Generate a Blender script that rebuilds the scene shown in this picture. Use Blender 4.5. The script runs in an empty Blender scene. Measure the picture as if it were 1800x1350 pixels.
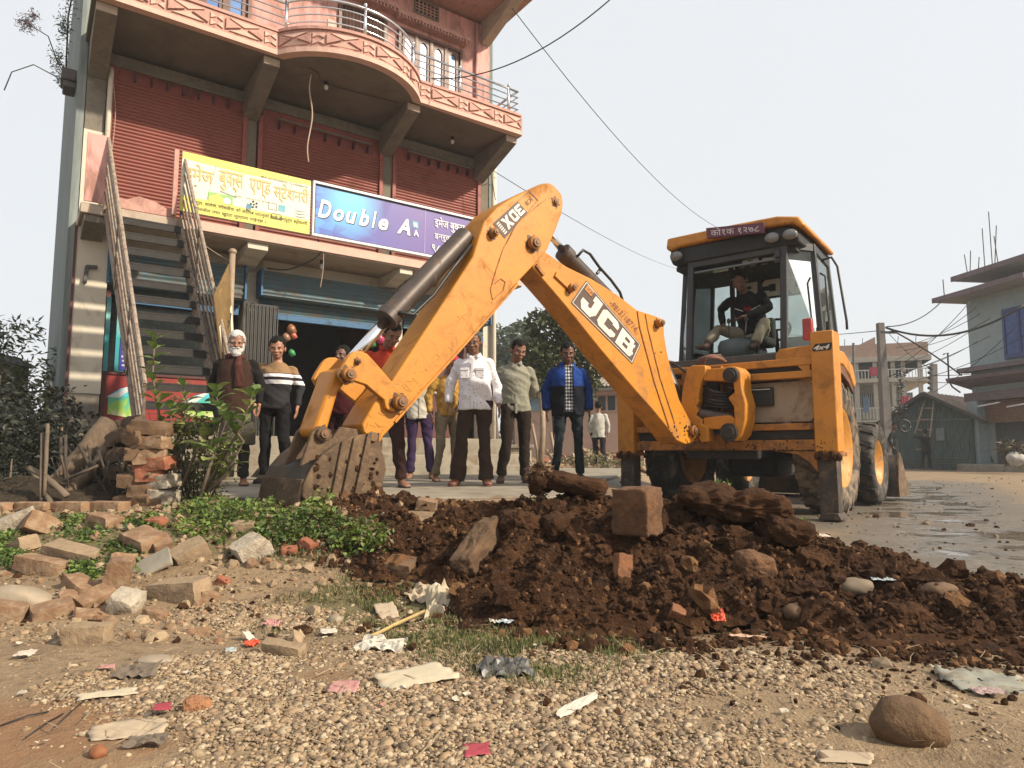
import bpy, bmesh, math, random
import numpy as np
from mathutils import Vector, Matrix, Euler, noise as mn
random.seed(7); RNG=np.random.default_rng(7)
SC=bpy.context.scene
# ---------------- camera, sky, sun, exposure ----------------
CAM_H=0.70; PITCH=math.atan(0.1)
cd=bpy.data.cameras.new('camera'); cam=bpy.data.objects.new('camera',cd); SC.collection.objects.link(cam)
cam.location=(0,0,CAM_H); cam.rotation_euler=(math.pi/2+PITCH,0,0)
cd.lens=24.0; cd.sensor_width=36.0; cd.clip_start=0.05; cd.clip_end=2000; SC.camera=cam
SUN=Vector((0.85,-0.36,0.64)).normalized()
W=bpy.data.worlds.new('World'); SC.world=W; W.use_nodes=True
nt=W.node_tree; nt.nodes.clear()
sky=nt.nodes.new('ShaderNodeTexSky'); sky.sky_type='NISHITA'; sky.sun_disc=False
sky.sun_elevation=math.asin(SUN.z); sky.sun_rotation=math.atan2(SUN.x,SUN.y)
sky.dust_density=6.0; sky.air_density=1.0; sky.ozone_density=1.0
mixn=nt.nodes.new('ShaderNodeMix'); mixn.data_type='RGBA'; mixn.inputs[0].default_value=0.74
mixn.inputs[7].default_value=(12.4,12.7,12.9,1)   # thin white haze cover over the whole sky
bgn=nt.nodes.new('ShaderNodeBackground'); bgn.inputs[1].default_value=0.064
wo=nt.nodes.new('ShaderNodeOutputWorld')
nt.links.new(sky.outputs[0],mixn.inputs[6]); nt.links.new(mixn.outputs[2],bgn.inputs[0]); nt.links.new(bgn.outputs[0],wo.inputs[0])
sl=bpy.data.lights.new('sun','SUN'); so=bpy.data.objects.new('sun',sl); SC.collection.objects.link(so)
sl.energy=5.0; sl.angle=math.radians(2.2); sl.color=(1.0,0.885,0.70)
so.rotation_euler=SUN.to_track_quat('Z','Y').to_euler(); so.location=(0,0,30)
SC.view_settings.view_transform='Standard'; SC.view_settings.look='None'
SC.view_settings.exposure=0.47; SC.view_settings.gamma=1.0; SC.view_settings.use_curve_mapping=False
# ---------------- measuring helpers: a pixel of the 1800x1350 photo to a point of the place ----------------
_c,_s=math.cos(PITCH),math.sin(PITCH)
def ray(px,py):
    a=(px-900)/1200.; b=(675-py)/1200.
    return Vector((a,_c-b*_s,_s+b*_c))
def at(px,py,Y):
    r=ray(px,py); t=Y/r.y; return Vector((r.x*t,Y,CAM_H+r.z*t))
def gnd(px,py,z=0.0):
    r=ray(px,py); t=(z-CAM_H)/r.z; return Vector((r.x*t,r.y*t,z))
def onpl(px,py,O,u):
    r=ray(px,py); n=(u[1],-u[0]); t=(n[0]*O[0]+n[1]*O[1])/(n[0]*r.x+n[1]*r.y)
    x,y=r.x*t,r.y*t
    return (x-O[0])*u[0]+(y-O[1])*u[1], CAM_H+r.z*t
# ---------------- noise ----------------
def _hash(ix,iy,seed):
    h=(ix.astype(np.int64)*374761393+iy.astype(np.int64)*668265263+seed*1442695041)&0x7fffffff
    h=((h^(h>>13))*1274126177)&0x7fffffff
    return ((h^(h>>16))&0xffff)/65535.0
def vnoise(x,y,seed=0):
    x=np.asarray(x,float);y=np.asarray(y,float)
    ix=np.floor(x);iy=np.floor(y);fx=x-ix;fy=y-iy
    fx=fx*fx*(3-2*fx);fy=fy*fy*(3-2*fy)
    a=_hash(ix,iy,seed);b=_hash(ix+1,iy,seed);c=_hash(ix,iy+1,seed);d=_hash(ix+1,iy+1,seed)
    return (a*(1-fx)+b*fx)*(1-fy)+(c*(1-fx)+d*fx)*fy
def fbm(x,y,seed=0,oct=4):
    s=0;a=1;t=0
    for i in range(oct):
        s=s+a*vnoise(np.asarray(x)*2**i,np.asarray(y)*2**i,seed+i*17);t+=a;a*=.5
    return s/t
def sst(t): t=np.clip(t,0,1); return t*t*(3-2*t)
# ---------------- materials ----------------
def srgb(r,g,b):
    f=lambda c:(c/255/12.92 if c<=10.31 else ((c/255+.055)/1.055)**2.4)
    return (f(r),f(g),f(b))
MATS={}
def new_mat(name):
    m=bpy.data.materials.new(name); m.use_nodes=True; n=m.node_tree.nodes; n.clear()
    o=n.new('ShaderNodeOutputMaterial'); p=n.new('ShaderNodeBsdfPrincipled'); m.node_tree.links.new(p.outputs[0],o.inputs[0])
    return m,m.node_tree,p
def mixc(t,a,b,fac=None,val=.5):
    x=t.nodes.new('ShaderNodeMix'); x.data_type='RGBA'
    for i,c in ((6,a),(7,b)):
        if isinstance(c,(tuple,list)): x.inputs[i].default_value=(c[0],c[1],c[2],1)
        else: t.links.new(c,x.inputs[i])
    if fac is not None: t.links.new(fac,x.inputs[0])
    else: x.inputs[0].default_value=val
    return x.outputs[2]
def nz(t,scale,detail=4,rough=.55,vec=None,dist=0):
    n=t.nodes.new('ShaderNodeTexNoise'); n.inputs['Scale'].default_value=scale; n.inputs['Detail'].default_value=detail
    n.inputs['Roughness'].default_value=rough; n.inputs['Distortion'].default_value=dist
    if vec is not None: t.links.new(vec,n.inputs['Vector'])
    return n.outputs[0]
def ramp(t,fac,a,b):
    r=t.nodes.new('ShaderNodeMapRange'); r.inputs[1].default_value=a; r.inputs[2].default_value=b; r.clamp=True
    t.links.new(fac,r.inputs[0]); return r.outputs[0]
def mth(t,op,a,b=None):
    m=t.nodes.new('ShaderNodeMath'); m.operation=op
    for i,c in ((0,a),(1,b)):
        if c is None: continue
        if isinstance(c,(int,float)): m.inputs[i].default_value=c
        else: t.links.new(c,m.inputs[i])
    return m.outputs[0]
def bump(t,p,h,strength=.3,dist=.01):
    b=t.nodes.new('ShaderNodeBump'); b.inputs['Strength'].default_value=strength; b.inputs['Distance'].default_value=dist
    t.links.new(h,b.inputs['Height']); t.links.new(b.outputs[0],p.inputs['Normal'])
def coords(t,kind='Object',scale=None):
    c=t.nodes.new('ShaderNodeTexCoord').outputs[kind]
    if scale is not None:
        mp=t.nodes.new('ShaderNodeMapping'); mp.inputs['Scale'].default_value=scale; t.links.new(c,mp.inputs[0]); c=mp.outputs[0]
    return c
def M(name,col,rough=.7,metal=0,var=.18,scale=6,bmp=0,bscale=60,dirt=None,rnd=0,spec=None,stretch=None,chips=None):
    """procedural surface: base colour mottled by noise, optional dirt=(colour,amount 0..1,scale), fine relief"""
    if name in MATS: return MATS[name]
    if not metal>.9: col=tuple(q*.78 for q in col); dirt=(tuple(q*.78 for q in dirt[0]),)+tuple(dirt[1:]) if dirt else None
    m,t,p=new_mat(name); vec=coords(t,'Object',stretch)
    f=ramp(t,nz(t,scale,5,.6,vec),.3,.7)
    lo=tuple(c*(1-var) for c in col); hi=tuple(min(c*(1+var),.95) for c in col)
    c=mixc(t,lo,hi,f)
    if rnd:
        oi=t.nodes.new('ShaderNodeObjectInfo'); h=t.nodes.new('ShaderNodeHueSaturation')
        t.links.new(c,h.inputs['Color']); t.links.new(ramp(t,oi.outputs['Random'],-.001,1.001),h.inputs['Value'])
        mr=h.inputs['Value'].links[0].from_node; mr.inputs[3].default_value=1-rnd; mr.inputs[4].default_value=1+rnd
        c=h.outputs[0]
    if dirt:
        dc,am,ds=dirt
        d=ramp(t,nz(t,ds,8,.7,vec,.6),.72-am*.5,.80-am*.32)
        c=mixc(t,c,dc,d)
        r=mixc(t,(rough,)*3,(.9,)*3,d); t.links.new(r,p.inputs['Roughness'])
    else:
        rr=ramp(t,nz(t,scale*2.3,3,.5,vec),.2,.8); rr.node.inputs[3].default_value=max(rough-.08,.02); rr.node.inputs[4].default_value=min(rough+.08,1)
        t.links.new(rr,p.inputs['Roughness'])
    if chips:
        k=mth(t,'MULTIPLY',ramp(t,nz(t,chips[1],6,.75,vec,.3),.62,.66),ramp(t,nz(t,chips[1]*.12,3,.5,vec),.45,.6))
        c=mixc(t,c,chips[0],k)
        c=mixc(t,c,tuple(q*.72 for q in col),mth(t,'MULTIPLY',ramp(t,nz(t,chips[1]*.25,8,.8,vec,1.5),.5,.62),.55))
    t.links.new(c,p.inputs['Base Color']); p.inputs['Metallic'].default_value=metal
    if spec is not None: p.inputs['Specular IOR Level'].default_value=spec
    if bmp: bump(t,p,nz(t,bscale,4,.6,vec),bmp,.01)
    MATS[name]=m; return m
# ---------------- mesh builder ----------------
class MB:
    def __init__(s): s.v=[];s.f=[];s.mi=[]
    def add(s,vs,fs,mi=0,T=None):
        b=len(s.v)
        if T is not None: vs=[T@Vector(v) for v in vs]
        s.v.extend([tuple(v) for v in vs]); s.f.extend([tuple(b+i for i in f) for f in fs]); s.mi.extend([mi]*len(fs)); return s
    def box(s,x0,x1,y0,y1,z0,z1,mi=0,T=None):
        vs=[(x,y,z) for z in (z0,z1) for y in (y0,y1) for x in (x0,x1)]
        return s.add(vs,[(0,2,3,1),(4,5,7,6),(0,1,5,4),(2,6,7,3),(0,4,6,2),(1,3,7,5)],mi,T)
    def bar(s,a,b,w,h,mi=0,up=(0,0,1)):
        """rectangular bar from a to b: w across, h along up"""
        a=Vector(a);b=Vector(b);d=(b-a).normalized();u=Vector(up);x=d.cross(u)
        if x.length<1e-4: x=d.cross(Vector((1,0,0)))
        x.normalize();u=x.cross(d).normalized()
        vs=[p+x*(i*w/2)+u*(j*h/2) for p in (a,b) for j in (-1,1) for i in (-1,1)]
        return s.add(vs,[(0,1,3,2),(4,6,7,5),(0,4,5,1),(2,3,7,6),(0,2,6,4),(1,5,7,3)],mi)
    def prism(s,poly,fn0,fn1,mi=0):
        """poly of 2-D points, fn0/fn1 map each to the two faces"""
        n=len(poly);vs=[fn0(*p) for p in poly]+[fn1(*p) for p in poly]
        fs=[tuple(range(n-1,-1,-1)),tuple(range(n,2*n))]+[(i,(i+1)%n,n+(i+1)%n,n+i) for i in range(n)]
        return s.add(vs,fs,mi)
    def tube(s,pts,r,seg=8,mi=0,cap=True,ref=None):
        """r: number, list of numbers, or list of (ra,rb); ref fixes the direction of ra"""
        pts=[Vector(p) for p in pts];n=len(pts)
        if not isinstance(r,(list,tuple)): r=[r]*n
        vs=[];px=None
        for i,p in enumerate(pts):
            d=(pts[min(i+1,n-1)]-pts[max(i-1,0)])
            d=d.normalized() if d.length>1e-9 else Vector((0,0,1))
            if ref is not None: x=Vector(ref)-d*d.dot(Vector(ref))
            elif px is None: x=d.orthogonal()
            else: x=px-d*d.dot(px)
            if x.length<1e-5: x=d.orthogonal()
            x.normalize();px=x;y=d.cross(x)
            ra,rb=(r[i] if isinstance(r[i],(list,tuple)) else (r[i],r[i]))
            for k in range(seg):
                a=2*math.pi*k/seg; vs.append(p+x*(ra*math.cos(a))+y*(rb*math.sin(a)))
        fs=[(i*seg+k,i*seg+(k+1)%seg,(i+1)*seg+(k+1)%seg,(i+1)*seg+k) for i in range(n-1) for k in range(seg)]
        if cap: fs+= [tuple(range(seg-1,-1,-1)),tuple((n-1)*seg+k for k in range(seg))]
        return s.add(vs,fs,mi)
    def cyl(s,a,b,r,seg=16,mi=0): return s.tube([a,b],r,seg,mi)
    def lathe(s,prof,T,seg=32,mi=0,closed=False):
        """prof (r,h) turned about local z of T"""
        n=len(prof);vs=[]
        for r,h in prof:
            for k in range(seg):
                a=2*math.pi*k/seg;vs.append((r*math.cos(a),r*math.sin(a),h))
        m=n if closed else n-1
        fs=[(i*seg+k,i*seg+(k+1)%seg,((i+1)%n)*seg+(k+1)%seg,((i+1)%n)*seg+k) for i in range(m) for k in range(seg)]
        return s.add(vs,fs,mi,T)
    def ell(s,c,r,R=None,seg=12,rings=8,mi=0):
        vs=[];fs=[];c=Vector(c)
        for i in range(rings+1):
            t=math.pi*i/rings
            for k in range(seg):
                a=2*math.pi*k/seg;v=Vector((r[0]*math.sin(t)*math.cos(a),r[1]*math.sin(t)*math.sin(a),r[2]*math.cos(t)))
                vs.append(c+(R@v if R is not None else v))
        for i in range(rings):
            for k in range(seg):
                fs.append((i*seg+k,(i+1)*seg+k,(i+1)*seg+(k+1)%seg,i*seg+(k+1)%seg))
        return s.add(vs,fs,mi)
    def mesh(s,name,mats,smooth=False):
        me=bpy.data.meshes.new(name); me.from_pydata(s.v,[],s.f)
        for m in (mats if isinstance(mats,(list,tuple)) else [mats]): me.materials.append(m)
        if any(s.mi): me.polygons.foreach_set('material_index',s.mi)
        if smooth: me.polygons.foreach_set('use_smooth',[True]*len(me.polygons))
        me.update(); return me
    def build(s,name,mats,parent=None,smooth=False,bevel=0,seg=2,world=False,label=None,weld=False):
        me=s.mesh(name,mats,smooth)
        if weld:
            bm=bmesh.new();bm.from_mesh(me);bmesh.ops.remove_doubles(bm,verts=bm.verts,dist=1e-4)
            bmesh.ops.recalc_face_normals(bm,faces=bm.faces);bm.to_mesh(me);bm.free()
        else:
            bm=bmesh.new();bm.from_mesh(me);bmesh.ops.recalc_face_normals(bm,faces=bm.faces);bm.to_mesh(me);bm.free()
        return link(name,me,parent,world,bevel,seg,label)
def smooth_by_angle(me,ang=40):
    me.polygons.foreach_set('use_smooth',[True]*len(me.polygons))
    try: me.set_sharp_from_angle(angle=math.radians(ang))
    except Exception: pass
def link(name,me,parent=None,world=False,bevel=0,seg=2,label=None):
    o=bpy.data.objects.new(name,me); SC.collection.objects.link(o)
    if parent is not None:
        o.parent=parent
        if world:
            if parent.get('_w') is None: o.matrix_parent_inverse=WM[root_of(parent)].inverted()
            o['_w']=1
    if bevel:
        b=o.modifiers.new('bevel','BEVEL'); b.width=bevel; b.segments=seg; b.limit_method='ANGLE'; b.angle_limit=math.radians(35)
        b.harden_normals=False
        smooth_by_angle(me,35)
    if label: o['label']=label
    return o
WM={}
def root_of(o):
    while o.parent is not None: o=o.parent
    return o.name
def thing(name,label,cat,loc=(0,0,0),rz=0,group=None,rot=None,scale=1):
    o=bpy.data.objects.new(name,None); SC.collection.objects.link(o); o.empty_display_size=.2
    o.location=loc; o.rotation_euler=rot if rot is not None else (0,0,rz); o.scale=(scale,)*3
    o['label']=label; o['category']=cat
    if group: o['group']=group
    WM[o.name]=Matrix.LocRotScale(Vector(loc),Euler(o.rotation_euler),Vector((scale,)*3)); return o
def tag(o,label,cat,group=None,kind=None):
    if label: o['label']=label
    if cat: o['category']=cat
    if group: o['group']=group
    if kind: o['kind']=kind
    return o
def np_mesh(name,V,F,mats,smooth=False,mi=None):
    """V (n,3) array, F (m,3|4) array"""
    V=np.asarray(V,np.float32);F=np.asarray(F,np.int32);me=bpy.data.meshes.new(name);k=F.shape[1]
    me.vertices.add(len(V));me.vertices.foreach_set('co',V.ravel())
    me.loops.add(F.size);me.loops.foreach_set('vertex_index',F.ravel())
    me.polygons.add(len(F));me.polygons.foreach_set('loop_start',np.arange(0,F.size,k,dtype=np.int32))
    for m in (mats if isinstance(mats,(list,tuple)) else [mats]): me.materials.append(m)
    if mi is not None: me.polygons.foreach_set('material_index',np.asarray(mi,np.int32))
    me.polygons.foreach_set('use_smooth',np.full(len(F),bool(smooth)))
    me.update(calc_edges=True); return me
def grid_mesh(name,xs,ys,zf,mats,smooth=True):
    X,Y=np.meshgrid(xs,ys);Z=zf(X,Y);V=np.stack([X.ravel(),Y.ravel(),Z.ravel()],1)
    nx,ny=len(xs),len(ys);i,j=np.meshgrid(np.arange(nx-1),np.arange(ny-1));a=(j*nx+i).ravel()
    return np_mesh(name,V,np.stack([a,a+1,a+nx+1,a+nx],1),mats,smooth)
def rotmats(n,tilt=math.pi):
    a=RNG.uniform(0,2*math.pi,n);b=RNG.uniform(-tilt,tilt,n);c=RNG.uniform(-tilt,tilt,n)
    ca,sa,cb,sb,cc,sc=np.cos(a),np.sin(a),np.cos(b),np.sin(b),np.cos(c),np.sin(c)
    o=np.zeros(n);e=np.ones(n)
    Rz=np.stack([ca,-sa,o,sa,ca,o,o,o,e],1).reshape(n,3,3);Rx=np.stack([e,o,o,o,cb,-sb,o,sb,cb],1).reshape(n,3,3)
    Ry=np.stack([cc,o,sc,o,e,o,-sc,o,cc],1).reshape(n,3,3)
    return Rz@Rx@Ry
def scatter(name,bases,P,S,mats,tilt=math.pi,smooth=True,R=None,mi=None):
    """bases: list of (V,F) tris; P (n,3); S (n,) or (n,3). One joined mesh."""
    P=np.asarray(P,float);n=len(P);S=np.asarray(S,float)
    if S.ndim==1: S=np.repeat(S[:,None],3,1)
    if R is None: R=rotmats(n,tilt)
    k=RNG.integers(0,len(bases),n);Vs=[];Fs=[];Ms=[];b=0
    for q,(V,F) in enumerate(bases):
        idx=np.where(k==q)[0]
        if not len(idx): continue
        vv=np.einsum('nij,nvj->nvi',R[idx],V[None]*S[idx][:,None,:])+P[idx][:,None,:]
        Vs.append(vv.reshape(-1,3));ff=F[None]+(np.arange(len(idx))*len(V))[:,None,None]+b
        Fs.append(ff.reshape(-1,F.shape[1]));b+=len(idx)*len(V)
        if mi is not None: Ms.append(np.repeat(mi[idx],len(F)))
    return np_mesh(name,np.concatenate(Vs),np.concatenate(Fs),mats,smooth,np.concatenate(Ms) if mi is not None else None)
def ico(sub,seed=0,amp=.25,flat=(1,1,1),freq=1.2):
    bm=bmesh.new();bmesh.ops.create_icosphere(bm,subdivisions=sub,radius=1)
    V=np.array([v.co[:] for v in bm.verts]);F=np.array([[v.index for v in f.verts] for f in bm.faces]);bm.free()
    off=Vector((seed*7.3,seed*3.1,seed*1.7))
    d=np.array([mn.noise(Vector(v)*freq+off)+.5*mn.noise(Vector(v)*freq*2.4+off) for v in V])
    return V*(1+amp*d)[:,None]*np.array(flat),F
PEB=[ico(1,i,.42,(1,RNG.uniform(.55,.9),RNG.uniform(.30,.5)),1.5) for i in range(14)]
CLOD=[ico(2,i+20,.75,(1,.85,.75),1.6) for i in range(6)]
CLOD1=[ico(1,i+30,.7,(1,.85,.75),1.6) for i in range(6)]
# ---------------- lettering ----------------
def text2d(s,bold=0,shear=0,font=None):
    """outline of a string as flat triangles, height of capitals about .7"""
    cu=bpy.data.curves.new('t','FONT');cu.body=s;cu.resolution_u=3;cu.offset=bold;cu.shear=shear;cu.fill_mode='FRONT' if hasattr(cu,'fill_mode') else cu.fill_mode
    o=bpy.data.objects.new('t',cu);SC.collection.objects.link(o)
    dg=bpy.context.evaluated_depsgraph_get();me=bpy.data.meshes.new_from_object(o.evaluated_get(dg))
    V=[tuple(v.co[:2]) for v in me.vertices];F=[tuple(p.vertices) for p in me.polygons]
    bpy.data.objects.remove(o);bpy.data.curves.remove(cu);bpy.data.meshes.remove(me);return V,F
def lay_text(mb,s,quad,z=0,bold=0,shear=0,mi=0,fn=None,keep=False):
    """fit text into box (x0,y0,x1,y1) of a surface given by fn(x,y)->3-D"""
    V,F=text2d(s,bold,shear)
    if not V: return
    xs=[v[0] for v in V];ys=[v[1] for v in V];x0,y0,x1,y1=quad
    a,b,c,d=min(xs),max(xs),min(ys),max(ys)
    mb.add([fn(x0+(v[0]-a)/(b-a)*(x1-x0),y0+(v[1]-c)/(d-c)*(y1-y0)) for v in V],F,mi)
# ---------------- ground ----------------
def terr(x,y):
    x=np.asarray(x,float);y=np.asarray(y,float)
    xl=.25+.9*sst((y-4)/2)+.2*np.clip(y-8,0,14)
    rise=.33*sst((y-2.9)/1.45)*sst((xl+1.25-x)/1.5)
    rise=np.where(y>22,rise*sst((40-y)/18),rise)
    und=.05*(fbm(x*.8,y*.8,3,3)-.5)*np.clip(y/6,0,1)+.016*(fbm(x*5,y*5,5,3)-.5)
    under=sst((x+4.9)/.6)*sst((y-5.3)/.5)*sst((15.6-y)/.5)*sst((xl-.1-x)/.5)     # kept low under the concrete apron
    left=.12*sst((-3.2-x)/2)*sst((y-3)/2)*(fbm(x,y,9,3))
    return rise+und-.12*under+left
def tz(x,y): return float(terr(np.array([x]),np.array([y]))[0])
CREST=[(-1.15,4.75,.38,.55,.4),(-.7,4.5,.385,.8,.45),(-.1,4.05,.37,.9,.5),(.35,3.85,.41,1.05,.6),(.85,3.8,.40,1.12,.6),(1.25,3.85,.34,1.15,.6),(1.6,3.55,.19,1.0,.5),(1.9,3.0,.08,.7,.35),(2.4,2.6,.045,.45,.3)]
def heap_only(x,y):
    x=np.asarray(x,float);y=np.asarray(y,float);best=np.zeros_like(x);TB=terr(x,y)
    wob=1+.35*(fbm(x*2.3,y*2.3,31,3)-.5)*2
    for (a,b) in zip(CREST[:-1],CREST[1:]):
        dx,dy=b[0]-a[0],b[1]-a[1];L2=dx*dx+dy*dy
        t=np.clip(((x-a[0])*dx+(y-a[1])*dy)/L2,0,1)
        cx,cy=a[0]+t*dx,a[1]+t*dy;h=a[2]+t*(b[2]-a[2])
        w=np.where(y<cy,a[3]+t*(b[3]-a[3]),a[4]+t*(b[4]-a[4]))*wob
        d=np.hypot(x-cx,y-cy)/w
        z=np.maximum(h-TB,.045)*np.clip(1-d,0,1)**.85
        best=np.maximum(best,z)
    pit=.20*np.exp(-(((x+.62)/.26)**2+((y-4.25)/.2)**2))+.06*np.exp(-(((x+.25)/.15)**2+((y-3.4)/.13)**2))+.08*np.exp(-(((x-.55)/.28)**2+((y-3.22)/.1)**2))
    ed=sst(best/.06)
    lump=(np.abs(fbm(x*6,y*6,41,3)-.5)*-.34+.05)+.035*(fbm(x*17,y*17,43,3)-.5)
    return best+ed*(lump-pit),best
GX0,GY0,GS=-6.0,1.0,.02
def mkgrid():
    X,Y=np.meshgrid(np.arange(GX0,4.5,GS),np.arange(GY0,8.0,GS));h,b=heap_only(X,Y);return terr(X,Y)+np.where(b>0,h,0)
HG=mkgrid()
def heapz(x,y):
    i=int((x-GX0)/GS);j=int((y-GY0)/GS)
    if 0<=i<HG.shape[1] and 0<=j<HG.shape[0]: return float(HG[j,i])
    return 0.0 if x>1.5 else .3
def pxg(px,py,dz=0.0):
    """photo pixel to the point where its ray meets the modelled ground"""
    r=ray(px,py);t=1.0
    for i in range(900):
        p=Vector((r.x*t,r.y*t,CAM_H+r.z*t))
        if p.z<=heapz(p.x,p.y)+dz: return p
        t+=.008+.002*t
    return p
def axis(lo,hi,step,far_lo,far_hi,k=1.17):
    c=list(np.arange(lo,hi+step/2,step));s=step
    while c[-1]<far_hi: s*=k;c.append(c[-1]+s)
    s=step;pre=[]
    v=lo
    while v>far_lo: s*=k;v-=s;pre.append(v)
    return np.array(pre[::-1]+c)
# masks painted as attributes: r red brick dust, g green, b wet/dark, a gravel
gm,t,p=new_mat('ground_dirt')
at_=t.nodes.new('ShaderNodeVertexColor');at_.layer_name='mask';sp=t.nodes.new('ShaderNodeSeparateColor');t.links.new(at_.outputs[0],sp.inputs[0])
vec=coords(t,'Object')
n1=nz(t,2.2,8,.65,vec);n2=nz(t,22,6,.7,vec);n3=nz(t,130,3,.6,vec)
c=mixc(t,(0.176,0.116,0.062),(0.288,0.200,0.116),ramp(t,n1,.3,.7))
c=mixc(t,c,(0.088,0.054,0.030),ramp(t,n2,.52,.72))
c=mixc(t,c,(0.304,0.240,0.160),ramp(t,nz(t,48,5,.7,vec),.60,.68))
def edge(ch,ns,lo=.35,hi=.6):
    return ramp(t,mth(t,'ADD',ch,mth(t,'MULTIPLY',mth(t,'SUBTRACT',nz(t,ns,6,.7,vec),.5),.9)),lo,hi)
red=edge(sp.outputs[0],5);c=mixc(t,c,mixc(t,(0.176,0.084,0.038),(0.264,0.152,0.076),n2),red)
grn=edge(sp.outputs[1],7);c=mixc(t,c,mixc(t,(0.060,0.060,0.018),(0.128,0.112,0.040),n2),mth(t,'MULTIPLY',grn,.75))
wet=mth(t,'MULTIPLY',edge(sp.outputs[2],2.4,.48,.78),.88)
wc=mixc(t,(0.076,0.064,0.050),(0.152,0.130,0.102),n1)
c=mixc(t,c,wc,wet);t.links.new(c,p.inputs['Base Color'])
pud=ramp(t,mth(t,'ADD',sp.outputs[2],mth(t,'MULTIPLY',mth(t,'SUBTRACT',nz(t,1.6,4,.6,vec),.5),1.0)),.93,1.04)
rg=t.nodes.new('ShaderNodeMix');rg.inputs[2].default_value=.9;rg.inputs[3].default_value=.55;t.links.new(wet,rg.inputs[0])
rg2=t.nodes.new('ShaderNodeMix');rg2.inputs[3].default_value=.10;t.links.new(rg.outputs[0],rg2.inputs[2]);t.links.new(pud,rg2.inputs[0])
t.links.new(rg2.outputs[0],p.inputs['Roughness'])
hh=mth(t,'ADD',mth(t,'MULTIPLY',n2,1.0),mth(t,'MULTIPLY',n3,.35));hh=mth(t,'MULTIPLY',hh,mth(t,'SUBTRACT',1.0,pud))
bump(t,p,hh,.9,.02)
xs=axis(-3.6,3.4,.028,-600,600);ys=axis(1.0,7.0,.028,-60,900)
def gz(X,Y):
    return terr(X,Y)
me=grid_mesh('ground',xs,ys,gz,gm);g=link('ground',me);tag(g,'bare dirt ground with gravel, brick dust and wet patches',None,kind='structure')
def masks(x,y):
    red=np.clip(1.15-np.hypot((x+1.3)/.62,(y-1.75)/.42),0,1)*.95+.45*np.exp(-(((x+.62)/.2)**2+((y-2.2)/.2)**2))
    grass=np.clip(1.2-np.hypot((x+.55)/.55,(y-3.05)/.5),0,1)+np.clip(1.15-np.hypot((x-.05)/.55,(y-2.55)/.28),0,1)+np.clip(1.1-np.hypot((x-.1)/.3,(y-2.25)/.2),0,1)*.6+sst((-.5-x)/.5)*sst((y-3.4)/.4)*.7
    along=(y-(7.2-1.55*(x-3.0)))/1.8      # wet wheel tracks on the right hand road
    d=np.abs(x-(2.5+(y-3.2)*.5))/(.7+.16*y)
    wet=np.clip(1.3-d,0,1)*sst((y-2.2)/1.2)*sst((x-.9)/.8)*sst((22-y)/8)
    mach=sst((x-.9)/.5)*sst((y-5.5)/1.0)*sst((13-y)/3)*sst((6.2-x)/1)*.75
    return np.clip(red,0,1),np.clip(grass,0,1),np.clip(np.maximum(wet,mach),0,1)
co=np.empty(len(me.vertices)*3,np.float32);me.vertices.foreach_get('co',co);co=co.reshape(-1,3)
r_,g_,b_=masks(co[:,0],co[:,1])
ca=me.color_attributes.new('mask','FLOAT_COLOR','POINT');ca.data.foreach_set('color',np.stack([r_,g_,b_,np.ones_like(r_)],1).astype(np.float32).ravel())
# ---------------- heap of dug earth ----------------
sm,t,p=new_mat('dug_soil');vec=coords(t,'Object')
n1=nz(t,3,6,.6,vec);n2=nz(t,35,6,.7,vec)
c=mixc(t,(0.036,0.0145,0.0059),(0.083,0.0365,0.0145),ramp(t,n1,.35,.7));c=mixc(t,c,(0.170,0.0850,0.0382),ramp(t,n2,.54,.72));c=mixc(t,c,(0.025,0.0119,0.0068),ramp(t,nz(t,9,5,.6,vec),.55,.7))
t.links.new(c,p.inputs['Base Color']);p.inputs['Roughness'].default_value=.95;p.inputs['Specular IOR Level'].default_value=.2
bump(t,p,mth(t,'ADD',n2,mth(t,'MULTIPLY',nz(t,120,3,.6,vec),.4)),1.0,.03);SOIL=sm
X=np.arange(-2.1,3.2,.014);Y=np.arange(1.9,5.6,.014)
def hz(X,Y):
    h,b=heap_only(X,Y);return terr(X,Y)+np.where(b>0.004,h,-.04)
me=grid_mesh('soil_heap',X,Y,hz,sm)
bm=bmesh.new();bm.from_mesh(me)
dl=[f for f in bm.faces if all(terr(np.array([v.co.x]),np.array([v.co.y]))[0]-v.co.z>.03 for v in f.verts)] if False else []
Vc=np.array([v.co[:] for v in bm.verts]);under=(terr(Vc[:,0],Vc[:,1])-Vc[:,2])>.035
dv=[v for v,u in zip(bm.verts,under) if u];bmesh.ops.delete(bm,geom=dv,context='VERTS');bm.to_mesh(me);bm.free()
tag(link('soil_heap',me),'long heap of freshly dug dark brown earth in front of the digger','soil heap',kind='stuff')
DRY=M('drier_clod',(.17,.085,.038),.95,var=.35,scale=20,bmp=.8,bscale=90,spec=.2)
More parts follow.
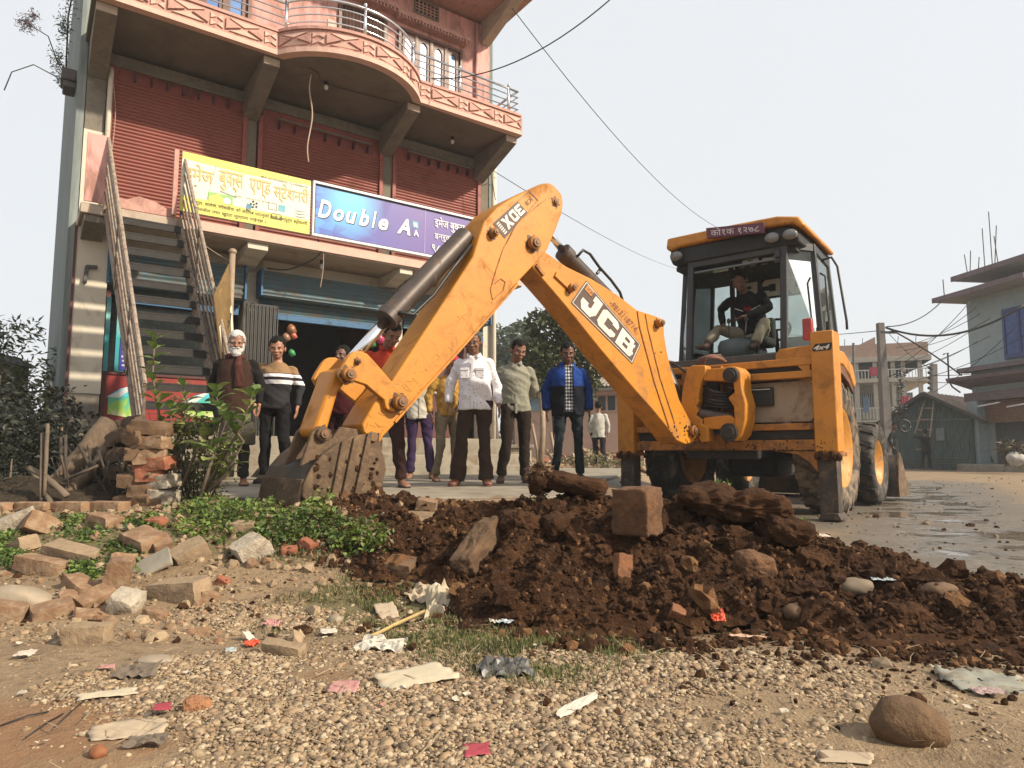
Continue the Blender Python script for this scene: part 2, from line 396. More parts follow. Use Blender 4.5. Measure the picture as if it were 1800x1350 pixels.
# clods over the heap and thrown round its foot
def pts(n,x0,x1,y0,y1,dens):
    x=RNG.uniform(x0,x1,n*6);y=RNG.uniform(y0,y1,n*6);k=RNG.uniform(0,1,n*6)<dens(x,y);return x[k][:n],y[k][:n]
def surf(x,y):
    h,b=heap_only(x,y);return terr(x,y)+np.where(b>0,h,0)
x,y=pts(13000,-1.9,3.0,2.0,5.3,lambda x,y:np.where(heap_only(x,y)[1]>.02,1,0))
s=np.clip(RNG.lognormal(-4.75,.45,len(x)),.003,.034);z=surf(x,y)+s*.3
me=scatter('soil_clods',CLOD1,np.stack([x,y,z],1),s,[sm,DRY],smooth=False,mi=(RNG.uniform(0,1,len(x))<.13).astype(int));tag(link('soil_clods',me),'small crumbs and clods of earth lying all over the dark heap','soil clods',kind='stuff')
x,y=pts(750,-1.6,2.4,2.4,5.0,lambda x,y:np.where(heap_only(x,y)[1]>.05,1,0))
s=np.clip(RNG.lognormal(-3.6,.42,len(x)),.015,.075);z=surf(x,y)+s*.1
me=scatter('large_clods',CLOD,np.stack([x,y,z],1),s,[sm,DRY],smooth=False,mi=(RNG.uniform(0,1,len(x))<.12).astype(int));tag(link('large_clods',me),'fist sized lumps of wet earth in the dark heap','soil clods',kind='stuff')
x,y=pts(1500,-.6,3.2,1.7,4.5,lambda x,y:np.where(heap_only(x,y)[1]>0,0,np.exp(-np.abs(y-(2.75-.28*x))/.28)+.6*np.exp(-(((x-2.2)/.6)**2+((y-3.4)/.6)**2))))
s=np.clip(RNG.lognormal(-5.0,.5,len(x)),.002,.022);z=surf(x,y)+s*.3
me=scatter('scattered_crumbs',CLOD1,np.stack([x,y,z],1),s,sm,smooth=False);tag(link('scattered_crumbs',me),'dark crumbs of earth scattered on the pale dirt before the heap','soil crumbs',kind='stuff')
xe=RNG.uniform(-2.2,3.2,60000);ye=RNG.uniform(1.8,5.5,60000)
nr=np.maximum.reduce([heap_only(xe+dx,ye+dy)[1] for dx,dy in ((0,.07),(0,-.07),(.07,0),(-.07,0),(0,.15))]);k=(heap_only(xe,ye)[1]<=.012)&(nr>.0)&(RNG.uniform(0,1,60000)<.75);xe,ye=xe[k][:5200],ye[k][:5200]
s=np.clip(RNG.lognormal(-4.6,.5,len(xe)),.004,.035);tag(link('edge_clods',scatter('edge_clods',CLOD1,np.stack([xe,ye,surf(xe,ye)+s*.25],1),s,[sm,DRY],smooth=False,mi=(RNG.uniform(0,1,len(xe))<.25).astype(int))),'loose crumbs of earth feathering out round the foot of the heap','soil crumbs',kind='stuff')
# ---------------- gravel ----------------
pm=[]
for i,(cc) in enumerate([(.38,.27,.16),(.29,.20,.12),(.48,.37,.24),(.19,.13,.08),(.33,.215,.12)]):
    pm.append(M('pebble_%d'%i,cc,.75,var=.2,scale=40,bmp=.3,bscale=200))
def gd(x,y):
    band=np.exp(-((y-(2.35-.35*x))/.8)**2)
    a=np.clip(1.4-np.hypot((x+.25)/1.15,(y-2.05)/.72),0,1)*1.6
    b=np.clip(1.2-np.hypot((x+1.0)/.75,(y-2.75)/.42),0,1)*1.6
    c_=np.clip(1.1-np.hypot((x-.6)/.6,(y-1.65)/.35),0,1)*.5
    n=sst((fbm(x*3,y*3,77,4)-.34)/.22)
    r,g,_=masks(x,y)
    m=np.maximum.reduce([a,b,c_])*n*(1-.85*np.clip(r*1.3,0,1))*(1-.75*g)
    h=heap_only(x,y)[1]
    return np.where(h>.01,0,np.clip(m,0.02,1))*np.where(x<1.5,1,.25)*sst((4.3-y)/1)
x,y=pts(46000,-2.6,2.6,1.25,4.3,gd)
s=np.clip(RNG.lognormal(-5.0,.45,len(x)),.003,.024);z=terr(x,y)-s*.05+RNG.uniform(0,.006,len(x))*gd(x,y)
n2_=420;x2,y2=pts(n2_,-2.2,2.0,1.4,3.4,gd);s2=RNG.uniform(.014,.030,len(x2));x,y,s,z=np.concatenate([x,x2]),np.concatenate([y,y2]),np.concatenate([s,s2]),np.concatenate([z,terr(x2,y2)-s2*.12])
me=scatter('gravel',PEB,np.stack([x,y,z],1),s,pm,tilt=.5,smooth=True,mi=RNG.integers(0,5,len(x)))
tag(link('gravel',me),'bed of small rounded beige river pebbles in the foreground','gravel',kind='stuff')
x,y=pts(2200,1.2,14,2.2,22,lambda x,y:.7*np.exp(-y/7))
s=np.clip(RNG.lognormal(-4.4,.5,len(x)),.005,.05);z=surf(x,y)
me=scatter('road_grit',CLOD1,np.stack([x,y,z],1),s,[pm[3],sm],smooth=False,mi=RNG.integers(0,2,len(x)));tag(link('road_grit',me),'small stones and crumbs strewn on the muddy road at right','grit',kind='stuff')
# ---------------- concrete apron in front of the shops ----------------
CONC=M('apron_concrete',(.30,.26,.20),.85,var=.2,scale=2.5,bmp=.25,bscale=30,dirt=((.20,.14,.085),.45,3.5))
mb=MB();poly=[(-5.2,6.0),(-2.4,5.55),(-.9,5.45),(.35,5.6),(.75,6.2),(.95,7.4),(1.25,9.2),(2.1,12.5),(3.0,16),(-4.0,16),(-5.4,8.6)]
mb.prism(poly,lambda a,b:(a,b,.05),lambda a,b:(a,b,.345));tag(mb.build('pavement',CONC,bevel=.012),'worn grey concrete apron where the onlookers stand',None,kind='structure')
# ---------------- the three storey shop house ----------------
FA=math.radians(35.4);FU=(math.cos(FA),math.sin(FA));FN=(FU[1],-FU[0])
_p=at(160,600,9.6);FO=(_p.x,_p.y)
PINK=M('pink_plaster',(.74,.39,.35),.85,var=.12,scale=2,bmp=.15,bscale=80,dirt=((.40,.20,.16),.55,2.2),stretch=(2,2,.7))
PINKD=M('dusty_pink_trim',(.60,.33,.27),.85,var=.15,scale=5,bmp=.2,bscale=60,dirt=((.40,.21,.17),.45,5))
CREAM=M('cream_ornament',(.70,.45,.36),.8,var=.1)
WHITE=M('whitewashed_plaster',(.70,.62,.50),.85,var=.08,scale=2,bmp=.1,bscale=60,dirt=((.45,.38,.28),.35,2.5))
RAWC=M('raw_concrete',(.22,.19,.15),.9,var=.2,scale=3,bmp=.3,bscale=40,dirt=((.15,.125,.095),.5,3))  # base colour also darkened to strengthen the balcony's shade
SOFF=M('soffit_plaster',(.19,.16,.12),.9,var=.18,scale=1.5,dirt=((.15,.12,.09),.45,1.8))  # base lowered so the shade under the balcony reads deeper
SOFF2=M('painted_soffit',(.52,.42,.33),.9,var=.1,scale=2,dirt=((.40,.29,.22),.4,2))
SIDE=M('grey_green_render',(.25,.28,.27),.85,var=.28,scale=1.2,bmp=.2,stretch=(6,6,.5),dirt=((.15,.18,.18),.55,1.5))
SHUT=M('red_shutter',(.29,.080,.058),.6,var=.12,scale=1.2,dirt=((.24,.07,.05),.4,1.1))
SHUTF=M('red_frame',(.30,.065,.045),.6,var=.15,dirt=((.17,.05,.035),.4,4))
BLUEG=M('blue_green_shutter_steel',(.065,.13,.155),.5,var=.2,scale=3,dirt=((.14,.115,.09),.5,3))
BLUE=M('blue_painted_steel',(.025,.12,.26),.5,var=.15,dirt=((.06,.06,.06),.35,5))
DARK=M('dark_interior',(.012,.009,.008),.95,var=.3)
STEEL=M('stainless_rail',(.75,.75,.76),.22,1.0,var=.04)
WOODF=M('varnished_brown_wood',(.13,.045,.025),.5,var=.25,stretch=(1,1,.2),scale=9)
GLASSB=M('blue_tinted_pane',(.12,.25,.55),.25,0,var=.25,scale=1.3,spec=.35)
MAROON=M('maroon_steel',(.10,.022,.018),.6,var=.2)
sh=thing('shop_building','tall pink and white shop house with red roller shutters behind the digger arm','building',(FO[0],FO[1],0),FA)
def P(name,mat,fn,bevel=0,smooth=False,parent=None,label=None):
    mb=MB();fn(mb);return mb.build(name,mat,parent or sh,smooth,bevel,label=label)
# side wall, back mass
P('side_wall',SIDE,lambda m:m.box(-.36,-.26,-.02,9,-.2,11))
P('side_wall',SIDE,lambda m:m.box(6.78,6.88,.05,9,-.2,10))
P('back_wall',RAWC,lambda m:m.box(-.25,6.77,8.9,9,-.2,10))
P('floor_slab',CONC,lambda m:m.box(-.26,6.9,-.55,8.8,.1,.95),bevel=.01)
P('step',CONC,lambda m:m.box(1.75,6.9,-1.0,-.555,.1,.66),bevel=.012)
P('step',CONC,lambda m:m.box(2.1,6.9,-1.5,-1.005,.1,.48),bevel=.012)
# white pillar with grey plinth
P('pillar',WHITE,lambda m:m.box(-.25,.13,-.30,.3,1.5,3.83),bevel=.008)
P('plinth',RAWC,lambda m:m.box(-.25,.12,-.31,.3,.72,1.495),bevel=.01)
P('plinth',RAWC,lambda m:m.box(-.27,.20,-.36,.3,.05,.715),bevel=.01)
P('edge_strip',MAROON,lambda m:m.box(-.29,-.255,-.31,-.28,.4,3.83))
P('pillar',RAWC,lambda m:m.box(-.25,.0,-.02,.3,3.99,6.6),bevel=.008)
P('drain_pipe',WHITE,lambda m:(m.tube([(.04,-.07,4.0),(.04,-.07,6.3),(.04,-.02,6.38)],.035,10)),smooth=True)
P('pillar',WHITE,lambda m:m.box(-.25,.0,-.035,-.022,3.99,5.35))
for x0,x1 in ((1.99,2.15),(4.40,4.60),(6.52,6.75)):
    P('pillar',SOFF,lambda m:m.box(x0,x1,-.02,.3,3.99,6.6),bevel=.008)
for x0,x1 in ((2.05,2.35),(4.66,4.86),(6.62,6.86)):
    P('pillar',WHITE,lambda m:m.box(x0,x1,-.02,.3,.95,3.83),bevel=.008)
P('drain_pipe',WHITE,lambda m:m.tube([(6.83,-.09,.4),(6.83,-.09,6.55)],.05,10),smooth=True)
P('drain_pipe',PINK,lambda m:m.tube([(6.42,-.05,7.0),(6.42,-.05,9.5)],.035,10),smooth=True)
# ground floor ceiling, beam above shutters, first floor slab
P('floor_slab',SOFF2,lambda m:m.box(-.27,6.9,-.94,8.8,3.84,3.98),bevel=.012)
P('slab_edge',CREAM,lambda m:m.box(1.05,6.9,-.975,-.945,3.86,4.0),bevel=.006)
P('beam',WHITE,lambda m:m.box(.14,6.6,-.02,.25,3.62,3.835))
for x0,x1 in ((-.22,.04),(1.86,2.16),(4.36,4.6)):
    def f(m):
        for a in (0,): m.prism([(-.90,3.835),(-.90,3.74),(-.06,3.60),(-.06,3.835)],lambda u,v:(x0,u,v),lambda u,v:(x1,u,v))
    P('bracket',WHITE if x0>0 else RAWC,f,bevel=.008)
# roller housings of corrugated blue steel
def corr(m,x0,x1,y,z0,z1,n,d,axis='z'):
    """corrugated sheet whose grooves run along x (axis z) or upright (axis x)"""
    vs=[];fs=[];K=4*n
    for i in range(K+1):
        t=i/K;o=d*math.sin(t*n*2*math.pi)
        if axis=='z': z=z0+(z1-z0)*t;vs+=[(x0,y+o,z),(x1,y+o,z)]
        else: x=x0+(x1-x0)*t;vs+=[(x,y+o,z0),(x,y+o,z1)]
    for i in range(K): fs.append((2*i,2*i+1,2*i+3,2*i+2))
    m.add(vs,fs)
def slats(m,x0,x1,y,z0,z1,n,d):
    h=(z1-z0)/n;vs=[];fs=[]
    prof=[]
    for i in range(n):
        z=z0+i*h;prof+=[(0,z),(-d*.55,z+h*.12),(-d,z+h*.4),(-d*.8,z+h*.7),(-d*.1,z+h*.93)]
    prof.append((0,z1))
    for (o,z) in prof: vs+=[(x0,y+o,z),(x1,y+o,z)]
    m.add(vs,[(2*i,2*i+1,2*i+3,2*i+2) for i in range(len(prof)-1)])
for x0,x1,z0 in ((.16,1.98,3.1),(2.27,4.64,3.2),(4.86,6.6,3.2)):
    o=P('roller_housing',BLUEG,lambda m:corr(m,x0,x1,-.28,z0,3.60,5,.018),smooth=False)
    o.data.polygons.foreach_set('use_smooth',[True]*len(o.data.polygons))
    [P('housing_end',BLUE,lambda m:m.box(q,q+.035,-.32,.0,z0-.02,3.62),bevel=.004) for q in (x0-.04,x1+.005)]
    P('roller_underside',BLUEG,lambda m:(m.box(x0,x1,-.255,.0,z0-.02,z0-.005),corr(m,x0,x1,-.06,2.97,z0-.02,3,.01)))
    P('lintel_bar',BLUE,lambda m:m.box(x0+.1,x1-.02,-.10,-.04,2.86,2.96),bevel=.006)
# dark shop rooms with goods
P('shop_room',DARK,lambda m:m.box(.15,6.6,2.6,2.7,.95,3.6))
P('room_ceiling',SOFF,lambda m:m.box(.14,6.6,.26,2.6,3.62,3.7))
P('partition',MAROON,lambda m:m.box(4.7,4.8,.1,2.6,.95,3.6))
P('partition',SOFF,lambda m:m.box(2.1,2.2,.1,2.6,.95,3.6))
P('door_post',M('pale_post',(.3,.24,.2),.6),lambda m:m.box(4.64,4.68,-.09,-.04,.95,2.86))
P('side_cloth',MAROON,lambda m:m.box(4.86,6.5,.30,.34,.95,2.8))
# red counter wall with posters in the first bay
P('counter_wall',M('red_paint',(.30,.02,.016),.5,dirt=((.16,.02,.015),.3,4)),lambda m:m.box(.16,1.72,-.13,-.02,1.10,1.80),bevel=.006)
P('counter_frame',M('dark_red_frame',(.09,.018,.013),.6),lambda m:(m.box(.14,.20,-.17,-.0,.6,3.0),m.box(.14,1.75,-.16,-.02,1.06,1.10),m.box(.14,1.75,-.15,-.02,1.80,1.84)),bevel=.004)
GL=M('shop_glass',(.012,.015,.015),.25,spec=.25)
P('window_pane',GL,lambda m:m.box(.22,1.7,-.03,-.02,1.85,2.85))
def gradmat(name,stops,axis=2,scale=1.0,noise=.5,nscale=4):
    m,t,p=new_mat(name);c=t.nodes.new('ShaderNodeTexCoord').outputs['Generated'];s=t.nodes.new('ShaderNodeSeparateXYZ');t.links.new(c,s.inputs[0])
    f=mth(t,'ADD',s.outputs[axis],mth(t,'MULTIPLY',mth(t,'SUBTRACT',nz(t,nscale,3,.5,c,1.5),.5),noise))
    r=t.nodes.new('ShaderNodeValToRGB');t.links.new(f,r.inputs[0]);cr=r.color_ramp
    while len(cr.elements)<len(stops): cr.elements.new(.5)
    for e,(q,col) in zip(cr.elements,stops): e.position=q;e.color=(*col,1)
    t.links.new(r.outputs[0],p.inputs['Base Color']);p.inputs['Roughness'].default_value=.45;return m
TEAL=gradmat('teal_print',[(0,(.03,.22,.26)),(.5,(.02,.30,.34)),(.8,(.25,.5,.5)),(1,(.03,.25,.3))],nscale=9)
LAND=gradmat('landscape_print',[(0,(.65,.6,.4)),(.25,(.25,.42,.05)),(.5,(.05,.35,.25)),(.7,(.05,.45,.6)),(1,(.5,.7,.8))],noise=.8,nscale=3)
P('poster',TEAL,lambda m:m.box(.15,.205,-.19,-.172,1.84,2.9))
P('poster',TEAL,lambda m:m.box(.30,.42,-.045,-.035,1.86,2.8))
BLUEP=M('royal_blue_print',(.035,.03,.33),.5)
o=P('price_poster',BLUEP,lambda m:m.box(.36,.62,-.06,-.048,1.88,2.36))
mb=MB()
for i in range(6):
    z=2.28-i*.066
    if i==3: mb.box(.38,.60,-.064,-.0605,z-.02,z+.012);continue
    for k in range(2): mb.box(.39+k*.11,.44+k*.11,-.064,-.0605,z-.012,z+.012)
mb.build('print_mark',M('white_print',(.6,.65,.8),.5),o)
def poster(x0,x1,z0,z1):
    o=P('poster',LAND,lambda m:m.prism([(x0,z0+.08),(x1,z0),(x1+.02,z1),(x0+.32*(x1-x0),z1-.12),(x0,z1-.22)],lambda u,v:(u,-.145,v),lambda u,v:(u,-.133,v)))
    mb=MB();mb.prism([(x0-.02,z1-.24),(x0+.3*(x1-x0),z1-.25),(x1+.02,z1+.04)],lambda u,v:(u,-.152,v),lambda u,v:(u,-.146,v));mb.build('poster_fold',M('white_paper',(.7,.7,.68),.6),o)
poster(.24,.68,1.16,1.72);poster(1.2,1.66,1.18,1.66)
# goods seen through the window and hanging in the doorway
for i,(x,z,c) in enumerate([(1.25,2.35,(.5,.05,.12)),(1.32,2.33,(.5,.5,.5)),(1.40,2.34,(.4,.03,.1)),(1.22,2.55,(.3,.3,.35)),(.75,2.45,(.03,.2,.3)),(1.3,1.95,(.45,.4,.35)),(1.45,1.95,(.3,.3,.3))]):
    P('packet',M('packet_%d'%i,c,.5),lambda m:m.box(x,x+.06,.0,.04,z,z+.10),bevel=.004)
P('shelf',M('dark_wood',(.04,.025,.018),.7),lambda m:[m.box(.3,1.7,.0,.3,z,z+.02) for z in (1.93,2.3,2.52)])
for i,(x,z,c,r) in enumerate([(2.78,2.72,(.30,.13,.06),.085),(2.70,2.58,(.33,.18,.11),.07),(2.82,2.62,(.5,.12,.08),.06),(2.80,2.33,(.05,.30,.10),.06),(4.35,2.72,(.5,.05,.12),.10),(4.2,2.62,(.05,.2,.06),.08),(4.28,2.8,(.4,.36,.33),.06),(4.42,2.5,(.55,.08,.15),.08)]):
    o=P('hanging_toy',M('toy_%d'%i,c,.35),lambda m:m.tube([(x,-.12,z-r),(x+.02,-.12,z-r*.5),(x+.0,-.12,z+r*.5),(x,-.12,z+r)],[r*.35,r,r*.8,r*.2],10),smooth=True)
# black concertina gate
o=P('folding_gate',M('gate_steel',(.045,.04,.038),.5,.4,var=.3),lambda m:(m.box(2.06,2.56,-.16,-.13,3.02,3.07),m.box(2.06,2.56,-.16,-.13,.96,1.0)))
gm_=MB();gm_.box(2.07,2.088,-.165,-.13,.97,3.05);gme=gm_.mesh('gate_bar',M('gate_bars',(.06,.055,.05),.5,.4))
for i in range(17):
    b=bpy.data.objects.new('gate_bar',gme);SC.collection.objects.link(b);b.parent=o;b.location=(i*.0295,(i%2)*.02-.01,0)
# first floor red shutters
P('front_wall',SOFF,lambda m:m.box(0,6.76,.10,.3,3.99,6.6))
for x0,x1,zt,n in ((.10,1.92,6.35,40),(2.24,4.33,6.22,38),(4.66,6.46,6.30,38)):
    P('roller_shutter',SHUT,lambda m:slats(m,x0,x1,.0,4.0,zt-.12,n,.022),smooth=False)
    [P('shutter_frame',SHUTF,lambda m:m.box(q,q+.07,-.06,.05,3.99,zt+.05),bevel=.004) for q in (x0-.07,x1)]
    P('roller_drum_shade',SHUTF,lambda m:(m.box(x0,x1,.0,.09,zt-.12,zt+.22)))
    for i in range(7):
        x=x0+.25+i*(x1-x0-.5)/6
        P('ledge_bar',MAROON,lambda m:m.box(x,x+.02,-.10,.0,zt-.10,zt+.02))
    P('ledge_bar',RAWC,lambda m:m.box(x0+.22,x1-.2,-.12,-.09,zt+.03,zt+.06),bevel=.004)
# brackets and soffit of the balcony
for x0,x1 in ((-.25,.0),(1.92,2.16),(4.32,4.56),(6.38,6.62)):
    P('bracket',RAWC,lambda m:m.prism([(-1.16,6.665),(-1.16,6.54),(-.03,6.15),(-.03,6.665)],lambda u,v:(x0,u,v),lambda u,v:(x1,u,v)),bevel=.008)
    P('bracket_cap',SOFF2,lambda m:m.box(x0+.002,x1-.002,-1.178,-1.163,6.545,6.66))
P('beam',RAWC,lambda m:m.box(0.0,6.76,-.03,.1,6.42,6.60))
def balc(off=0):
    pts=[(-.30,-1.28+off)]
    x0,x1,c=2.12,4.46,3.29;sag=.62
    R=((x1-x0)/2)**2/(2*sag)+sag/2;cy=-1.28-sag+R
    a0=math.asin((x1-x0)/2/R)
    n=18
    for i in range(n+1):
        a=-a0+2*a0*i/n;pts.append((c+(R-off)*math.sin(a)*1.0,cy-(R-off)*math.cos(a)))
    pts.append((6.62-off*0,-1.28+off));return pts
bo=balc()
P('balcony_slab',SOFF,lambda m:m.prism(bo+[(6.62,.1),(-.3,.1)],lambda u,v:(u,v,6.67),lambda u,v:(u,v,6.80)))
def strip(m,pts,z0,z1,th):
    ins=balc(th) if len(pts)==len(bo) else pts
    for a,b,c_,d in zip(pts[:-1],pts[1:],ins[:-1],ins[1:]):
        m.add([(a[0],a[1],z0),(b[0],b[1],z0),(d[0],d[1],z0),(c_[0],c_[1],z0),(a[0],a[1],z1),(b[0],b[1],z1),(d[0],d[1],z1),(c_[0],c_[1],z1)],[(0,1,5,4),(3,7,6,2),(4,5,6,7),(0,3,2,1)])
out=[];
def offs(d):
    b=balc(-d);return b
def strip2(name,mat,o,z0,z1,th):
    m=MB();A=balc(-o);B=balc(-o+th)
    for a,b,c_,d in zip(A[:-1],A[1:],B[:-1],B[1:]):
        m.add([(a[0],a[1],z0),(b[0],b[1],z0),(d[0],d[1],z0),(c_[0],c_[1],z0),(a[0],a[1],z1),(b[0],b[1],z1),(d[0],d[1],z1),(c_[0],c_[1],z1)],[(0,1,5,4),(3,7,6,2),(4,5,6,7),(0,3,2,1)])
    a=A[-1];c_=B[-1];m.add([(a[0],a[1],z0),(c_[0],c_[1],z0),(c_[0],c_[1],z1),(a[0],a[1],z1)],[(0,1,2,3)])
    return m.build(name,mat,sh,weld=True)
strip2('balcony_fascia',PINKD,.02,6.74,7.02,.12)
strip2('fascia_moulding',CREAM,.05,6.66,6.735,.14)
strip2('fascia_moulding',PINKD,.05,7.025,7.07,.16)
P('balcony_fascia',PINKD,lambda m:m.box(6.625,6.66,-1.3,.0,6.66,7.07),bevel=.004)
# raised ornaments along the fascia: bow ties and small squares
path=balc(-.022);seglen=[0]
for a,b in zip(path[:-1],path[1:]): seglen.append(seglen[-1]+math.dist(a,b))
def along(s):
    s=max(0,min(s,seglen[-1]-1e-6))
    for i in range(len(path)-1):
        if s<=seglen[i+1]:
            t=(s-seglen[i])/(seglen[i+1]-seglen[i]);a,b=path[i],path[i+1]
            n=Vector((b[1]-a[1],-(b[0]-a[0]))).normalized();return a[0]+(b[0]-a[0])*t,a[1]+(b[1]-a[1])*t,n
def orn(tri,name,mat,h=.018):
    m=MB()
    def fn(o):
        def g(s,z):
            x,y,n=along(s);return (x+n.x*o,y+n.y*o,z)
        return g
    m.prism(tri,fn(0),fn(h));m.build(name,mat,sh)
s=.12;zl,zh=6.77,6.99
while s<seglen[-1]-.3:
    w=.52;c=s+w/2;e=s+w
    orn([(s,zl+.03),(s,zh-.03),(c-.05,(zl+zh)/2)],'ornament',PINKD,.03);orn([(e,zl+.03),(c+.05,(zl+zh)/2),(e,zh-.03)],'ornament',PINKD,.03)
    orn([(s+.05,zh-.015),(e-.05,zh-.015),(c,(zl+zh)/2+.02)],'ornament',CREAM);orn([(s+.05,zl+.015),(c,(zl+zh)/2-.02),(e-.05,zl+.015)],'ornament',CREAM)
    q=e+.03
    for dz in (zl+.015,(zl+zh)/2+.01):
        for k in (0,1):
            orn([(q+k*.09,dz),(q+k*.09+.08,dz+.04),(q+k*.09,dz+.085)] if k==0 else [(q+k*.09+.08,dz),(q+k*.09+.08,dz+.085),(q+k*.09,dz+.04)],'ornament',CREAM)
    s=q+.21
# steel railing
def rail(pts3,r): 
    m=MB();m.tube(pts3,r,8);m.build('rail',STEEL,sh,smooth=True)
RP=balc(.06)
for z,r in ((7.56,.022),(7.44,.012),(7.32,.012),(7.20,.012)):
    rail([(x,y,z) for x,y in RP],r)
    rail([(RP[-1][0]-.02,RP[-1][1],z),(RP[-1][0]-.02,-.02,z)],r)
for s_ in (.9,2.46,3.75,5.02,6.05,7.12):
    x,y,n=along(s_);m=MB();m.tube([(x-n.x*.08,y-n.y*.08,7.07),(x-n.x*.08,y-n.y*.08,7.6)],.026,10);m.ell((x-n.x*.08,y-n.y*.08,7.62),(.03,.03,.03));m.build('rail_post',STEEL,sh,smooth=True)
# second floor
P('front_wall',PINK,lambda m:m.box(-.25,6.77,.0,.25,6.8,9.55))
P('side_wall',PINK,lambda m:m.box(6.62,6.78,.255,9,6.8,9.55))
def window(x0,x1,z0,z1,n,mat=WOODF):
    o=P('window',mat,lambda m:(m.box(x0-.06,x0,-.07,.0,z0,z1+.06),m.box(x1,x1+.06,-.07,.0,z0,z1+.06),m.box(x0,x1,-.07,0,z1,z1+.06),[m.box(x0+i*(x1-x0)/n-.035,x0+i*(x1-x0)/n+.035,-.065,0,z0,z1) for i in range(1,n)]),bevel=.004)
    w=(x1-x0)/n
    for i in range(n):
        a=x0+i*w+.035;b=x0+(i+1)*w-.035;mb=MB()
        mb.box(a,b,-.045,-.005,z0,z0+.08);mb.box(a,a+.05,-.045,-.005,z0,z1);mb.box(b-.05,b,-.045,-.005,z0,z1);mb.box(a+.05,b-.05,-.045,-.005,z0+.42,z0+.48)
        mb.prism([(a+.05,z1),(a+.05,z1-.16),(a+.05+(b-a-.1)*.25,z1-.1),((a+b)/2,z1-.08),(b-.05-(b-a-.1)*.25,z1-.1),(b-.05,z1-.16),(b-.05,z1)],lambda u,v:(u,-.045,v),lambda u,v:(u,-.005,v))
        s_=mb.build('sash',mat,o)
        for (q0,q1) in ((z0+.08,z0+.42),(z0+.48,z1-.08)):
            m2=MB();m2.box(a+.05,b-.05,-.02,-.01,q0,q1);m2.build('pane',GLASSB,o)
    return o
window(4.72,6.02,7.1,8.72,4);window(.85,1.92,7.1,8.8,3);
def awn(x0,x1,z):
    o=P('window_hood',PINKD,lambda m:(m.box(x0,x1,-.20,-.001,z,z+.09),m.box(x0+.03,x1-.03,-.16,-.001,z-.05,z-.002)),bevel=.006)
    m=MB()
    k=int((x1-x0)/.07)
    for i in range(k): m.box(x0+.02+i*.07,x0+.05+i*.07,-.198,-.165,z-.055,z-.004)
    m.build('dentil',PINKD,o)['kind']='stuff'
awn(4.58,6.18,8.95);awn(.7,2.05,8.98);awn(3.0,4.6,9.02)
P('door',WOODF,lambda m:(m.box(3.48,4.44,-.05,.0,6.9,8.84),),bevel=.006)
P('door_curtain',M('striped_curtain',(.07,.03,.022),.9,var=.6,scale=30,stretch=(1,1,.05)),lambda m:corr(m,3.56,4.36,-.075,6.9,8.78,12,.015,'x'),smooth=True)
for x,z in ((3.30,8.42),(4.70,8.28)):
    o=P('paper_notice',M('notice_paper',(.6,.5,.42),.7,var=.25,scale=25),lambda m:m.box(x,x+.2,-.012,-.002,z-.3,z))
vo=P('wall_vent',RAWC,lambda m:(m.box(5.0,5.55,-.02,.0,9.22,9.25),m.box(5.0,5.55,-.02,0,9.5,9.53),m.box(5.0,5.03,-.02,0,9.25,9.5),m.box(5.52,5.55,-.02,0,9.25,9.5)))
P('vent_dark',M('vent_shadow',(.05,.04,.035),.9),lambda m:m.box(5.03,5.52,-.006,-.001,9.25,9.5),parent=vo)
for i in range(5): P('vent_bar',PINKD,lambda m:m.box(5.10+i*.085,5.12+i*.085,-.018,-.007,9.25,9.5),parent=vo)
for z in (9.31,9.37,9.43): P('vent_bar',PINKD,lambda m:m.box(5.03,5.52,-.016,-.0065,z,z+.016),parent=vo)
# roof slab, its edge, the end beam
P('roof_slab',PINKD,lambda m:m.box(-.35,7.02,-1.25,9,9.62,9.78),bevel=.01)
P('beam',SOFF2,lambda m:m.prism([(-1.22,9.61),(-1.22,9.48),(-.02,9.12),(-.02,9.61)],lambda u,v:(6.55,u,v),lambda u,v:(6.75,u,v)),bevel=.008)
P('upper_wall',PINK,lambda m:m.box(-.25,6.77,.02,.25,9.79,11))
# bulb, its wires under the balcony and the bulbs of the ground floor soffit
def bulb(x,y,z,w='bulb'):
    m=MB();m.tube([(x,y,z),(x,y,z-.05)],.028,10);o=m.build('lamp_holder',DARK,sh,smooth=True)
    m=MB();m.ell((x,y,z-.095),(.036,.036,.048));m.build('light_bulb',M('bulb_glass',(.7,.7,.68),.1,spec=.8),o,smooth=True)
bulb(2.95,-1.0,6.66);bulb(3.12,-.55,3.83);bulb(5.6,-.5,6.66)
CABLE=M('black_cable',(.02,.018,.016),.6);WCABLE=M('pale_cable',(.42,.30,.22),.7)
def wire(pts,r,mat=CABLE,parent=sh,name='wire',world=False,seg=6,lab=None):
    P_=[Vector(p) for p in pts];out=[]
    for i in range(len(P_)-1):
        a,b,c,d=P_[max(i-1,0)],P_[i],P_[i+1],P_[min(i+2,len(P_)-1)]
        for k in range(6):
            t=k/6;out.append(.5*((2*b)+(c-a)*t+(2*a-5*b+4*c-d)*t*t+(3*b-a-3*c+d)*t**3))
    out.append(P_[-1]);m=MB();m.tube(out,r,seg);return m.build(name,mat,parent,True,world=world,label=lab)
wire([(2.62,-1.25,6.55),(2.60,-1.25,6.3),(2.66,-1.24,5.9),(2.60,-1.24,5.4),(2.63,-1.22,5.15)],.012,WCABLE)
wire([(2.55,-1.3,6.62),(2.75,-1.2,6.64),(3.0,-1.0,6.63),(4.2,-1.1,6.64)],.008)
wire([(.03,-.05,6.4),(.12,-.10,5.7),(.10,-.1,4.9)],.006,WCABLE)
wire([(2.3,-.35,3.62),(2.6,-.6,3.6),(2.95,-.93,3.82),(2.9,-.95,4.05)],.012)
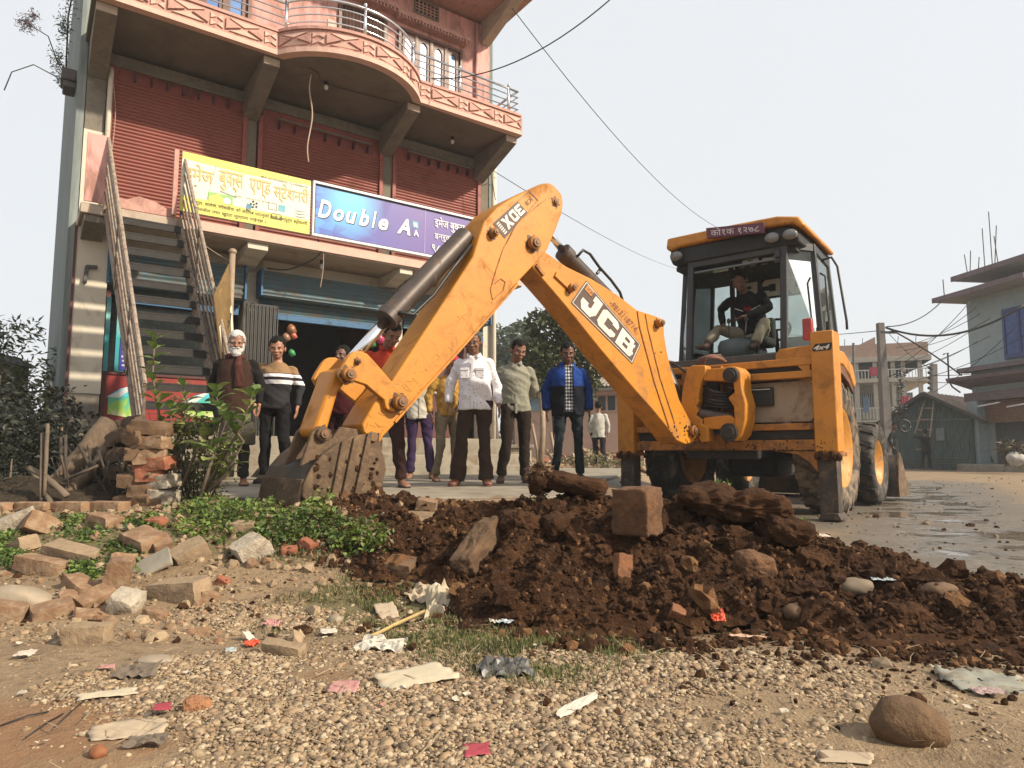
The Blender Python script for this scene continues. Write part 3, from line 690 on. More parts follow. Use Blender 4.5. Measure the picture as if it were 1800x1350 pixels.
wire([(3.0,-.95,3.98),(3.02,-.9,3.6),(3.0,-.85,3.3)],.008,WCABLE)
wire([(1.0,-.9,3.82),(1.5,-.7,3.62),(1.9,-.3,3.6)],.006,WCABLE)
# small drain stub on the white pillar and the pipe at its top
P('pipe_stub',M('grey_stub',(.1,.09,.085),.7),lambda m:(m.bar((-.14,-.34,3.02),(-.12,-.34,3.27),.05,.05),m.bar((-.13,-.34,3.26),(.0,-.34,3.27),.05,.05)),bevel=.008)
# potted plants growing over the left edge high up
ro=P('planter',M('planter_grey',(.12,.10,.10),.8),lambda m:(m.box(-.56,-.37,.35,.75,6.2,6.38),m.box(-.53,-.37,.38,.72,6.1,6.2)),bevel=.02)
# ---- landing with pink end panel; torn pink lining
P('landing_panel',PINK,lambda m:m.box(-.24,.0,-.965,-.945,3.99,4.93),bevel=.006)
P('torn_edge',PINKD,lambda m:m.prism([(.12,3.99),(.13,4.14),(.25,4.12),(.4,4.20),(.62,4.16),(.74,4.10),(.86,4.12),(.86,3.99)],lambda u,v:(u,-.93,v),lambda u,v:(u,-.905,v)))
# ---------------- sign boards: things of their own standing on the ledge ----------------
def bw(s,d,z): # building local to world
    return Vector((FO[0]+FU[0]*s-FN[0]*d,FO[1]+FU[1]*s-FN[1]*d,z))
YB=M('yellow_board',(.80,.72,.13),.5,var=.06);WB=M('cream_board',(.78,.75,.60),.5,var=.06,dirt=((.55,.52,.38),.3,3));
ORL=M('orange_letters',(.72,.50,.20),.6);BLK=M('black_print',(.05,.05,.04),.7);FRW=M('white_frame',(.80,.78,.80),.45);GRNP=M('green_print',(.30,.55,.18),.6);GREYP=M('grey_print',(.32,.32,.28),.7);BLP=M('blue_print',(.10,.25,.40),.6);TEALP=M('cyan_print',(.15,.45,.52),.6)
ys=thing('shop_sign','yellow and white stationery shop sign with orange writing','sign',(*bw(.90,-.99,0)[:2],0),FA)
def YP(name,mat,fn,par=ys,bevel=0): m=MB();fn(m);return m.build(name,mat,par,False,bevel)
X0,X1,Z0,Z1=0,1.85,4.08,4.95
YP('board',WB,lambda m:m.box(X0,X1,-.02,.03,Z0,Z1),bevel=.006)
YP('yellow_band',YB,lambda m:m.box(X0+.004,X1-.004,-.024,-.0205,Z0+.004,Z0+.22))
YP('yellow_band',YB,lambda m:m.prism([(X0+.004,Z1-.10),(X0+.9,Z1-.13),(X1-.004,Z1-.075),(X1-.004,Z1-.004),(X0+.004,Z1-.004)],lambda u,v:(u,-.024,v),lambda u,v:(u,-.0205,v)))
f1=lambda x,z:(x,-.0275,z)
def YT(s_,q,mat,bold=0,par=ys,f=f1,shear=0):
    m=MB();lay_text(m,s_,q,bold=bold*(.55 if ord(s_[0])>2000 else 1),fn=f,shear=shear);return m.build('lettering',mat,par)
YT('इमेज',(.05,4.53,.42,4.80),ORL,.02);YT('बुक्स',(.50,4.50,.84,4.80),ORL,.02);YT('एण्ड',(.93,4.50,1.24,4.78),ORL,.02);YT('स्टेशनरी',(1.28,4.50,1.82,4.80),ORL,.012)
YT('स्कूल, कलेज, लोकसेवा को किताब पाउनुको साथै सम्पूर्ण स्टेशनरी',(.14,4.20,1.81,4.28),BLK,.012)
YT('र होलसेल तथा खुद्रा मूल्यमा पाईन्छ ।',(.14,4.11,1.18,4.185),BLK,.012)
YT('मो.नं. ९८११०६६६९४, ९८११०६६६९४',(1.08,4.815,1.80,4.855),BLK,.01);YT('इनरुवा १, अस्पताल रोड, सुनसरी',(.72,4.44,1.22,4.475),GREYP,.008)
YP('picture',GRNP,lambda m:m.box(.36,.70,-.024,-.021,4.24,4.44));YP('picture',YB,lambda m:m.prism([(.37,4.26),(.55,4.27),(.62,4.33),(.5,4.43),(.37,4.37)],lambda u,v:(u,-.027,v),lambda u,v:(u,-.0245,v)))
def disc(m,x,z,r,y0=-.027,y1=-.0245,n=14): m.prism([(x+r*math.cos(2*math.pi*i/n),z+r*math.sin(2*math.pi*i/n)) for i in range(n)],lambda u,v:(u,y0,v),lambda u,v:(u,y1,v))
YP('picture',FRW,lambda m:disc(m,.62,4.35,.05,-.029,-.0275))
def ball(m):
    for a in range(5): disc(m,1.0+.045*math.cos(a*1.257+.6),4.38+.045*math.sin(a*1.257+.6),.016)
    disc(m,1.0,4.38,.014)
YP('picture',BLK,ball)
YP('picture',BLP,lambda m:m.prism([(.88,4.27),(.95,4.25),(.97,4.36),(.90,4.38)],lambda u,v:(u,-.024,v),lambda u,v:(u,-.021,v)))
YP('picture',TEALP,lambda m:m.box(1.36,1.46,-.024,-.021,4.36,4.46))
YP('picture',GREYP,lambda m:(m.box(1.22,1.33,-.024,-.021,4.355,4.365),m.box(1.22,1.33,-.024,-.021,4.455,4.465),m.box(1.21,1.22,-.024,-.021,4.355,4.465),m.box(1.33,1.34,-.024,-.021,4.355,4.465)))
YP('picture',GREYP,lambda m:(m.box(1.24,1.42,-.024,-.021,4.21,4.245),m.box(1.26,1.40,-.024,-.021,4.29,4.31),m.box(1.24,1.27,-.024,-.021,4.245,4.29),m.box(1.39,1.42,-.024,-.021,4.245,4.29)))
YP('picture',GREYP,lambda m:[m.prism([(1.60,4.20+i*.045),(1.68,4.18+i*.045),(1.79,4.21+i*.045),(1.68,4.20+i*.045)],lambda u,v:(u,-.024,v),lambda u,v:(u,-.021,v)) for i in range(6)])
YP('picture',GREYP,lambda m:(m.bar((.52,-.022,4.48),(.75,-.022,4.43),.004,.02),disc(m,.14,4.46,.022,-.024,-.021),disc(m,.19,4.48,.018,-.024,-.021)))
YP('picture',GREYP,lambda m:[m.bar((.16,-.022,4.27),(.16+dx,-.022,4.40),.003,.006) for dx in (-.07,-.03,.02,.06)])
YP('board_joint',GREYP,lambda m:m.bar((.46,-.0225,4.90),(.31,-.0225,4.11),.003,.005))
bs=thing('shop_sign','long blue and purple shop sign in a white frame reading Double A','sign',(*bw(2.78,-.99,0)[:2],0),FA)
X1=3.75
BG,t,p=new_mat('blue_purple_print');gc=t.nodes.new('ShaderNodeTexCoord').outputs['Object']
sx=t.nodes.new('ShaderNodeSeparateXYZ');t.links.new(gc,sx.inputs[0])
c=mixc(t,(.03,.05,.32),(.085,.045,.24),ramp(t,sx.outputs[0],.2,1.9))
vd=t.nodes.new('ShaderNodeVectorMath');vd.operation='DISTANCE';t.links.new(gc,vd.inputs[0]);vd.inputs[1].default_value=(.62,0,4.72)
c=mixc(t,(.10,.50,.80),c,ramp(t,vd.outputs['Value'],.05,.62))
vo_=t.nodes.new('ShaderNodeTexVoronoi');vo_.inputs['Scale'].default_value=4.2;vo_.feature='F1'
mpg=t.nodes.new('ShaderNodeMapping');mpg.inputs['Scale'].default_value=(1,1,2.4);mpg.inputs['Rotation'].default_value=(0,.6,0);t.links.new(gc,mpg.inputs[0]);t.links.new(mpg.outputs[0],vo_.inputs['Vector'])
sh_=mth(t,'MULTIPLY',ramp(t,vo_.outputs['Color'],.35,.9),ramp(t,sx.outputs[0],1.15,.5));
c=mixc(t,c,(.06,.30,.70),mth(t,'MULTIPLY',sh_,.75));t.links.new(c,p.inputs['Base Color']);p.inputs['Roughness'].default_value=.4
YP('board',BG,lambda m:m.box(.03,X1-.03,-.015,.03,Z0+.03,Z1-.03),bs)
YP('frame',FRW,lambda m:(m.box(0,X1,-.05,.03,Z0-.01,Z0+.03),m.box(0,X1,-.05,.03,Z1-.03,Z1+.01),m.box(0,.03,-.05,.03,Z0+.03,Z1-.03),m.box(X1-.03,X1,-.05,.03,Z0+.03,Z1-.03)),bs,.004)
NV=M('navy_edge',(.012,.01,.05),.5);YP('inner_edge',NV,lambda m:(m.box(.03,X1-.03,-.02,-.0155,Z1-.055,Z1-.03),m.box(.03,X1-.03,-.02,-.0155,Z0+.03,Z0+.05),m.box(.03,.055,-.02,-.0155,Z0+.05,Z1-.055)),bs)
WL=M('white_letters',(.80,.80,.80),.45)
f0=lambda x,z:(x,-.0185,z);f2=lambda x,z:(x,-.022,z)
xs_=[('D',.09,.31,.30),('o',.345,.52,.20),('u',.55,.735,.20),('b',.775,.955,.29),('l',1.0,1.085,.29),('e',1.12,1.30,.20),('A',1.46,1.71,.28)]
for ch,a,b,h in xs_:
    YT(ch,(a+.008,4.378,b+.014,4.378+h),NV,.035,bs,f0,.28);YT(ch,(a,4.39,b,4.39+h),WL,.03,bs,f2,.28)
YP('logo_square',TEALP,lambda m:m.box(1.75,1.86,-.019,-.0155,4.54,4.66),bs);YT('a',(1.765,4.56,1.84,4.63),WL,.03,bs);YP('logo_square',BG,lambda m:m.box(1.75,1.86,-.019,-.0155,4.40,4.53),bs);YT('A',(1.77,4.40,1.87,4.51),WL,.03,bs)
YP('divider',M('lilac_line',(.35,.28,.6),.5),lambda m:m.box(1.985,1.998,-.019,-.0155,Z0+.05,Z1-.055),bs)
YT('इमेज बुक्स एण्ड स्टेशनरी',(2.18,4.60,3.6,4.83),WL,.015,bs);YT('इनरुवा १, सुनसरी',(2.18,4.40,3.1,4.56),WL,.012,bs);YT('९८११०६६६९४',(2.13,4.17,3.0,4.32),WL,.012,bs)
# ---------------- outside stair of steel ----------------
RUST=M('weathered_steel',(.20,.14,.10),.7,.2,var=.3,scale=12,dirt=((.10,.045,.03),.5,14))
PALEB=M('pale_worn_rail',(.33,.26,.20),.7,var=.25,scale=14,dirt=((.14,.07,.05),.45,18))
TREAD=M('dark_tread',(.030,.026,.024),.75,.2,var=.3,scale=9,dirt=((.09,.07,.055),.3,10))
st=thing('outdoor_staircase','steep steel staircase with open treads up to the first floor ledge','staircase',tuple(bw(0,0,0)),FA)
S0=lambda k,w,zo=0:(.05+.83*w+(.38+.04*w)*k, -.95-1.75*k, 3.93-3.45*k+zo)
def Sb(name,mat,fn,par=st,bevel=.003,smooth=False): m=MB();fn(m);return m.build(name,mat,par,smooth,bevel)
for w,s_ in ((-.02,0),(1.02,1)):
    Sb('stringer',PALEB,lambda m:m.bar(S0(0,w),S0(1,w),.04,.16))
N=15
for i in range(N):
    k=(i+.5)/N;a=Vector(S0(k,0));b=Vector(S0(k,1));d=Vector((.09,-.20,0)).normalized()
    def tr(m):
        m.bar(a,b,.20,.022);m.bar(a+d*.1-Vector((0,0,.045)),b+d*.1-Vector((0,0,.045)),.012,.09);m.bar(a-d*.09-Vector((0,0,.02)),b-d*.09-Vector((0,0,.02)),.012,.05)
    Sb('tread',TREAD,tr)
for w in (-.06,1.06):
    for zo,r,mt in ((.98,.026,PALEB),(.78,.016,PALEB),(.60,.016,PALEB),(.42,.016,PALEB),(.24,.016,RUST)):
        Sb('handrail' if zo>.9 else 'rail_bar',mt,lambda m:m.tube([S0(0,w,zo),S0(.5,w,zo-.005),S0(1,w,zo)],r,8),smooth=True)
    for k in (0,.33,.66,1.0):
        Sb('rail_post',RUST,lambda m:m.bar(S0(k,w,-.05),S0(k,w,.98),.03,.02,up=(0,1,0)))
Sb('landing_plate',PINKD,lambda m:m.box(.80,.86,-1.02,-.97,4.0,4.95))
# leaning tan sign board on a pipe beside the stair
tp=thing('standing_sign','narrow tan and cream board on a bamboo pole beside the staircase','sign',(0,0,0))
BAMB=M('bamboo_pole',(.33,.24,.16),.6,var=.2,dirt=((.25,.17,.11),.4,8))
a=at(409,445,8.9);b=at(419,640,8.7);b.z=.35;
m=MB();m.tube([Vector((a.x+.02,a.y,b.z)),(a+Vector((0,0,-1)))*1,a],[.042,.04,.038],10);m.ell(a+Vector((0,0,.02)),(.055,.05,.045));m.build('pole',BAMB,tp,True)
TAN=M('tan_print',(.20,.12,.04),.55,dirt=((.30,.18,.06),.35,5))
q=[at(404,462,8.95),at(376,540,8.3),at(388,578,8.2),at(392,640,8.3),at(410,600,8.9)]
def pl2(name,mat,pts,off): 
    n=(pts[1]-pts[0]).cross(pts[-1]-pts[0]).normalized();n=n if n.y<0 else -n
    m=MB();k=len(pts);m.add([p+n*off for p in pts]+[p+n*(off-.012) for p in pts],[tuple(range(k)),tuple(range(2*k-1,k-1,-1))]+[(i,(i+1)%k,k+(i+1)%k,k+i) for i in range(k)]);return m.build(name,mat,tp)
A_,B_,C_,D_=Vector(at(404,462,8.9)),Vector(at(376,520,8.35)),Vector(at(392,648,8.35)),Vector(at(412,600,8.9))
pl2('board',TAN,[A_,B_,C_,D_],0)
L=lambda s_,t_:(A_*(1-s_)+B_*s_)*(1-t_)+(D_*(1-s_)+C_*s_)*t_
pl2('cream_panel',WB,[L(.06,.52),L(.94,.46),L(.94,.80),L(.06,.86)],.006)
nn=(B_-A_).cross(D_-A_).normalized();nn=nn if nn.y<0 else -nn
m=MB();lay_text(m,'९८४२',(.15,.60,.85,.70),bold=.02,fn=lambda u,v:L(u,1.27-v)+nn*.012);lay_text(m,'स्टोर',(.2,.72,.8,.78),bold=.02,fn=lambda u,v:L(u,1.40-v)+nn*.012);m.build('lettering',BLK,tp)
# ---------------- backhoe loader ----------------
MO=(2.33,7.71);_l=math.hypot(.779,.627);MT=(.779/_l,-.627/_l);MF=(.627/_l,.779/_l);MA=math.atan2(MT[1],MT[0])
YEL=M('digger_yellow',(.62,.235,.012),.45,var=.09,scale=3,bmp=.12,bscale=40,dirt=((.36,.15,.03),.42,4),chips=((.10,.045,.02),22))
YELD=M('muddy_yellow',(.48,.17,.013),.55,var=.15,scale=4,bmp=.2,bscale=50,dirt=((.16,.075,.03),.60,5),chips=((.07,.035,.02),26))
BRN=M('decal_brown',(.085,.045,.03),.55);CRL=M('decal_cream',(.78,.70,.60),.5)
BOLT=M('worn_pin',(.22,.12,.06),.5,.4,var=.3,scale=30);CHR=M('chrome_rod',(.80,.80,.82),.08,1.0,var=.03)
RAM=M('dark_ram',(.085,.062,.052),.45,.3,var=.2,scale=8,dirt=((.2,.12,.07),.3,9));HOSE=M('rubber_hose',(.018,.016,.015),.5,var=.3)
TYRE=M('muddy_tyre',(.035,.030,.027),.85,var=.3,scale=7,bmp=.4,bscale=25,dirt=((.26,.185,.12),.62,7))
TYRED=M('dark_tyre',(.025,.022,.02),.8,var=.3,scale=7,bmp=.4,bscale=25,dirt=((.16,.12,.08),.45,8))
CABF=M('cab_frame_black',(.028,.028,.03),.5,var=.2,dirt=((.08,.07,.06),.35,6))
FRM=M('dark_chassis',(.02,.017,.015),.7,var=.3,dirt=((.08,.05,.03),.4,7));IRON=M('bucket_steel',(.065,.062,.060),.55,.5,var=.3,scale=5,bmp=.3,bscale=40,dirt=((.23,.15,.09),.55,4))
MUDI=M('muddy_bucket_side',(.12,.072,.04),.85,.05,var=.35,scale=6,bmp=.8,bscale=30,dirt=((.24,.15,.08),.45,8))
RIM=M('rim_yellow',(.60,.25,.03),.5,var=.12,dirt=((.30,.19,.10),.45,7));LEGI=M('stabiliser_steel',(.06,.045,.033),.6,.3,var=.3,dirt=((.2,.14,.09),.4,7))
gl,t,p=new_mat('cab_glass');p.inputs['Base Color'].default_value=(.70,.78,.76,1);p.inputs['Roughness'].default_value=.02;p.inputs['IOR'].default_value=1.45
t.nodes.remove(p);o_=[n for n in t.nodes][0]
tr=t.nodes.new('ShaderNodeBsdfTransparent');tr.inputs[0].default_value=(.80,.86,.85,1);gs=t.nodes.new('ShaderNodeBsdfGlossy');gs.inputs[0].default_value=(.9,.95,.95,1);gs.inputs[1].default_value=.03
df=t.nodes.new('ShaderNodeBsdfDiffuse');df.inputs[0].default_value=(.34,.37,.36,1)
lw=t.nodes.new('ShaderNodeFresnel');lw.inputs[0].default_value=1.45
m1=t.nodes.new('ShaderNodeMixShader');m2=t.nodes.new('ShaderNodeMixShader')
vecg=coords(t,'Object');t.links.new(mth(t,'ADD',mth(t,'MULTIPLY',ramp(t,nz(t,2.5,6,.7,vecg),.4,.75),.16),.06),m1.inputs[0])
t.links.new(tr.outputs[0],m1.inputs[1]);t.links.new(df.outputs[0],m1.inputs[2]);t.links.new(lw.outputs[0],m2.inputs[0]);t.links.new(m1.outputs[0],m2.inputs[1]);t.links.new(gs.outputs[0],m2.inputs[2]);t.links.new(m2.outputs[0],o_.inputs[0])
bl=thing('backhoe_loader','yellow backhoe loader seen from behind with its digging arm folded over the soil','digger',(MO[0],MO[1],0),MA)
BM=WM[bl.name]
def G(name,mat,fn,par=None,bevel=.006,smooth=False,label=None): m=MB();fn(m);return m.build(name,mat,par or bl,smooth,bevel,label=label)
def mp(px,py,y):   # pixel -> local (x,z) in the plane local y
    O=(MO[0]+MF[0]*y,MO[1]+MF[1]*y);s,z=onpl(px,py,O,MT);return s,z
def ms(px,py,x):   # pixel -> local (y,z) in the side plane local x
    O=(MO[0]+MT[0]*x,MO[1]+MT[1]*x);s,z=onpl(px,py,O,MF);return s,z
# rear frame
for x0,x1,zt in ((1.06,1.28,1.93),(-1.21,-.99,1.90)):
    pst=G('stabiliser_post',YEL if x0>0 else YEL,lambda m:m.box(x0,x1,-.16,.10,.70,zt),bevel=.012)
    G('end_plate',YELD,lambda m:m.box(x0-.02,x1+.02,-.175,.115,.66,.70),pst)
    G('stabiliser_leg',LEGI,lambda m:(m.box(x0+.03,x1-.03,-.12,.06,.09,.66),m.box(x0+.02,x0+.035,-.13,-.12,.1,.66)),bevel=.008)
    G('foot_pad',LEGI,lambda m:m.prism([(x0-.0,.03),(x1+.0,.03),(x1-.03,.10),(x0+.03,.10)],lambda u,v:(u,-.15,v),lambda u,v:(u,.10,v)))
    G('top_bolt',FRM,lambda m:(m.cyl((x0+.05,-.03,zt),(x0+.05,-.03,zt+.06),.02),m.cyl((x1-.07,-.03,zt),(x1-.07,-.03,zt+.11),.025)),smooth=False)
    G('mud_clump',SOIL,lambda m:[m.ell((x0+.02+.035*i,-.17,.66+.02*math.sin(i*2)),(.03,.03,.04)) for i in range(7)],bevel=0)
m=MB();lay_text(m,'4x4',(1.09,1.735,1.25,1.785),bold=.03,shear=.35,fn=lambda x,z:(x,-.166,z));m2_=MB();m2_.prism([(1.075,1.75),(1.11,1.80),(1.27,1.80),(1.265,1.755),(1.25,1.725),(1.09,1.722)],lambda u,v:(u,-.1635,v),lambda u,v:(u,-.1605,v));m2_.build('badge',FRM,pst);m.build('lettering',CRL,[o for o in bl.children if o.name.startswith('stabiliser_post')][0])
for z0,z1,y0 in ((1.60,1.68,-.10),(1.47,1.545,-.10),(.93,1.0,-.10),(.72,.83,-.10)):
    G('cross_rail',YEL if z0>1 else YELD,lambda m:m.box(-.985,1.055,y0,.02,z0,z1),bevel=.008)
G('rail_groove',FRM,lambda m:(m.box(-.98,1.05,-.04,.0,1.548,1.598),m.box(-.98,1.05,-.04,.0,.835,.925)))
G('rear_panel',M('beige_panel',(.42,.31,.20),.7,var=.08,dirt=((.20,.12,.07),.5,3)),lambda m:m.prism([(.28,1.02),(.98,1.02),(1.02,1.06),(1.02,1.42),(.98,1.45),(.28,1.45)],lambda u,v:(u,.03,v),lambda u,v:(u,.05,v)))
G('battery_box',FRM,lambda m:m.box(.18,.62,-.03,.028,1.20,1.40),bevel=.01)
G('cable_tie',CRL,lambda m:m.tube([(.14,-.05,1.42),(.3,-.05,1.385),(.45,-.05,1.375),(.6,-.05,1.375)],.006,6),smooth=True)
G('rear_plate',YELD,lambda m:m.box(-.98,.27,.03,.05,.84,1.6))
G('side_cheek',YEL,lambda m:m.prism([(1.03,1.68),(1.03,1.47),(.9,1.6)],lambda u,v:(u,-.09,v),lambda u,v:(u,.0,v)))
G('arch_lower',YELD,lambda m:m.prism([(.6,.715),(1.06,.715),(1.06,.50),(.98,.60),(.86,.68)],lambda u,v:(u,-.08,v),lambda u,v:(u,.04,v)))
# sliding carriage, kingpost and swing casting
x_,z_=mp(1232,650,-.18)
G('carriage',YELD,lambda m:m.box(-.36,.12,-.16,-.105,.74,1.66),bevel=.01)
def kp(px,py): return mp(px,py,-.34)
casting=[(1212,650),(1222,643),(1245,643),(1246,655),(1238,672),(1232,700),(1234,706),(1228,715),(1234,722),(1228,730),(1240,738),(1238,745),(1250,752),(1252,776),(1238,778),(1232,768),(1222,776),(1208,752),(1200,738),(1204,690)]
G('kingpost',YEL,lambda m:m.prism([kp(*c) for c in casting],lambda u,v:(u,-.42,v),lambda u,v:(u,-.26,v)),bevel=.012)
for py in (662,746): G('kingpost_arm',YEL,lambda m:(m.prism([kp(1240,py-12),kp(1285,py-16),kp(1300,py-8),kp(1298,py+10),kp(1240,py+8)],lambda u,v:(u,-.40,v),lambda u,v:(u,-.12,v))),bevel=.012)
ccurve=[(1276,652),(1284,645),(1298,645),(1307,655),(1309,685),(1316,710),(1315,740),(1308,765),(1298,776),(1288,772),(1290,760),(1296,740),(1294,715),(1284,700),(1296,690),(1292,670)]
G('swing_casting',YEL,lambda m:m.prism([mp(*c,-.36) for c in ccurve],lambda u,v:(u,-.44,v),lambda u,v:(u,-.14,v)),bevel=.015)
for (px,py,r) in ((1286,660,.082),(1283,760,.095)):
    x,z=mp(px,py,-.42);G('swing_cap',FRM,lambda m:(m.cyl((x,-.47,z),(x,-.12,z),r,24),m.cyl((x,-.485,z),(x,-.47,z),r*.7,20)),bevel=.01)
G('hose_bundle',HOSE,lambda m:[m.tube([mp3 for mp3 in [( *[mp(1240,680+k*6,-.3)[0]],-.34+.02*(k%2),mp(1240,680+k*6,-.3)[1]),(mp(1262,676+k*8,-.3)[0],-.42+.03*(k%3),mp(1262,690+k*5,-.3)[1]),(mp(1290,690+k*4,-.3)[0],-.30,mp(1290,692+k*5,-.3)[1])]],.018,8) for k in range(6)],smooth=True,bevel=0)
G('slew_ram',RAM,lambda m:(m.cyl((*[mp(1235,730,-.3)[0]],-.36,mp(1235,728,-.3)[1]),(mp(1290,738,-.3)[0],-.30,mp(1290,736,-.3)[1]),.06,16),m.cyl((mp(1235,712,-.3)[0],-.3,mp(1235,712,-.3)[1]),(mp(1284,714,-.3)[0],-.3,mp(1284,714,-.3)[1]),.022,10)),smooth=False)
x,z=mp(1272,722,-.2);G('shadow_box',FRM,lambda m:m.box(-.20,.10,-.24,-.17,.9,1.52),bevel=.01)
HR=M('red_brown_hose',(.16,.06,.035),.6,var=.3,dirt=((.25,.15,.09),.4,12))
G('hose_loop',HR,lambda m:[m.tube([Vector((mp(1228+k*4,645,-.3)[0],-.36,mp(1228,648,-.3)[1])),Vector((mp(1230+k*5,632,-.3)[0],-.34,mp(1230,632-k,-.3)[1])),Vector((mp(1245+k*5,624+k,-.3)[0],-.26,mp(1245,624+k*2,-.3)[1])),Vector((mp(1258+k*3,626+k*3,-.3)[0],-.15,mp(1258,622+k*4,-.3)[1]))],.014,8) for k in range(4)],smooth=True,bevel=0)
x,z=mp(1186,668,-.1);G('lift_ram',RAM,lambda m:(m.cyl((mp(1170,640,-.2)[0],-.30,mp(1170,640,-.2)[1]),(mp(1206,735,-.2)[0],-.25,mp(1206,735,-.2)[1]),.085,18)),bevel=.01)
G('ram_pipe',HOSE,lambda m:m.tube([(mp(a,b,-.3)[0],-.38,mp(a,b,-.3)[1]) for a,b in ((1172,650),(1180,637),(1196,644),(1210,655),(1222,668))],.014,8),smooth=True,bevel=0)
# wheels
def tyre(name,cx,cy,cz,r,w,mat,rimr,n,side):
    T=Matrix.Translation((cx,cy,cz))@Matrix.Rotation(math.pi/2,4,'Y')
    m=MB();h=w/2;m.lathe([(rimr,-h*.72),(rimr*1.05,-h*.86),(r*.80,-h*1.0),(r*.92,-h*.93),(r*.965,-h*.7),(r*.97,0),(r*.965,h*.7),(r*.92,h*.93),(r*.80,h),(rimr*1.05,h*.86),(rimr,h*.72)],T,48,closed=False)
    wh=m.build(name,mat,bl,True)
    lug=MB()
    for k in range(n):
        for s_ in (-1,1):
            a=2*math.pi*(k+(.5 if s_>0 else 0))/n
            def q(ang,rr,xx): return T@Vector((rr*math.cos(ang),rr*math.sin(ang),xx))
            da=.55/n*2;lw_=.10
            A=[q(a,r*.955,0),q(a+lw_,r*.955,0),q(a+lw_+da*1.5,r*.90,s_*h*.98),q(a+da*1.5,r*.90,s_*h*.98)]
            B=[q(a,r,0),q(a+lw_*.8,r,0),q(a+lw_+da*1.5,r*.985,s_*h*.9),q(a+da*1.5,r*.985,s_*h*.9)]
            C=[q(a+lw_+da*1.5,r*.82,s_*h*1.02),q(a+da*1.5,r*.82,s_*h*1.02)]
            lug.add(A+B+C,[(4,5,6,7),(0,1,5,4),(1,2,6,5),(0,4,7,3),(3,7,6,2),(2,3,9,8),(7,6,8,9)])
    lo=lug.build('tread_lugs',mat,wh);lo['kind']='stuff'
    for s_ in ((1,) if side>0 else (-1,)):
        rr=MB();rr.lathe([(0.001,s_*h*.15),(rimr*.35,s_*h*.15),(rimr*.38,s_*h*.3),(rimr*.72,s_*h*.38),(rimr*.80,s_*h*.62),(rimr*.98,s_*h*.70),(rimr*1.02,s_*h*.82),(rimr*1.06,s_*h*.80),(rimr*1.03,s_*h*.6),(rimr*.9,0)],T,36)
        rr.build('rim',RIM,wh,True)
        hb=MB();hb.lathe([(.001,s_*h*.42),(rimr*.22,s_*h*.40),(rimr*.25,s_*h*.15)],T,20)
        for k in range(8):
            a=2*math.pi*k/8;c0=T@Vector((rimr*.30*math.cos(a),rimr*.30*math.sin(a),s_*h*.15));c1=T@Vector((rimr*.30*math.cos(a),rimr*.30*math.sin(a),s_*h*.26));hb.cyl(c0,c1,.018,6)
        hb.build('hub',BOLT,wh,False)
    return wh
tyre('rear_wheel',.90,.98,.755,.755,.40,TYRE,.44,20,1)
tyre('rear_wheel',-.90,.98,.755,.755,.40,TYRED,.44,20,1)
tyre('front_wheel',.90,2.95,.56,.56,.36,TYRED,.29,16,1)
tyre('front_wheel',-.90,2.95,.56,.56,.36,TYRED,.29,16,1)
G('rear_axle',FRM,lambda m:(m.cyl((-.8,.98,.75),(.8,.98,.75),.12,16),m.ell((0,.98,.75),(.24,.26,.22))))
G('front_axle',FRM,lambda m:m.cyl((-.8,2.95,.56),(.8,2.95,.56),.08,12))
G('chassis',FRM,lambda m:(m.box(-.42,.42,.05,3.1,.62,1.05),m.box(-.7,.7,.06,.5,.95,1.6)),bevel=.02)
G('transmission',FRM,lambda m:m.box(-.3,.3,1.0,1.8,.4,.65),bevel=.05)
G('bonnet',YEL,lambda m:m.prism([(1.75,1.05),(3.3,1.05),(3.3,1.55),(3.1,1.72),(1.75,1.9)],lambda u,v:(-.42,u,v),lambda u,v:(.42,u,v)),bevel=.04)
for s_ in (1,-1):
    G('fender',YEL,lambda m:m.prism([(-.02,1.67),(.0,1.80),(.25,1.84),(.9,1.84),(1.30,1.72),(1.42,1.50),(1.30,1.46),(1.15,1.58),(.85,1.68),(.25,1.68)],lambda u,v:(s_*.72,u,v),lambda u,v:(s_*1.14,u,v)),bevel=.02)
    G('fender_skirt',M('brown_fender',(.16,.055,.02),.6,dirt=((.2,.11,.05),.5,6)),lambda m:m.prism([(.12,1.675),(.9,1.675),(1.25,1.5),(1.32,1.38),(1.1,1.5),(.8,1.58),(.2,1.56)],lambda u,v:(s_*1.10,u,v),lambda u,v:(s_*1.13,u,v)))
    G('loader_arm',YEL,lambda m:m.prism([(1.45,1.45),(1.7,1.5),(3.0,1.0),(3.9,.55),(3.95,.35),(3.7,.35),(2.9,.78),(1.5,1.28)],lambda u,v:(s_*.52,u,v),lambda u,v:(s_*.62,u,v)),bevel=.01)
lbk=G('loader_bucket',IRON,lambda m:m.prism([(3.72,.06),(3.66,.30),(3.72,.52),(3.86,.66),(3.90,.655),(3.76,.50),(3.71,.30),(3.77,.10),(4.55,.08),(4.55,.05)],lambda u,v:(-1.12,u,v),lambda u,v:(1.12,u,v)))
[G('bucket_cheek',MUDI,lambda m:m.prism([(3.70,.06),(3.66,.30),(3.72,.52),(3.88,.70),(4.0,.62),(4.55,.06)],lambda u,v:(x,u,v),lambda u,v:(x+.03,u,v)),lbk,bevel=0) for x in (-1.152,1.122)]
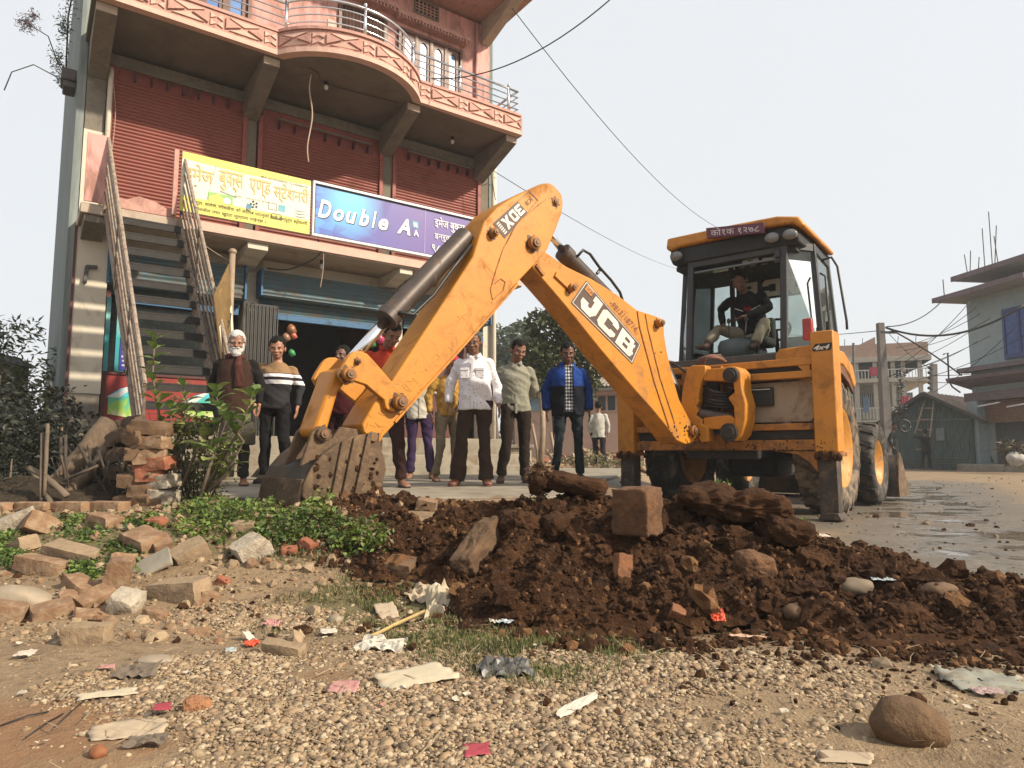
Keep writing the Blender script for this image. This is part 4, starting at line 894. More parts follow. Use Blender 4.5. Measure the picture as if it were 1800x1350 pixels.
# cab: local outlines
RB=.42                                     # rear plane of the cab
def quad(nm,mt,a,b,w=.05,d=.06,par=None): return G(nm,mt,lambda m:m.bar(a,b,w,d,up=(0,1,0)),par,bevel=.006)
CABI=M('cab_inner_black',(.018,.018,.019),.7)
cabp=G('cab',CABF,lambda m:m.box(-.80,.93,.45,1.75,1.60,1.76),bevel=.02);G('ceiling',CABI,lambda m:m.box(-.70,.78,.50,1.68,2.995,3.055),cabp,bevel=.01)
corn={'rl':(-.52,RB),'rr':(.62,RB),'ql':(-.80,.78),'qr':(.95,.78),'fl':(-.78,1.70),'fr':(.90,1.70)}
top={'rl':(-.47,RB+.04),'rr':(.66,RB+.04),'ql':(-.70,.80),'qr':(.88,.80),'fl':(-.68,1.64),'fr':(.82,1.64)}
for k in corn:
    w=.075 if k in('rl','rr') else .05
    quad('cab_pillar',CABF,(*corn[k],1.74),(*top[k],3.12),w,.06,cabp)
def pane(ks,z0=1.84,z1=3.04,name='cab_window'):
    a,b=ks;f=lambda k,z:Vector((corn[k][0]+(top[k][0]-corn[k][0])*(z-1.74)/1.38,corn[k][1]+(top[k][1]-corn[k][1])*(z-1.74)/1.38,z))
    n=(f(b,z0)-f(a,z0)).cross(Vector((0,0,1))).normalized()*.004
    m=MB();P4=[f(a,z0),f(b,z0),f(b,z1),f(a,z1)];m.add([p+n for p in P4]+[p-n for p in P4],[(0,1,2,3),(7,6,5,4),(0,4,5,1),(1,5,6,2),(2,6,7,3),(3,7,4,0)])
    return m.build(name,gl,cabp)
for ks in (('ql','rl'),('rr','qr'),('qr','fr'),('fl','ql'),('fr','fl')): pane(ks)
def frame_bar(ks,z,h): 
    a,b=ks;f=lambda k:(corn[k][0]+(top[k][0]-corn[k][0])*(z-1.74)/1.38,corn[k][1]+(top[k][1]-corn[k][1])*(z-1.74)/1.38,z)
    G('cab_rail',CABF,lambda m:m.bar(f(a),f(b),.05,h),cabp)
for ks in (('ql','rl'),('rr','qr'),('qr','fr'),('fl','ql'),('fr','fl')): frame_bar(ks,1.80,.09);frame_bar(ks,3.07,.09)
frame_bar(('rl','rr'),3.05,.12)
# opened rear window glass slid up under the roof
G('raised_window',gl,lambda m:m.prism([(-.46,2.98),(.6,2.98),(.6,2.97),(-.46,2.97)],lambda u,v:(u,.55,v),lambda u,v:(u,1.3,v+.06)),cabp,bevel=0)
G('window_bar',M('grey_bar',(.14,.15,.16),.4),lambda m:m.bar((-.5,.47,2.93),(.60,.47,2.93),.03,.025),cabp)
G('window_catch',CABF,lambda m:m.box(.56,.62,.40,.47,2.93,3.01),cabp)
# roof: front edge slab with rounded right hand corner, underside lamps
roof=[(-.76,3.27),(-.74,3.40),(.10,3.405),(.62,3.395),(.86,3.34),(.93,3.22),(.88,3.20),(.80,3.27),(.55,3.285),(-.60,3.26),(-.70,3.22)]
def rf(m):
    m.prism(roof,lambda u,v:(u,.34,v),lambda u,v:(u*.985,1.66,v-.03))
G('cab_roof',YEL,rf,cabp,bevel=.025)
G('roof_lining',CABI,lambda m:m.prism([(-.72,3.26),(.72,3.27),(.84,3.20),(.84,3.06),(-.70,3.06),(-.74,3.16)],lambda u,v:(u,.40,v),lambda u,v:(u,1.72,v)),cabp,bevel=.02)
for x in (-.62,.56,.76): G('work_lamp',M('lamp_glass',(.18,.18,.17),.15,spec=.8),lambda m:m.tube([(x,.31,3.15),(x,.34,3.15),(x,.40,3.15)],[(.07,.05),(.085,.062),(.075,.055)],16,ref=(1,0,0)),cabp,bevel=0,smooth=True)
# number plate on the roof edge
q=[mp(1241,401,.30),mp(1343,391,.30),mp(1344,409,.30),mp(1243,419,.30)]
pq=lambda u,v:((q[3][0]*(1-u)+q[2][0]*u)*(1-v)+(q[0][0]*(1-u)+q[1][0]*u)*v,(q[3][1]*(1-u)+q[2][1]*u)*(1-v)+(q[0][1]*(1-u)+q[1][1]*u)*v)
pl=G('number_plate',M('plate_maroon',(.13,.02,.045),.5,dirt=((.25,.12,.10),.3,12)),lambda m:m.prism([(0,0),(1,0),(1,1),(0,1)],lambda u,v:(pq(u,v)[0],.295,pq(u,v)[1]),lambda u,v:(pq(u,v)[0],.335,pq(u,v)[1])),cabp,bevel=.003)
m=MB();lay_text(m,'को१क १२७८',(.08,.10,.92,.92),bold=.006,fn=lambda u,v:(pq(u,v)[0],.291,pq(u,v)[1]));m.build('lettering',M('plate_letters',(.72,.62,.64),.6),pl) if False else m.build('plate_lettering',M('plate_letters',(.72,.62,.64),.6),cabp)
# sill under the rear opening
G('rear_sill',M('sill_grey',(.05,.048,.044),.6,dirt=((.12,.10,.08),.4,6)),lambda m:m.box(-.60,.66,.06,.46,1.64,1.78),bevel=.01)
G('sill_step',CABF,lambda m:m.box(-.60,.66,.44,.50,1.78,1.84),bevel=.008)
for x in (-.35,.1,.45): G('sill_bolt',FRM,lambda m:m.cyl((x,.045,1.71),(x,.06,1.71),.012,8),bevel=0)
G('rear_shoulder',YEL,lambda m:m.prism([(.66,1.64),(1.05,1.69),(1.05,1.82),(.70,1.80),(.66,1.74)],lambda u,v:(u,-.02,v),lambda u,v:(u,.44,v)),bevel=.015)
G('rear_shoulder',YEL,lambda m:m.prism([(-.98,1.66),(-.60,1.62),(-.60,1.80),(-.98,1.80)],lambda u,v:(u,-.02,v),lambda u,v:(u,.44,v)),bevel=.015)
TL=M('red_lamp_lens',(.42,.03,.015),.3,var=.2)
for x in (-.98,.90): G('tail_lamp',TL,lambda m:m.box(x-.05,x+.05,.34,.42,1.93,2.17),cabp,bevel=.012)
G('mirror_arm',CABF,lambda m:m.tube([(.92,.95,2.95),(1.04,.95,2.97),(1.10,.95,2.85),(1.17,.95,2.2),(1.17,.95,2.1)],.014,8),cabp,bevel=0,smooth=True)
G('door_handle',CABF,lambda m:m.tube([(.96,.75,2.75),(1.02,.72,2.7),(1.04,.72,2.1),(1.0,.74,2.02)],.012,8),cabp,bevel=0,smooth=True)
# mirrored brand strip on the front windscreen seen through the cab
def blk(m,lt,x0,x1,z0,z1,fn0,fn1):
    sh={'J':[[(.50,1),(1,1),(1,.28),(.78,0),(.22,0),(0,.26),(0,.46),(.40,.46),(.40,.36),(.50,.30),(.62,.36),(.62,.72),(.50,.72)]],
     'C':[[(1,.64),(.68,.64),(.68,.72),(.34,.72),(.34,.28),(.68,.28),(.68,.36),(1,.36),(1,.16),(.84,0),(.16,0),(0,.16),(0,.84),(.16,1),(.84,1),(1,.84)]],
     'B':[[(0,0),(.34,0),(.34,1),(0,1)],[(.342,.78),(.84,.78),(.84,.97),(.78,1),(.342,1)],[(.342,.41),(.92,.41),(.92,.50),(.90,.60),(.342,.60)],[(.342,0),(.85,0),(.95,.08),(.95,.21),(.342,.21)],[(.64,.602),(.90,.602),(.95,.66),(.95,.86),(.842,.778),(.64,.778)],[(.64,.212),(1,.212),(1,.36),(.93,.408),(.64,.408)]],
     '3':[[(0,1),(.9,1),(1,.9),(1,.62),(.88,.5),(1,.38),(1,.1),(.9,0),(0,0),(0,.24),(.66,.24),(.66,.40),(.2,.40),(.2,.60),(.66,.60),(.66,.76),(0,.76)]],
     'D':[[(0,0),(.28,0),(.28,1),(0,1)],[(.282,.76),(.72,.76),(.72,1),(.282,1)],[(.282,0),(.72,0),(.72,.24),(.282,.24)],[(.722,0),(.88,.04),(1,.2),(1,.8),(.88,.96),(.722,1)]],
     'X':[[(0,0),(.34,0),(.5,.30),(.66,0),(1,0),(.68,.5),(1,1),(.66,1),(.5,.70),(.34,1),(0,1),(.32,.5)]]}[lt]
    for pg in sh: m.prism([(x0+(x1-x0)*a,z0+(z1-z0)*b) for a,b in pg],fn0,fn1)
for nm,zz,hh in (('brand_strip',2.755,.225),):
    G('brand_strip',FRM,lambda m:m.box(-.34,.60,1.60,1.605,zz-.03,zz+hh+.03),cabp,bevel=0)
    def lt(m):
        for ch,a,b in (('J',.56,.80),('C',.28,.53),('B',.0,.25)):
            blk(m,ch,b-.0,a,zz,zz+hh,lambda u,v:(u,1.592,v),lambda u,v:(u,1.598,v)) if ch!='B' else blk(m,ch,.25,.0,zz,zz+hh,lambda u,v:(u,1.592,v),lambda u,v:(u,1.598,v))
    def lt2(m):
        blk(m,'J',.57,.35,zz,zz+hh,lambda u,v:(u,1.592,v),lambda u,v:(u,1.598,v));blk(m,'C',.28,.02,zz,zz+hh,lambda u,v:(u,1.592,v),lambda u,v:(u,1.598,v));blk(m,'B',-.05,-.29,zz,zz+hh,lambda u,v:(u,1.592,v),lambda u,v:(u,1.598,v))
    G('lettering_and_reflection',CRL,lt2,cabp,bevel=0)
    def lt_reflection(m):
        f=lambda o:(lambda u,v:(u,.52+o,v));blk(m,'C',.58,.38,2.955,3.03,f(.0),f(.004));blk(m,'B',.34,.14,2.955,3.03,f(0),f(.004))
    G('lettering_and_reflection',M('reflected_cream',(.40,.42,.38),.5),lt_reflection,cabp,bevel=0)  # painted reflection of the brand letters, up under the roof
# inside: seat, wheel, console
SEATM=M('seat_black',(.03,.03,.032),.8)
G('driver_seat',SEATM,lambda m:(m.box(-.20,.26,.95,1.35,2.02,2.14),m.box(-.18,.24,1.30,1.42,2.1,2.42),m.box(-.1,.16,1.0,1.3,1.76,2.02)),cabp,bevel=.04)
m=MB();x,z=mp(1362,580,1.5);R_=.19
m.tube([(x+R_*math.cos(a),1.52+.06*math.sin(a),z+R_*.8*math.sin(a)) for a in [i*math.pi/12 for i in range(25)]],.016,8);m.tube([(x-.19,1.52,z),(x+.19,1.52,z)],.013,8);m.tube([(x,1.52,z),(x,1.62,1.9)],.03,8);m.build('steering_wheel',M('wheel_red_brown',(.12,.03,.02),.5),cabp,True)
G('console',CABF,lambda m:(m.box(.3,.75,1.35,1.62,1.76,2.15),m.box(-.72,-.3,1.4,1.62,1.76,2.05)),cabp,bevel=.04)
G('pedestal_drum',M('grey_green_drum',(.07,.09,.09),.6),lambda m:m.tube([(0,.62,1.80),(0,.62,1.98),(0,.62,2.04),(0,.62,2.06)],[.215,.215,.19,.12],20),cabp,bevel=0,smooth=True)
for x in (-.10,.08): G('control_lever',CABF,lambda m:(m.tube([(x,.68,2.0),(x*1.2,.72,2.30)],.009,6),m.ell((x*1.2,.72,2.32),(.025,.025,.035))),cabp,bevel=0,smooth=True)
G('inner_pillar',CABF,lambda m:(m.bar((-.42,1.66,1.75),(-.40,1.62,3.05),.06,.05,up=(0,1,0)),m.bar((.02,1.66,1.75),(.02,1.62,2.55),.05,.05,up=(0,1,0)) if False else None),cabp)
G('front_cab_panel',CABF,lambda m:m.prism([(-.78,1.76),(.88,1.76),(.86,1.98),(.4,2.0),(-.78,2.05)],lambda u,v:(u,1.68,v),lambda u,v:(u,1.72,v)),cabp)
m=MB()
for i in range(12):
    a=i*math.pi/6;m.bar((-.55+.05*math.cos(a),1.600,2.70+.05*math.sin(a)),(-.55+.05*math.cos(a+.52),1.600,2.70+.05*math.sin(a+.52)),.004,.006,up=(0,1,0))
m.build('round_sticker',GREYP,cabp)
# ---------------- digging arm, traced in the boom plane ----------------
BP0=(1.90,7.30);_l=math.hypot(.77,.64);BD=(-.77/_l,-.64/_l);BN=Vector((.64/_l,-.77/_l,0))
def bp(px,py,off=0.0):
    """photo pixel -> world point on the boom plane shifted off metres towards the viewer"""
    O=(BP0[0]+BN.x*off,BP0[1]+BN.y*off);s,z=onpl(px,py,O,BD);return Vector((O[0]+BD[0]*s,O[1]+BD[1]*s,z))
def bq(px,py,o1): return bp(px,py,0)+BN*o1
def BPR(name,mat,poly,o0,o1,par=None,bevel=.008,label=None):
    m=MB();m.prism(poly,lambda u,v:bq(u,v,o0),lambda u,v:bq(u,v,o1));return m.build(name,mat,par or bl,False,bevel,world=True,label=label)
boom=[(936,471),(961,499),(991,534),(1052,610),(1090,655),(1120,690),(1147,720),(1174,753),(1189,774),(1205,781),(1218,778),(1226,768),(1228,752),(1212,737),(1194,702),(1182,660),(1173,620),(1168,590),(1167,563),(1155,556),(1120,545),(1085,518),(1040,490),(995,468),(958,442),(942,440)]
BW=.26
bo_=BPR('boom',YEL,boom,-BW,0,bevel=.010)
# plate seams and bosses
def bstrip(par,mat,pts,w,h=.006,o=0,name='weld_seam'):
    m=MB();pp=[bq(*p,o+h/2) for p in pts]
    for a,b in zip(pp[:-1],pp[1:]): m.bar(a,b,w,h,up=tuple(BN))
    return m.build(name,mat,par,False,world=True)
bstrip(bo_,YELD,[(1120,547),(1124,575),(1150,672),(1176,752)],.012,.010)
bstrip(bo_,YELD,[(1134,552),(1139,580),(1160,665),(1186,745)],.010,.008)
bstrip(bo_,YELD,[(941,466),(955,484)],.03,.02);bstrip(bo_,YEL,[(975,482),(1000,506)],.05,.02)
GRS=M('grease_stain',(.10,.045,.012),.45,var=.4,scale=30)
def boss(par,px,py,r,h,mat=YELD,o=0,pin=True):
    m=MB();a=bq(px,py,o);ux=Vector((BD[0],BD[1],0));m.prism([((r*(1.25+.25*math.sin(k*1.7+px)+.15*math.sin(k*3.1)))*math.cos(k*.262),(r*(1.25+.25*math.sin(k*1.7+px)+.15*math.sin(k*3.1)))*math.sin(k*.262)) for k in range(24)],lambda u,v:a+ux*u+Vector((0,0,v))+BN*.001,lambda u,v:a+ux*u+Vector((0,0,v))+BN*.0022);m.build('grease_stain',GRS,par,False,0,world=True)
    m=MB();a=bq(px,py,o);m.cyl(a,a+BN*h,r,24);m.build('boss',mat,par,False,.008,world=True)
    if pin:
        m=MB();m.cyl(a+BN*h,a+BN*(h+.018),r*.62,20);m.cyl(a+BN*(h+.018),a+BN*(h+.024),r*.3,12);m.build('pin',BOLT,par,False,.005,world=True)
boss(bo_,1001,507,.038,.06);boss(bo_,1155,569,.042,.07);boss(bo_,1216,757,.055,.05)
m=MB()
for a,b in ((1151,621),(1162,619)): m.cyl(bq(a,b,0),bq(a,b,.004),.010,10)
m.build('bolt_hole',FRM,bo_,world=True)
# decal panel + letters J C B
dq=[(1003,532),(1111,640),(1126,606),(1030,493)]
def dmap(u,v,o):
    a=np.array(dq,float);p=(a[0]*(1-u)+a[1]*u)*(1-v)+(a[3]*(1-u)+a[2]*u)*v;return bq(p[0],p[1],o)
m=MB();m.prism([(0,0),(1,0),(1,1),(0,1)],lambda u,v:dmap(u,v,.0025),lambda u,v:dmap(u,v,.004));m.build('decal',BRN,bo_,world=True)
m=MB()
for (a,b,c_,d) in ((0.012,.035,.988,.055),(0.012,.945,.988,.965)): m.prism([(a,b),(c_,b),(c_,d),(a,d)],lambda u,v:dmap(u,v,.0045),lambda u,v:dmap(u,v,.0055))
for (a,c_) in ((.012,.02),(.98,.988)): m.prism([(a,.055),(c_,.055),(c_,.945),(a,.945)],lambda u,v:dmap(u,v,.0045),lambda u,v:dmap(u,v,.0055))
for lt_,a,b in (('J',.08,.33),('C',.37,.65),('B',.69,.95)): blk(m,lt_,a,b,.14 if lt_!='J' else .12,.86 if lt_!='J' else .88,lambda u,v:dmap(u,v,.005),lambda u,v:dmap(u,v,.007))
m.build('decal_lettering',CRL,bo_,world=True)
m=MB();m.prism([(.045,.72),(.165,.72),(.165,.93),(.045,.93)],lambda u,v:dmap(u,v,.0075),lambda u,v:dmap(u,v,.0085));m.build('decal_square',YEL,bo_,world=True)
m=MB();m.prism([(.155,.72),(.168,.72),(.168,.93),(.155,.93)],lambda u,v:dmap(u,v,.0088),lambda u,v:dmap(u,v,.0095));lay_text(m,'JCB',(.06,.76,.15,.88),bold=.02,fn=lambda u,v:dmap(u,v,.0092));m.build('decal_mark',BRN,bo_,world=True)
def pmap(A,B,hpx):
    A=np.array(A,float);B=np.array(B,float);d=(B-A);n=np.array([d[1],-d[0]])/np.hypot(*d)*hpx
    return lambda u,v,o=.004:bq(*(A+d*u+n*v),o)
f_=pmap((1070,534),(1116,583),9);m=MB();lay_text(m,'-9813118714',(0,0,1,1),bold=.015,fn=f_);m.build('phone_number',M('faded_red_ink',(.22,.07,.015),.6),bo_,world=True)
# dipper arm
dip=[(944,326),(951,324),(961,323),(969,327),(977,335),(984,345),(986,358),(984,376),(972,408),(958,440),(938,464),(915,488),(896,509),(855,562),(754,675),(671,767),(665,778),(650,772),(636,760),(633,746),(660,700),(684,673),(797,500),(828,452),(838,418),(848,390),(870,366),(895,350),(921,337)]
do=BPR('dipper',YEL,dip,-.30,.03,bevel=.010,label=None)
dd=bq(0,0,0)*0
DZ=.03
bstrip(do,YELD,[(955,352),(905,392),(880,440),(868,475),(858,510),(862,528),(880,512),(884,497),(876,491),(866,500)],.008,.006,DZ)
bstrip(do,YEL,[(905,500),(860,552),(800,620),(745,680),(690,742)],.018,.014,DZ)
boss(do,932,430,.062,.05,o=DZ);boss(do,861,412,.040,.05,o=DZ);boss(do,972,357,.040,.008,o=DZ)
dq2=[(883,421),(942,354),(926,337),(862,395)]
def dm2(u,v,o):
    a=np.array(dq2,float);p=(a[0]*(1-u)+a[1]*u)*(1-v)+(a[3]*(1-u)+a[2]*u)*v;return bq(p[0],p[1],DZ+o)
m=MB();m.prism([(0,0),(.68,0),(.68,1),(0,1)],lambda u,v:dm2(u,v,.002),lambda u,v:dm2(u,v,.0035));m.prism([(.68,0),(1,0),(1,.03),(.68,.03)],lambda u,v:dm2(u,v,.002),lambda u,v:dm2(u,v,.0035));m.prism([(.68,.97),(1,.97),(1,1),(.68,1)],lambda u,v:dm2(u,v,.002),lambda u,v:dm2(u,v,.0035));m.prism([(.985,.03),(1,.03),(1,.97),(.985,.97)],lambda u,v:dm2(u,v,.002),lambda u,v:dm2(u,v,.0035))
lay_text(m,'JCB',(.76,.3,.94,.7),bold=.01,fn=lambda u,v:dm2(1.70-u,1-v,.003));m.build('decal',BRN,do,world=True)
m=MB()
for lt_,a,b in (('X',.16,.34),('D',.36,.50),('3',.52,.66)): blk(m,lt_,b,a,.86,.16,lambda u,v:dm2(u,v,.004),lambda u,v:dm2(u,v,.0055))
for i in range(6): m.prism([(.05,.15+i*.13),(.12,.15+i*.13),(.12,.22+i*.13),(.05,.22+i*.13)],lambda u,v:dm2(u,v,.004),lambda u,v:dm2(u,v,.0055))
m.build('decal_lettering',CRL,do,world=True)
# dipper ram between boom and dipper top
def btube(par,name,mat,pts,r,o,bev=.006,seg=20,smooth=False):
    m=MB();m.tube([bq(a,b,o) for a,b in pts],r,seg);return m.build(name,mat,par,smooth,bev,world=True)
dr=btube(bl,'dipper_ram',RAM,[(1012,440),(1112,545)],.078,-.15)
btube(dr,'ram_collar',RAM,[(1008,435),(1020,448)],.088,-.15);btube(dr,'ram_rod',CHR,[(968,380),(1014,441)],.034,-.15,bev=0,smooth=True)
btube(dr,'ram_pipe',HOSE,[(1024,447),(1033,437),(1045,444),(1062,468),(1082,490),(1098,512),(1104,532)],.014,-.06,bev=0,seg=8,smooth=True)
btube(dr,'pipe_clamp',HOSE,[(1060,478),(1066,470)],.016,-.08,bev=0,seg=8)
# bucket ram
br=btube(bl,'bucket_ram',RAM,[(698,553),(835,408)],.085,-.13)
btube(br,'ram_collar',RAM,[(693,558),(704,546)],.095,-.13);btube(br,'ram_rod',CHR,[(628,634),(700,552)],.043,-.13,bev=0,smooth=True)
btube(br,'ram_pipe',HOSE,[(705,548),(730,552),(765,518),(800,470),(832,430)],.014,-.03,bev=0,seg=8,smooth=True)
# tipping links
lk=[(605,628),(611,622),(617,619),(628,619),(638,624),(647,633),(686,678),(700,695),(703,709),(701,719),(694,726),(680,725),(670,719),(667,704),(647,688),(636,678),(615,671),(603,678),(593,669),(588,658),(594,646)]
for o in (.02,-.40):
    lo=BPR('tipping_link',YEL,[(a,b) for a,b in lk],o,o+.05,bevel=.008)
    if o>0:
        boss(lo,603,660,.050,.045,o=o+.05);boss(lo,620,637,.022,.02,o=o+.05);boss(lo,692,708,.055,.05,o=o+.05)
btube(bl,'link_pin',BOLT,[(603,660)],0.03,0) if False else None
m=MB();m.cyl(bq(603,660,-.36),bq(603,660,.03),.04,16);m.cyl(bq(692,708,-.38),bq(692,708,.03),.04,16);m.build('link_pin',BOLT,bl,False,.004,world=True)
crank=[(588,650),(600,645),(612,655),(613,668),(597,690),(578,756),(572,768),(558,768),(552,757),(576,690),(584,668)]
BPR('bucket_link',YEL,crank,-.28,-.02,bevel=.02)
# bucket: cheek profile facing the viewer, curved shell behind, wear strips
CB=[(666,758),(620,766),(590,780),(565,798),(545,822),(532,848),(528,872),(540,890),(575,905),(640,905),(660,880),(670,850),(676,825),(672,800),(664,785)]
bk=BPR('digging_bucket',MUDI,CB,-.0,.03,bevel=.01)
sc_=[(666,758),(620,766),(590,780),(565,798),(545,822),(532,848),(528,872),(534,900)]
m=MB();W_=.74
inn=[(668,768),(624,776),(596,790),(573,808),(554,830),(542,852),(538,872),(542,900)]
for a,b,c_,d in zip(sc_[:-1],sc_[1:],inn[:-1],inn[1:]):
    vs=[bq(*a,.0),bq(*b,.0),bq(*b,-W_),bq(*a,-W_),bq(*c_,.0),bq(*d,.0),bq(*d,-W_),bq(*c_,-W_)]
    m.add(vs,[(0,1,2,3),(7,6,5,4),(0,4,5,1),(2,6,7,3),(1,5,6,2),(0,3,7,4)])
so_=m.build('bucket_shell',IRON,bk,False,0,world=True,weld=True)
m=MB()
for i,(x0,x1) in enumerate(((596,606),(617,628),(641,650))):
    A=[(x0,776-i*7),(x1,772-i*7),(x1-22-i*3,905),(x0-26-i*3,905)]
    m=MB();m.prism(A,lambda u,v:bq(u,v,.03),lambda u,v:bq(u,v,.052));m.build('wear_strip',MUDI,bk,False,.006,world=True)
m=MB();m.prism([(532,842),(545,846),(542,900),(520,905)],lambda u,v:bq(u,v,.0),lambda u,v:bq(u,v,-W_-.01));m.build('cutting_edge',MUDI,bk,False,.008,world=True)
m=MB();m.prism([(666,757),(676,775),(674,800),(676,825),(668,850),(655,850),(660,800),(655,775)],lambda u,v:bq(u,v,-.02),lambda u,v:bq(u,v,-W_));m.build('bucket_lip',MUDI,bk,False,.008,world=True)
for o in (-.05,-.32):
    m=MB();m.prism([(545,775),(552,757),(562,748),(576,750),(583,760),(585,772),(600,750),(655,758),(665,770),(600,790),(560,806),(530,820)],lambda u,v:bq(u,v,o),lambda u,v:bq(u,v,o+.035));e_=m.build('bucket_ear',MUDI,bk,False,.006,world=True)
boss(bk,568,763,.048,.035,mat=MUDI,o=-.015)
m=MB();m.cyl(bq(568,763,-.34),bq(568,763,-.0),.035,16);m.cyl(bq(652,768,-.34),bq(652,768,.05),.035,16);m.build('bucket_pin',BOLT,bk,False,.004,world=True)
mudr=np.random.default_rng(5)
m=MB()
for i in range(60):
    u=mudr.uniform(548,664);v=mudr.uniform(800,900);o=.034
    m.ell(bq(u,v,o),(mudr.uniform(.006,.022),mudr.uniform(.005,.012),mudr.uniform(.006,.025)),seg=6,rings=4)
mo=m.build('mud_lumps',SOIL,bk,False,world=True);mo['kind']='stuff'

rs_=random.Random(9);m=MB()
for k in range(45):
    t_=rs_.random()**1.6;u=640+t_*210+rs_.uniform(-14,26);v=770-t_*250+rs_.uniform(-26,16)
    L=rs_.uniform(3,16);a=rs_.uniform(-.9,1.3);A=bq(u,v,DZ+.0012);B=bq(u+L*math.cos(a),v-L*math.sin(a)*.9,DZ+.0012)
    m.bar(A,B,rs_.uniform(.001,.003),.0012,up=tuple(BN))
m.build('paint_scratches',M('scratch_rust',(.30,.12,.025),.7,var=.4,scale=30),do,False,world=True)['kind']='stuff'
m=MB()
for k in range(60):
    u=rs_.gauss(1212,16);v=rs_.gauss(762,13);m.ell(bq(u,v,.002),(.012*rs_.random()+.003,.004,.014*rs_.random()+.003),seg=6,rings=4)
for k in range(90):
    x=rs_.uniform(-.95,1.25);z=.70+abs(rs_.gauss(0,.10));m.ell((0,0,0),(0,0,0)) if False else m.ell(BM@Vector((x,-.105 if x<1.05 else -.165,z)),(.003+.010*rs_.random(),.004,.003+.010*rs_.random()),seg=6,rings=4)
m.build('mud_spatter',SOIL,bl,True,world=True)['kind']='stuff'
# ---------------- people ----------------
def voxel(mb,vs,it=3):
    me=mb.mesh('t',[]);o=bpy.data.objects.new('t',me);SC.collection.objects.link(o)
    r=o.modifiers.new('r','REMESH');r.mode='VOXEL';r.voxel_size=vs
    s=o.modifiers.new('s','SMOOTH');s.factor=.5;s.iterations=it
    dg=bpy.context.evaluated_depsgraph_get();m2=bpy.data.meshes.new_from_object(o.evaluated_get(dg))
    bpy.data.objects.remove(o);bpy.data.meshes.remove(me);return m2
def folds(me,amp,fx,fz,seed):
    n=len(me.vertices);co=np.empty(n*3);me.vertices.foreach_get('co',co);co=co.reshape(-1,3);no=np.empty(n*3);me.vertices.foreach_get('normal',no);no=no.reshape(-1,3)
    a=np.arctan2(co[:,0],-co[:,1]);
    u=co[:,0]*fx+co[:,2]*3;v=co[:,2]*fz+co[:,0]*5
    d=(fbm(u+50,v+50,seed,3)-.5)*2
    d2=(fbm(co[:,0]*9+20,co[:,2]*7+co[:,1]*6+20,seed+5,2)-.5)*2
    ridge=-(np.abs(fbm(u*.8+9,v*.9+9,seed+3,2)-.5)*3.2-.5)
    co=co+no*(amp*(.45*d+.7*d2+.5*ridge))[:,None];me.vertices.foreach_set('co',co.astype(np.float32).ravel());me.update()
SKIN={}
def skin(k):
    c={'fair':(.42,.20,.12),'mid':(.31,.14,.08),'dark':(.27,.125,.075),'deep':(.17,.075,.045)}[k]
    return M('skin_'+k,c,.5,var=.10,scale=14,bmp=.15,bscale=120)
HAIRB=M('black_hair',(.008,.007,.006),.75,spec=.15,var=.4,scale=60,bmp=.6,bscale=150);HAIRW=M('white_hair',(.62,.60,.57),.8,var=.15,scale=60,bmp=.8,bscale=140);HAIRG=M('greying_hair',(.07,.06,.055),.7,var=.4,scale=90,bmp=.6,bscale=150)
def cloth(name,col,**k): return M(name,col,.9,var=k.pop('var',.16),scale=k.pop('scale',7),bmp=.9,bscale=26,spec=.15,**k)
EYEM=M('eye_dark',(.02,.012,.01),.5);EYEW=M('eye_white',(.20,.16,.13),.5);LIPM=M('lip_tone',(.16,.05,.035),.5);SOLE=M('sandal_dark',(.03,.022,.018),.7)
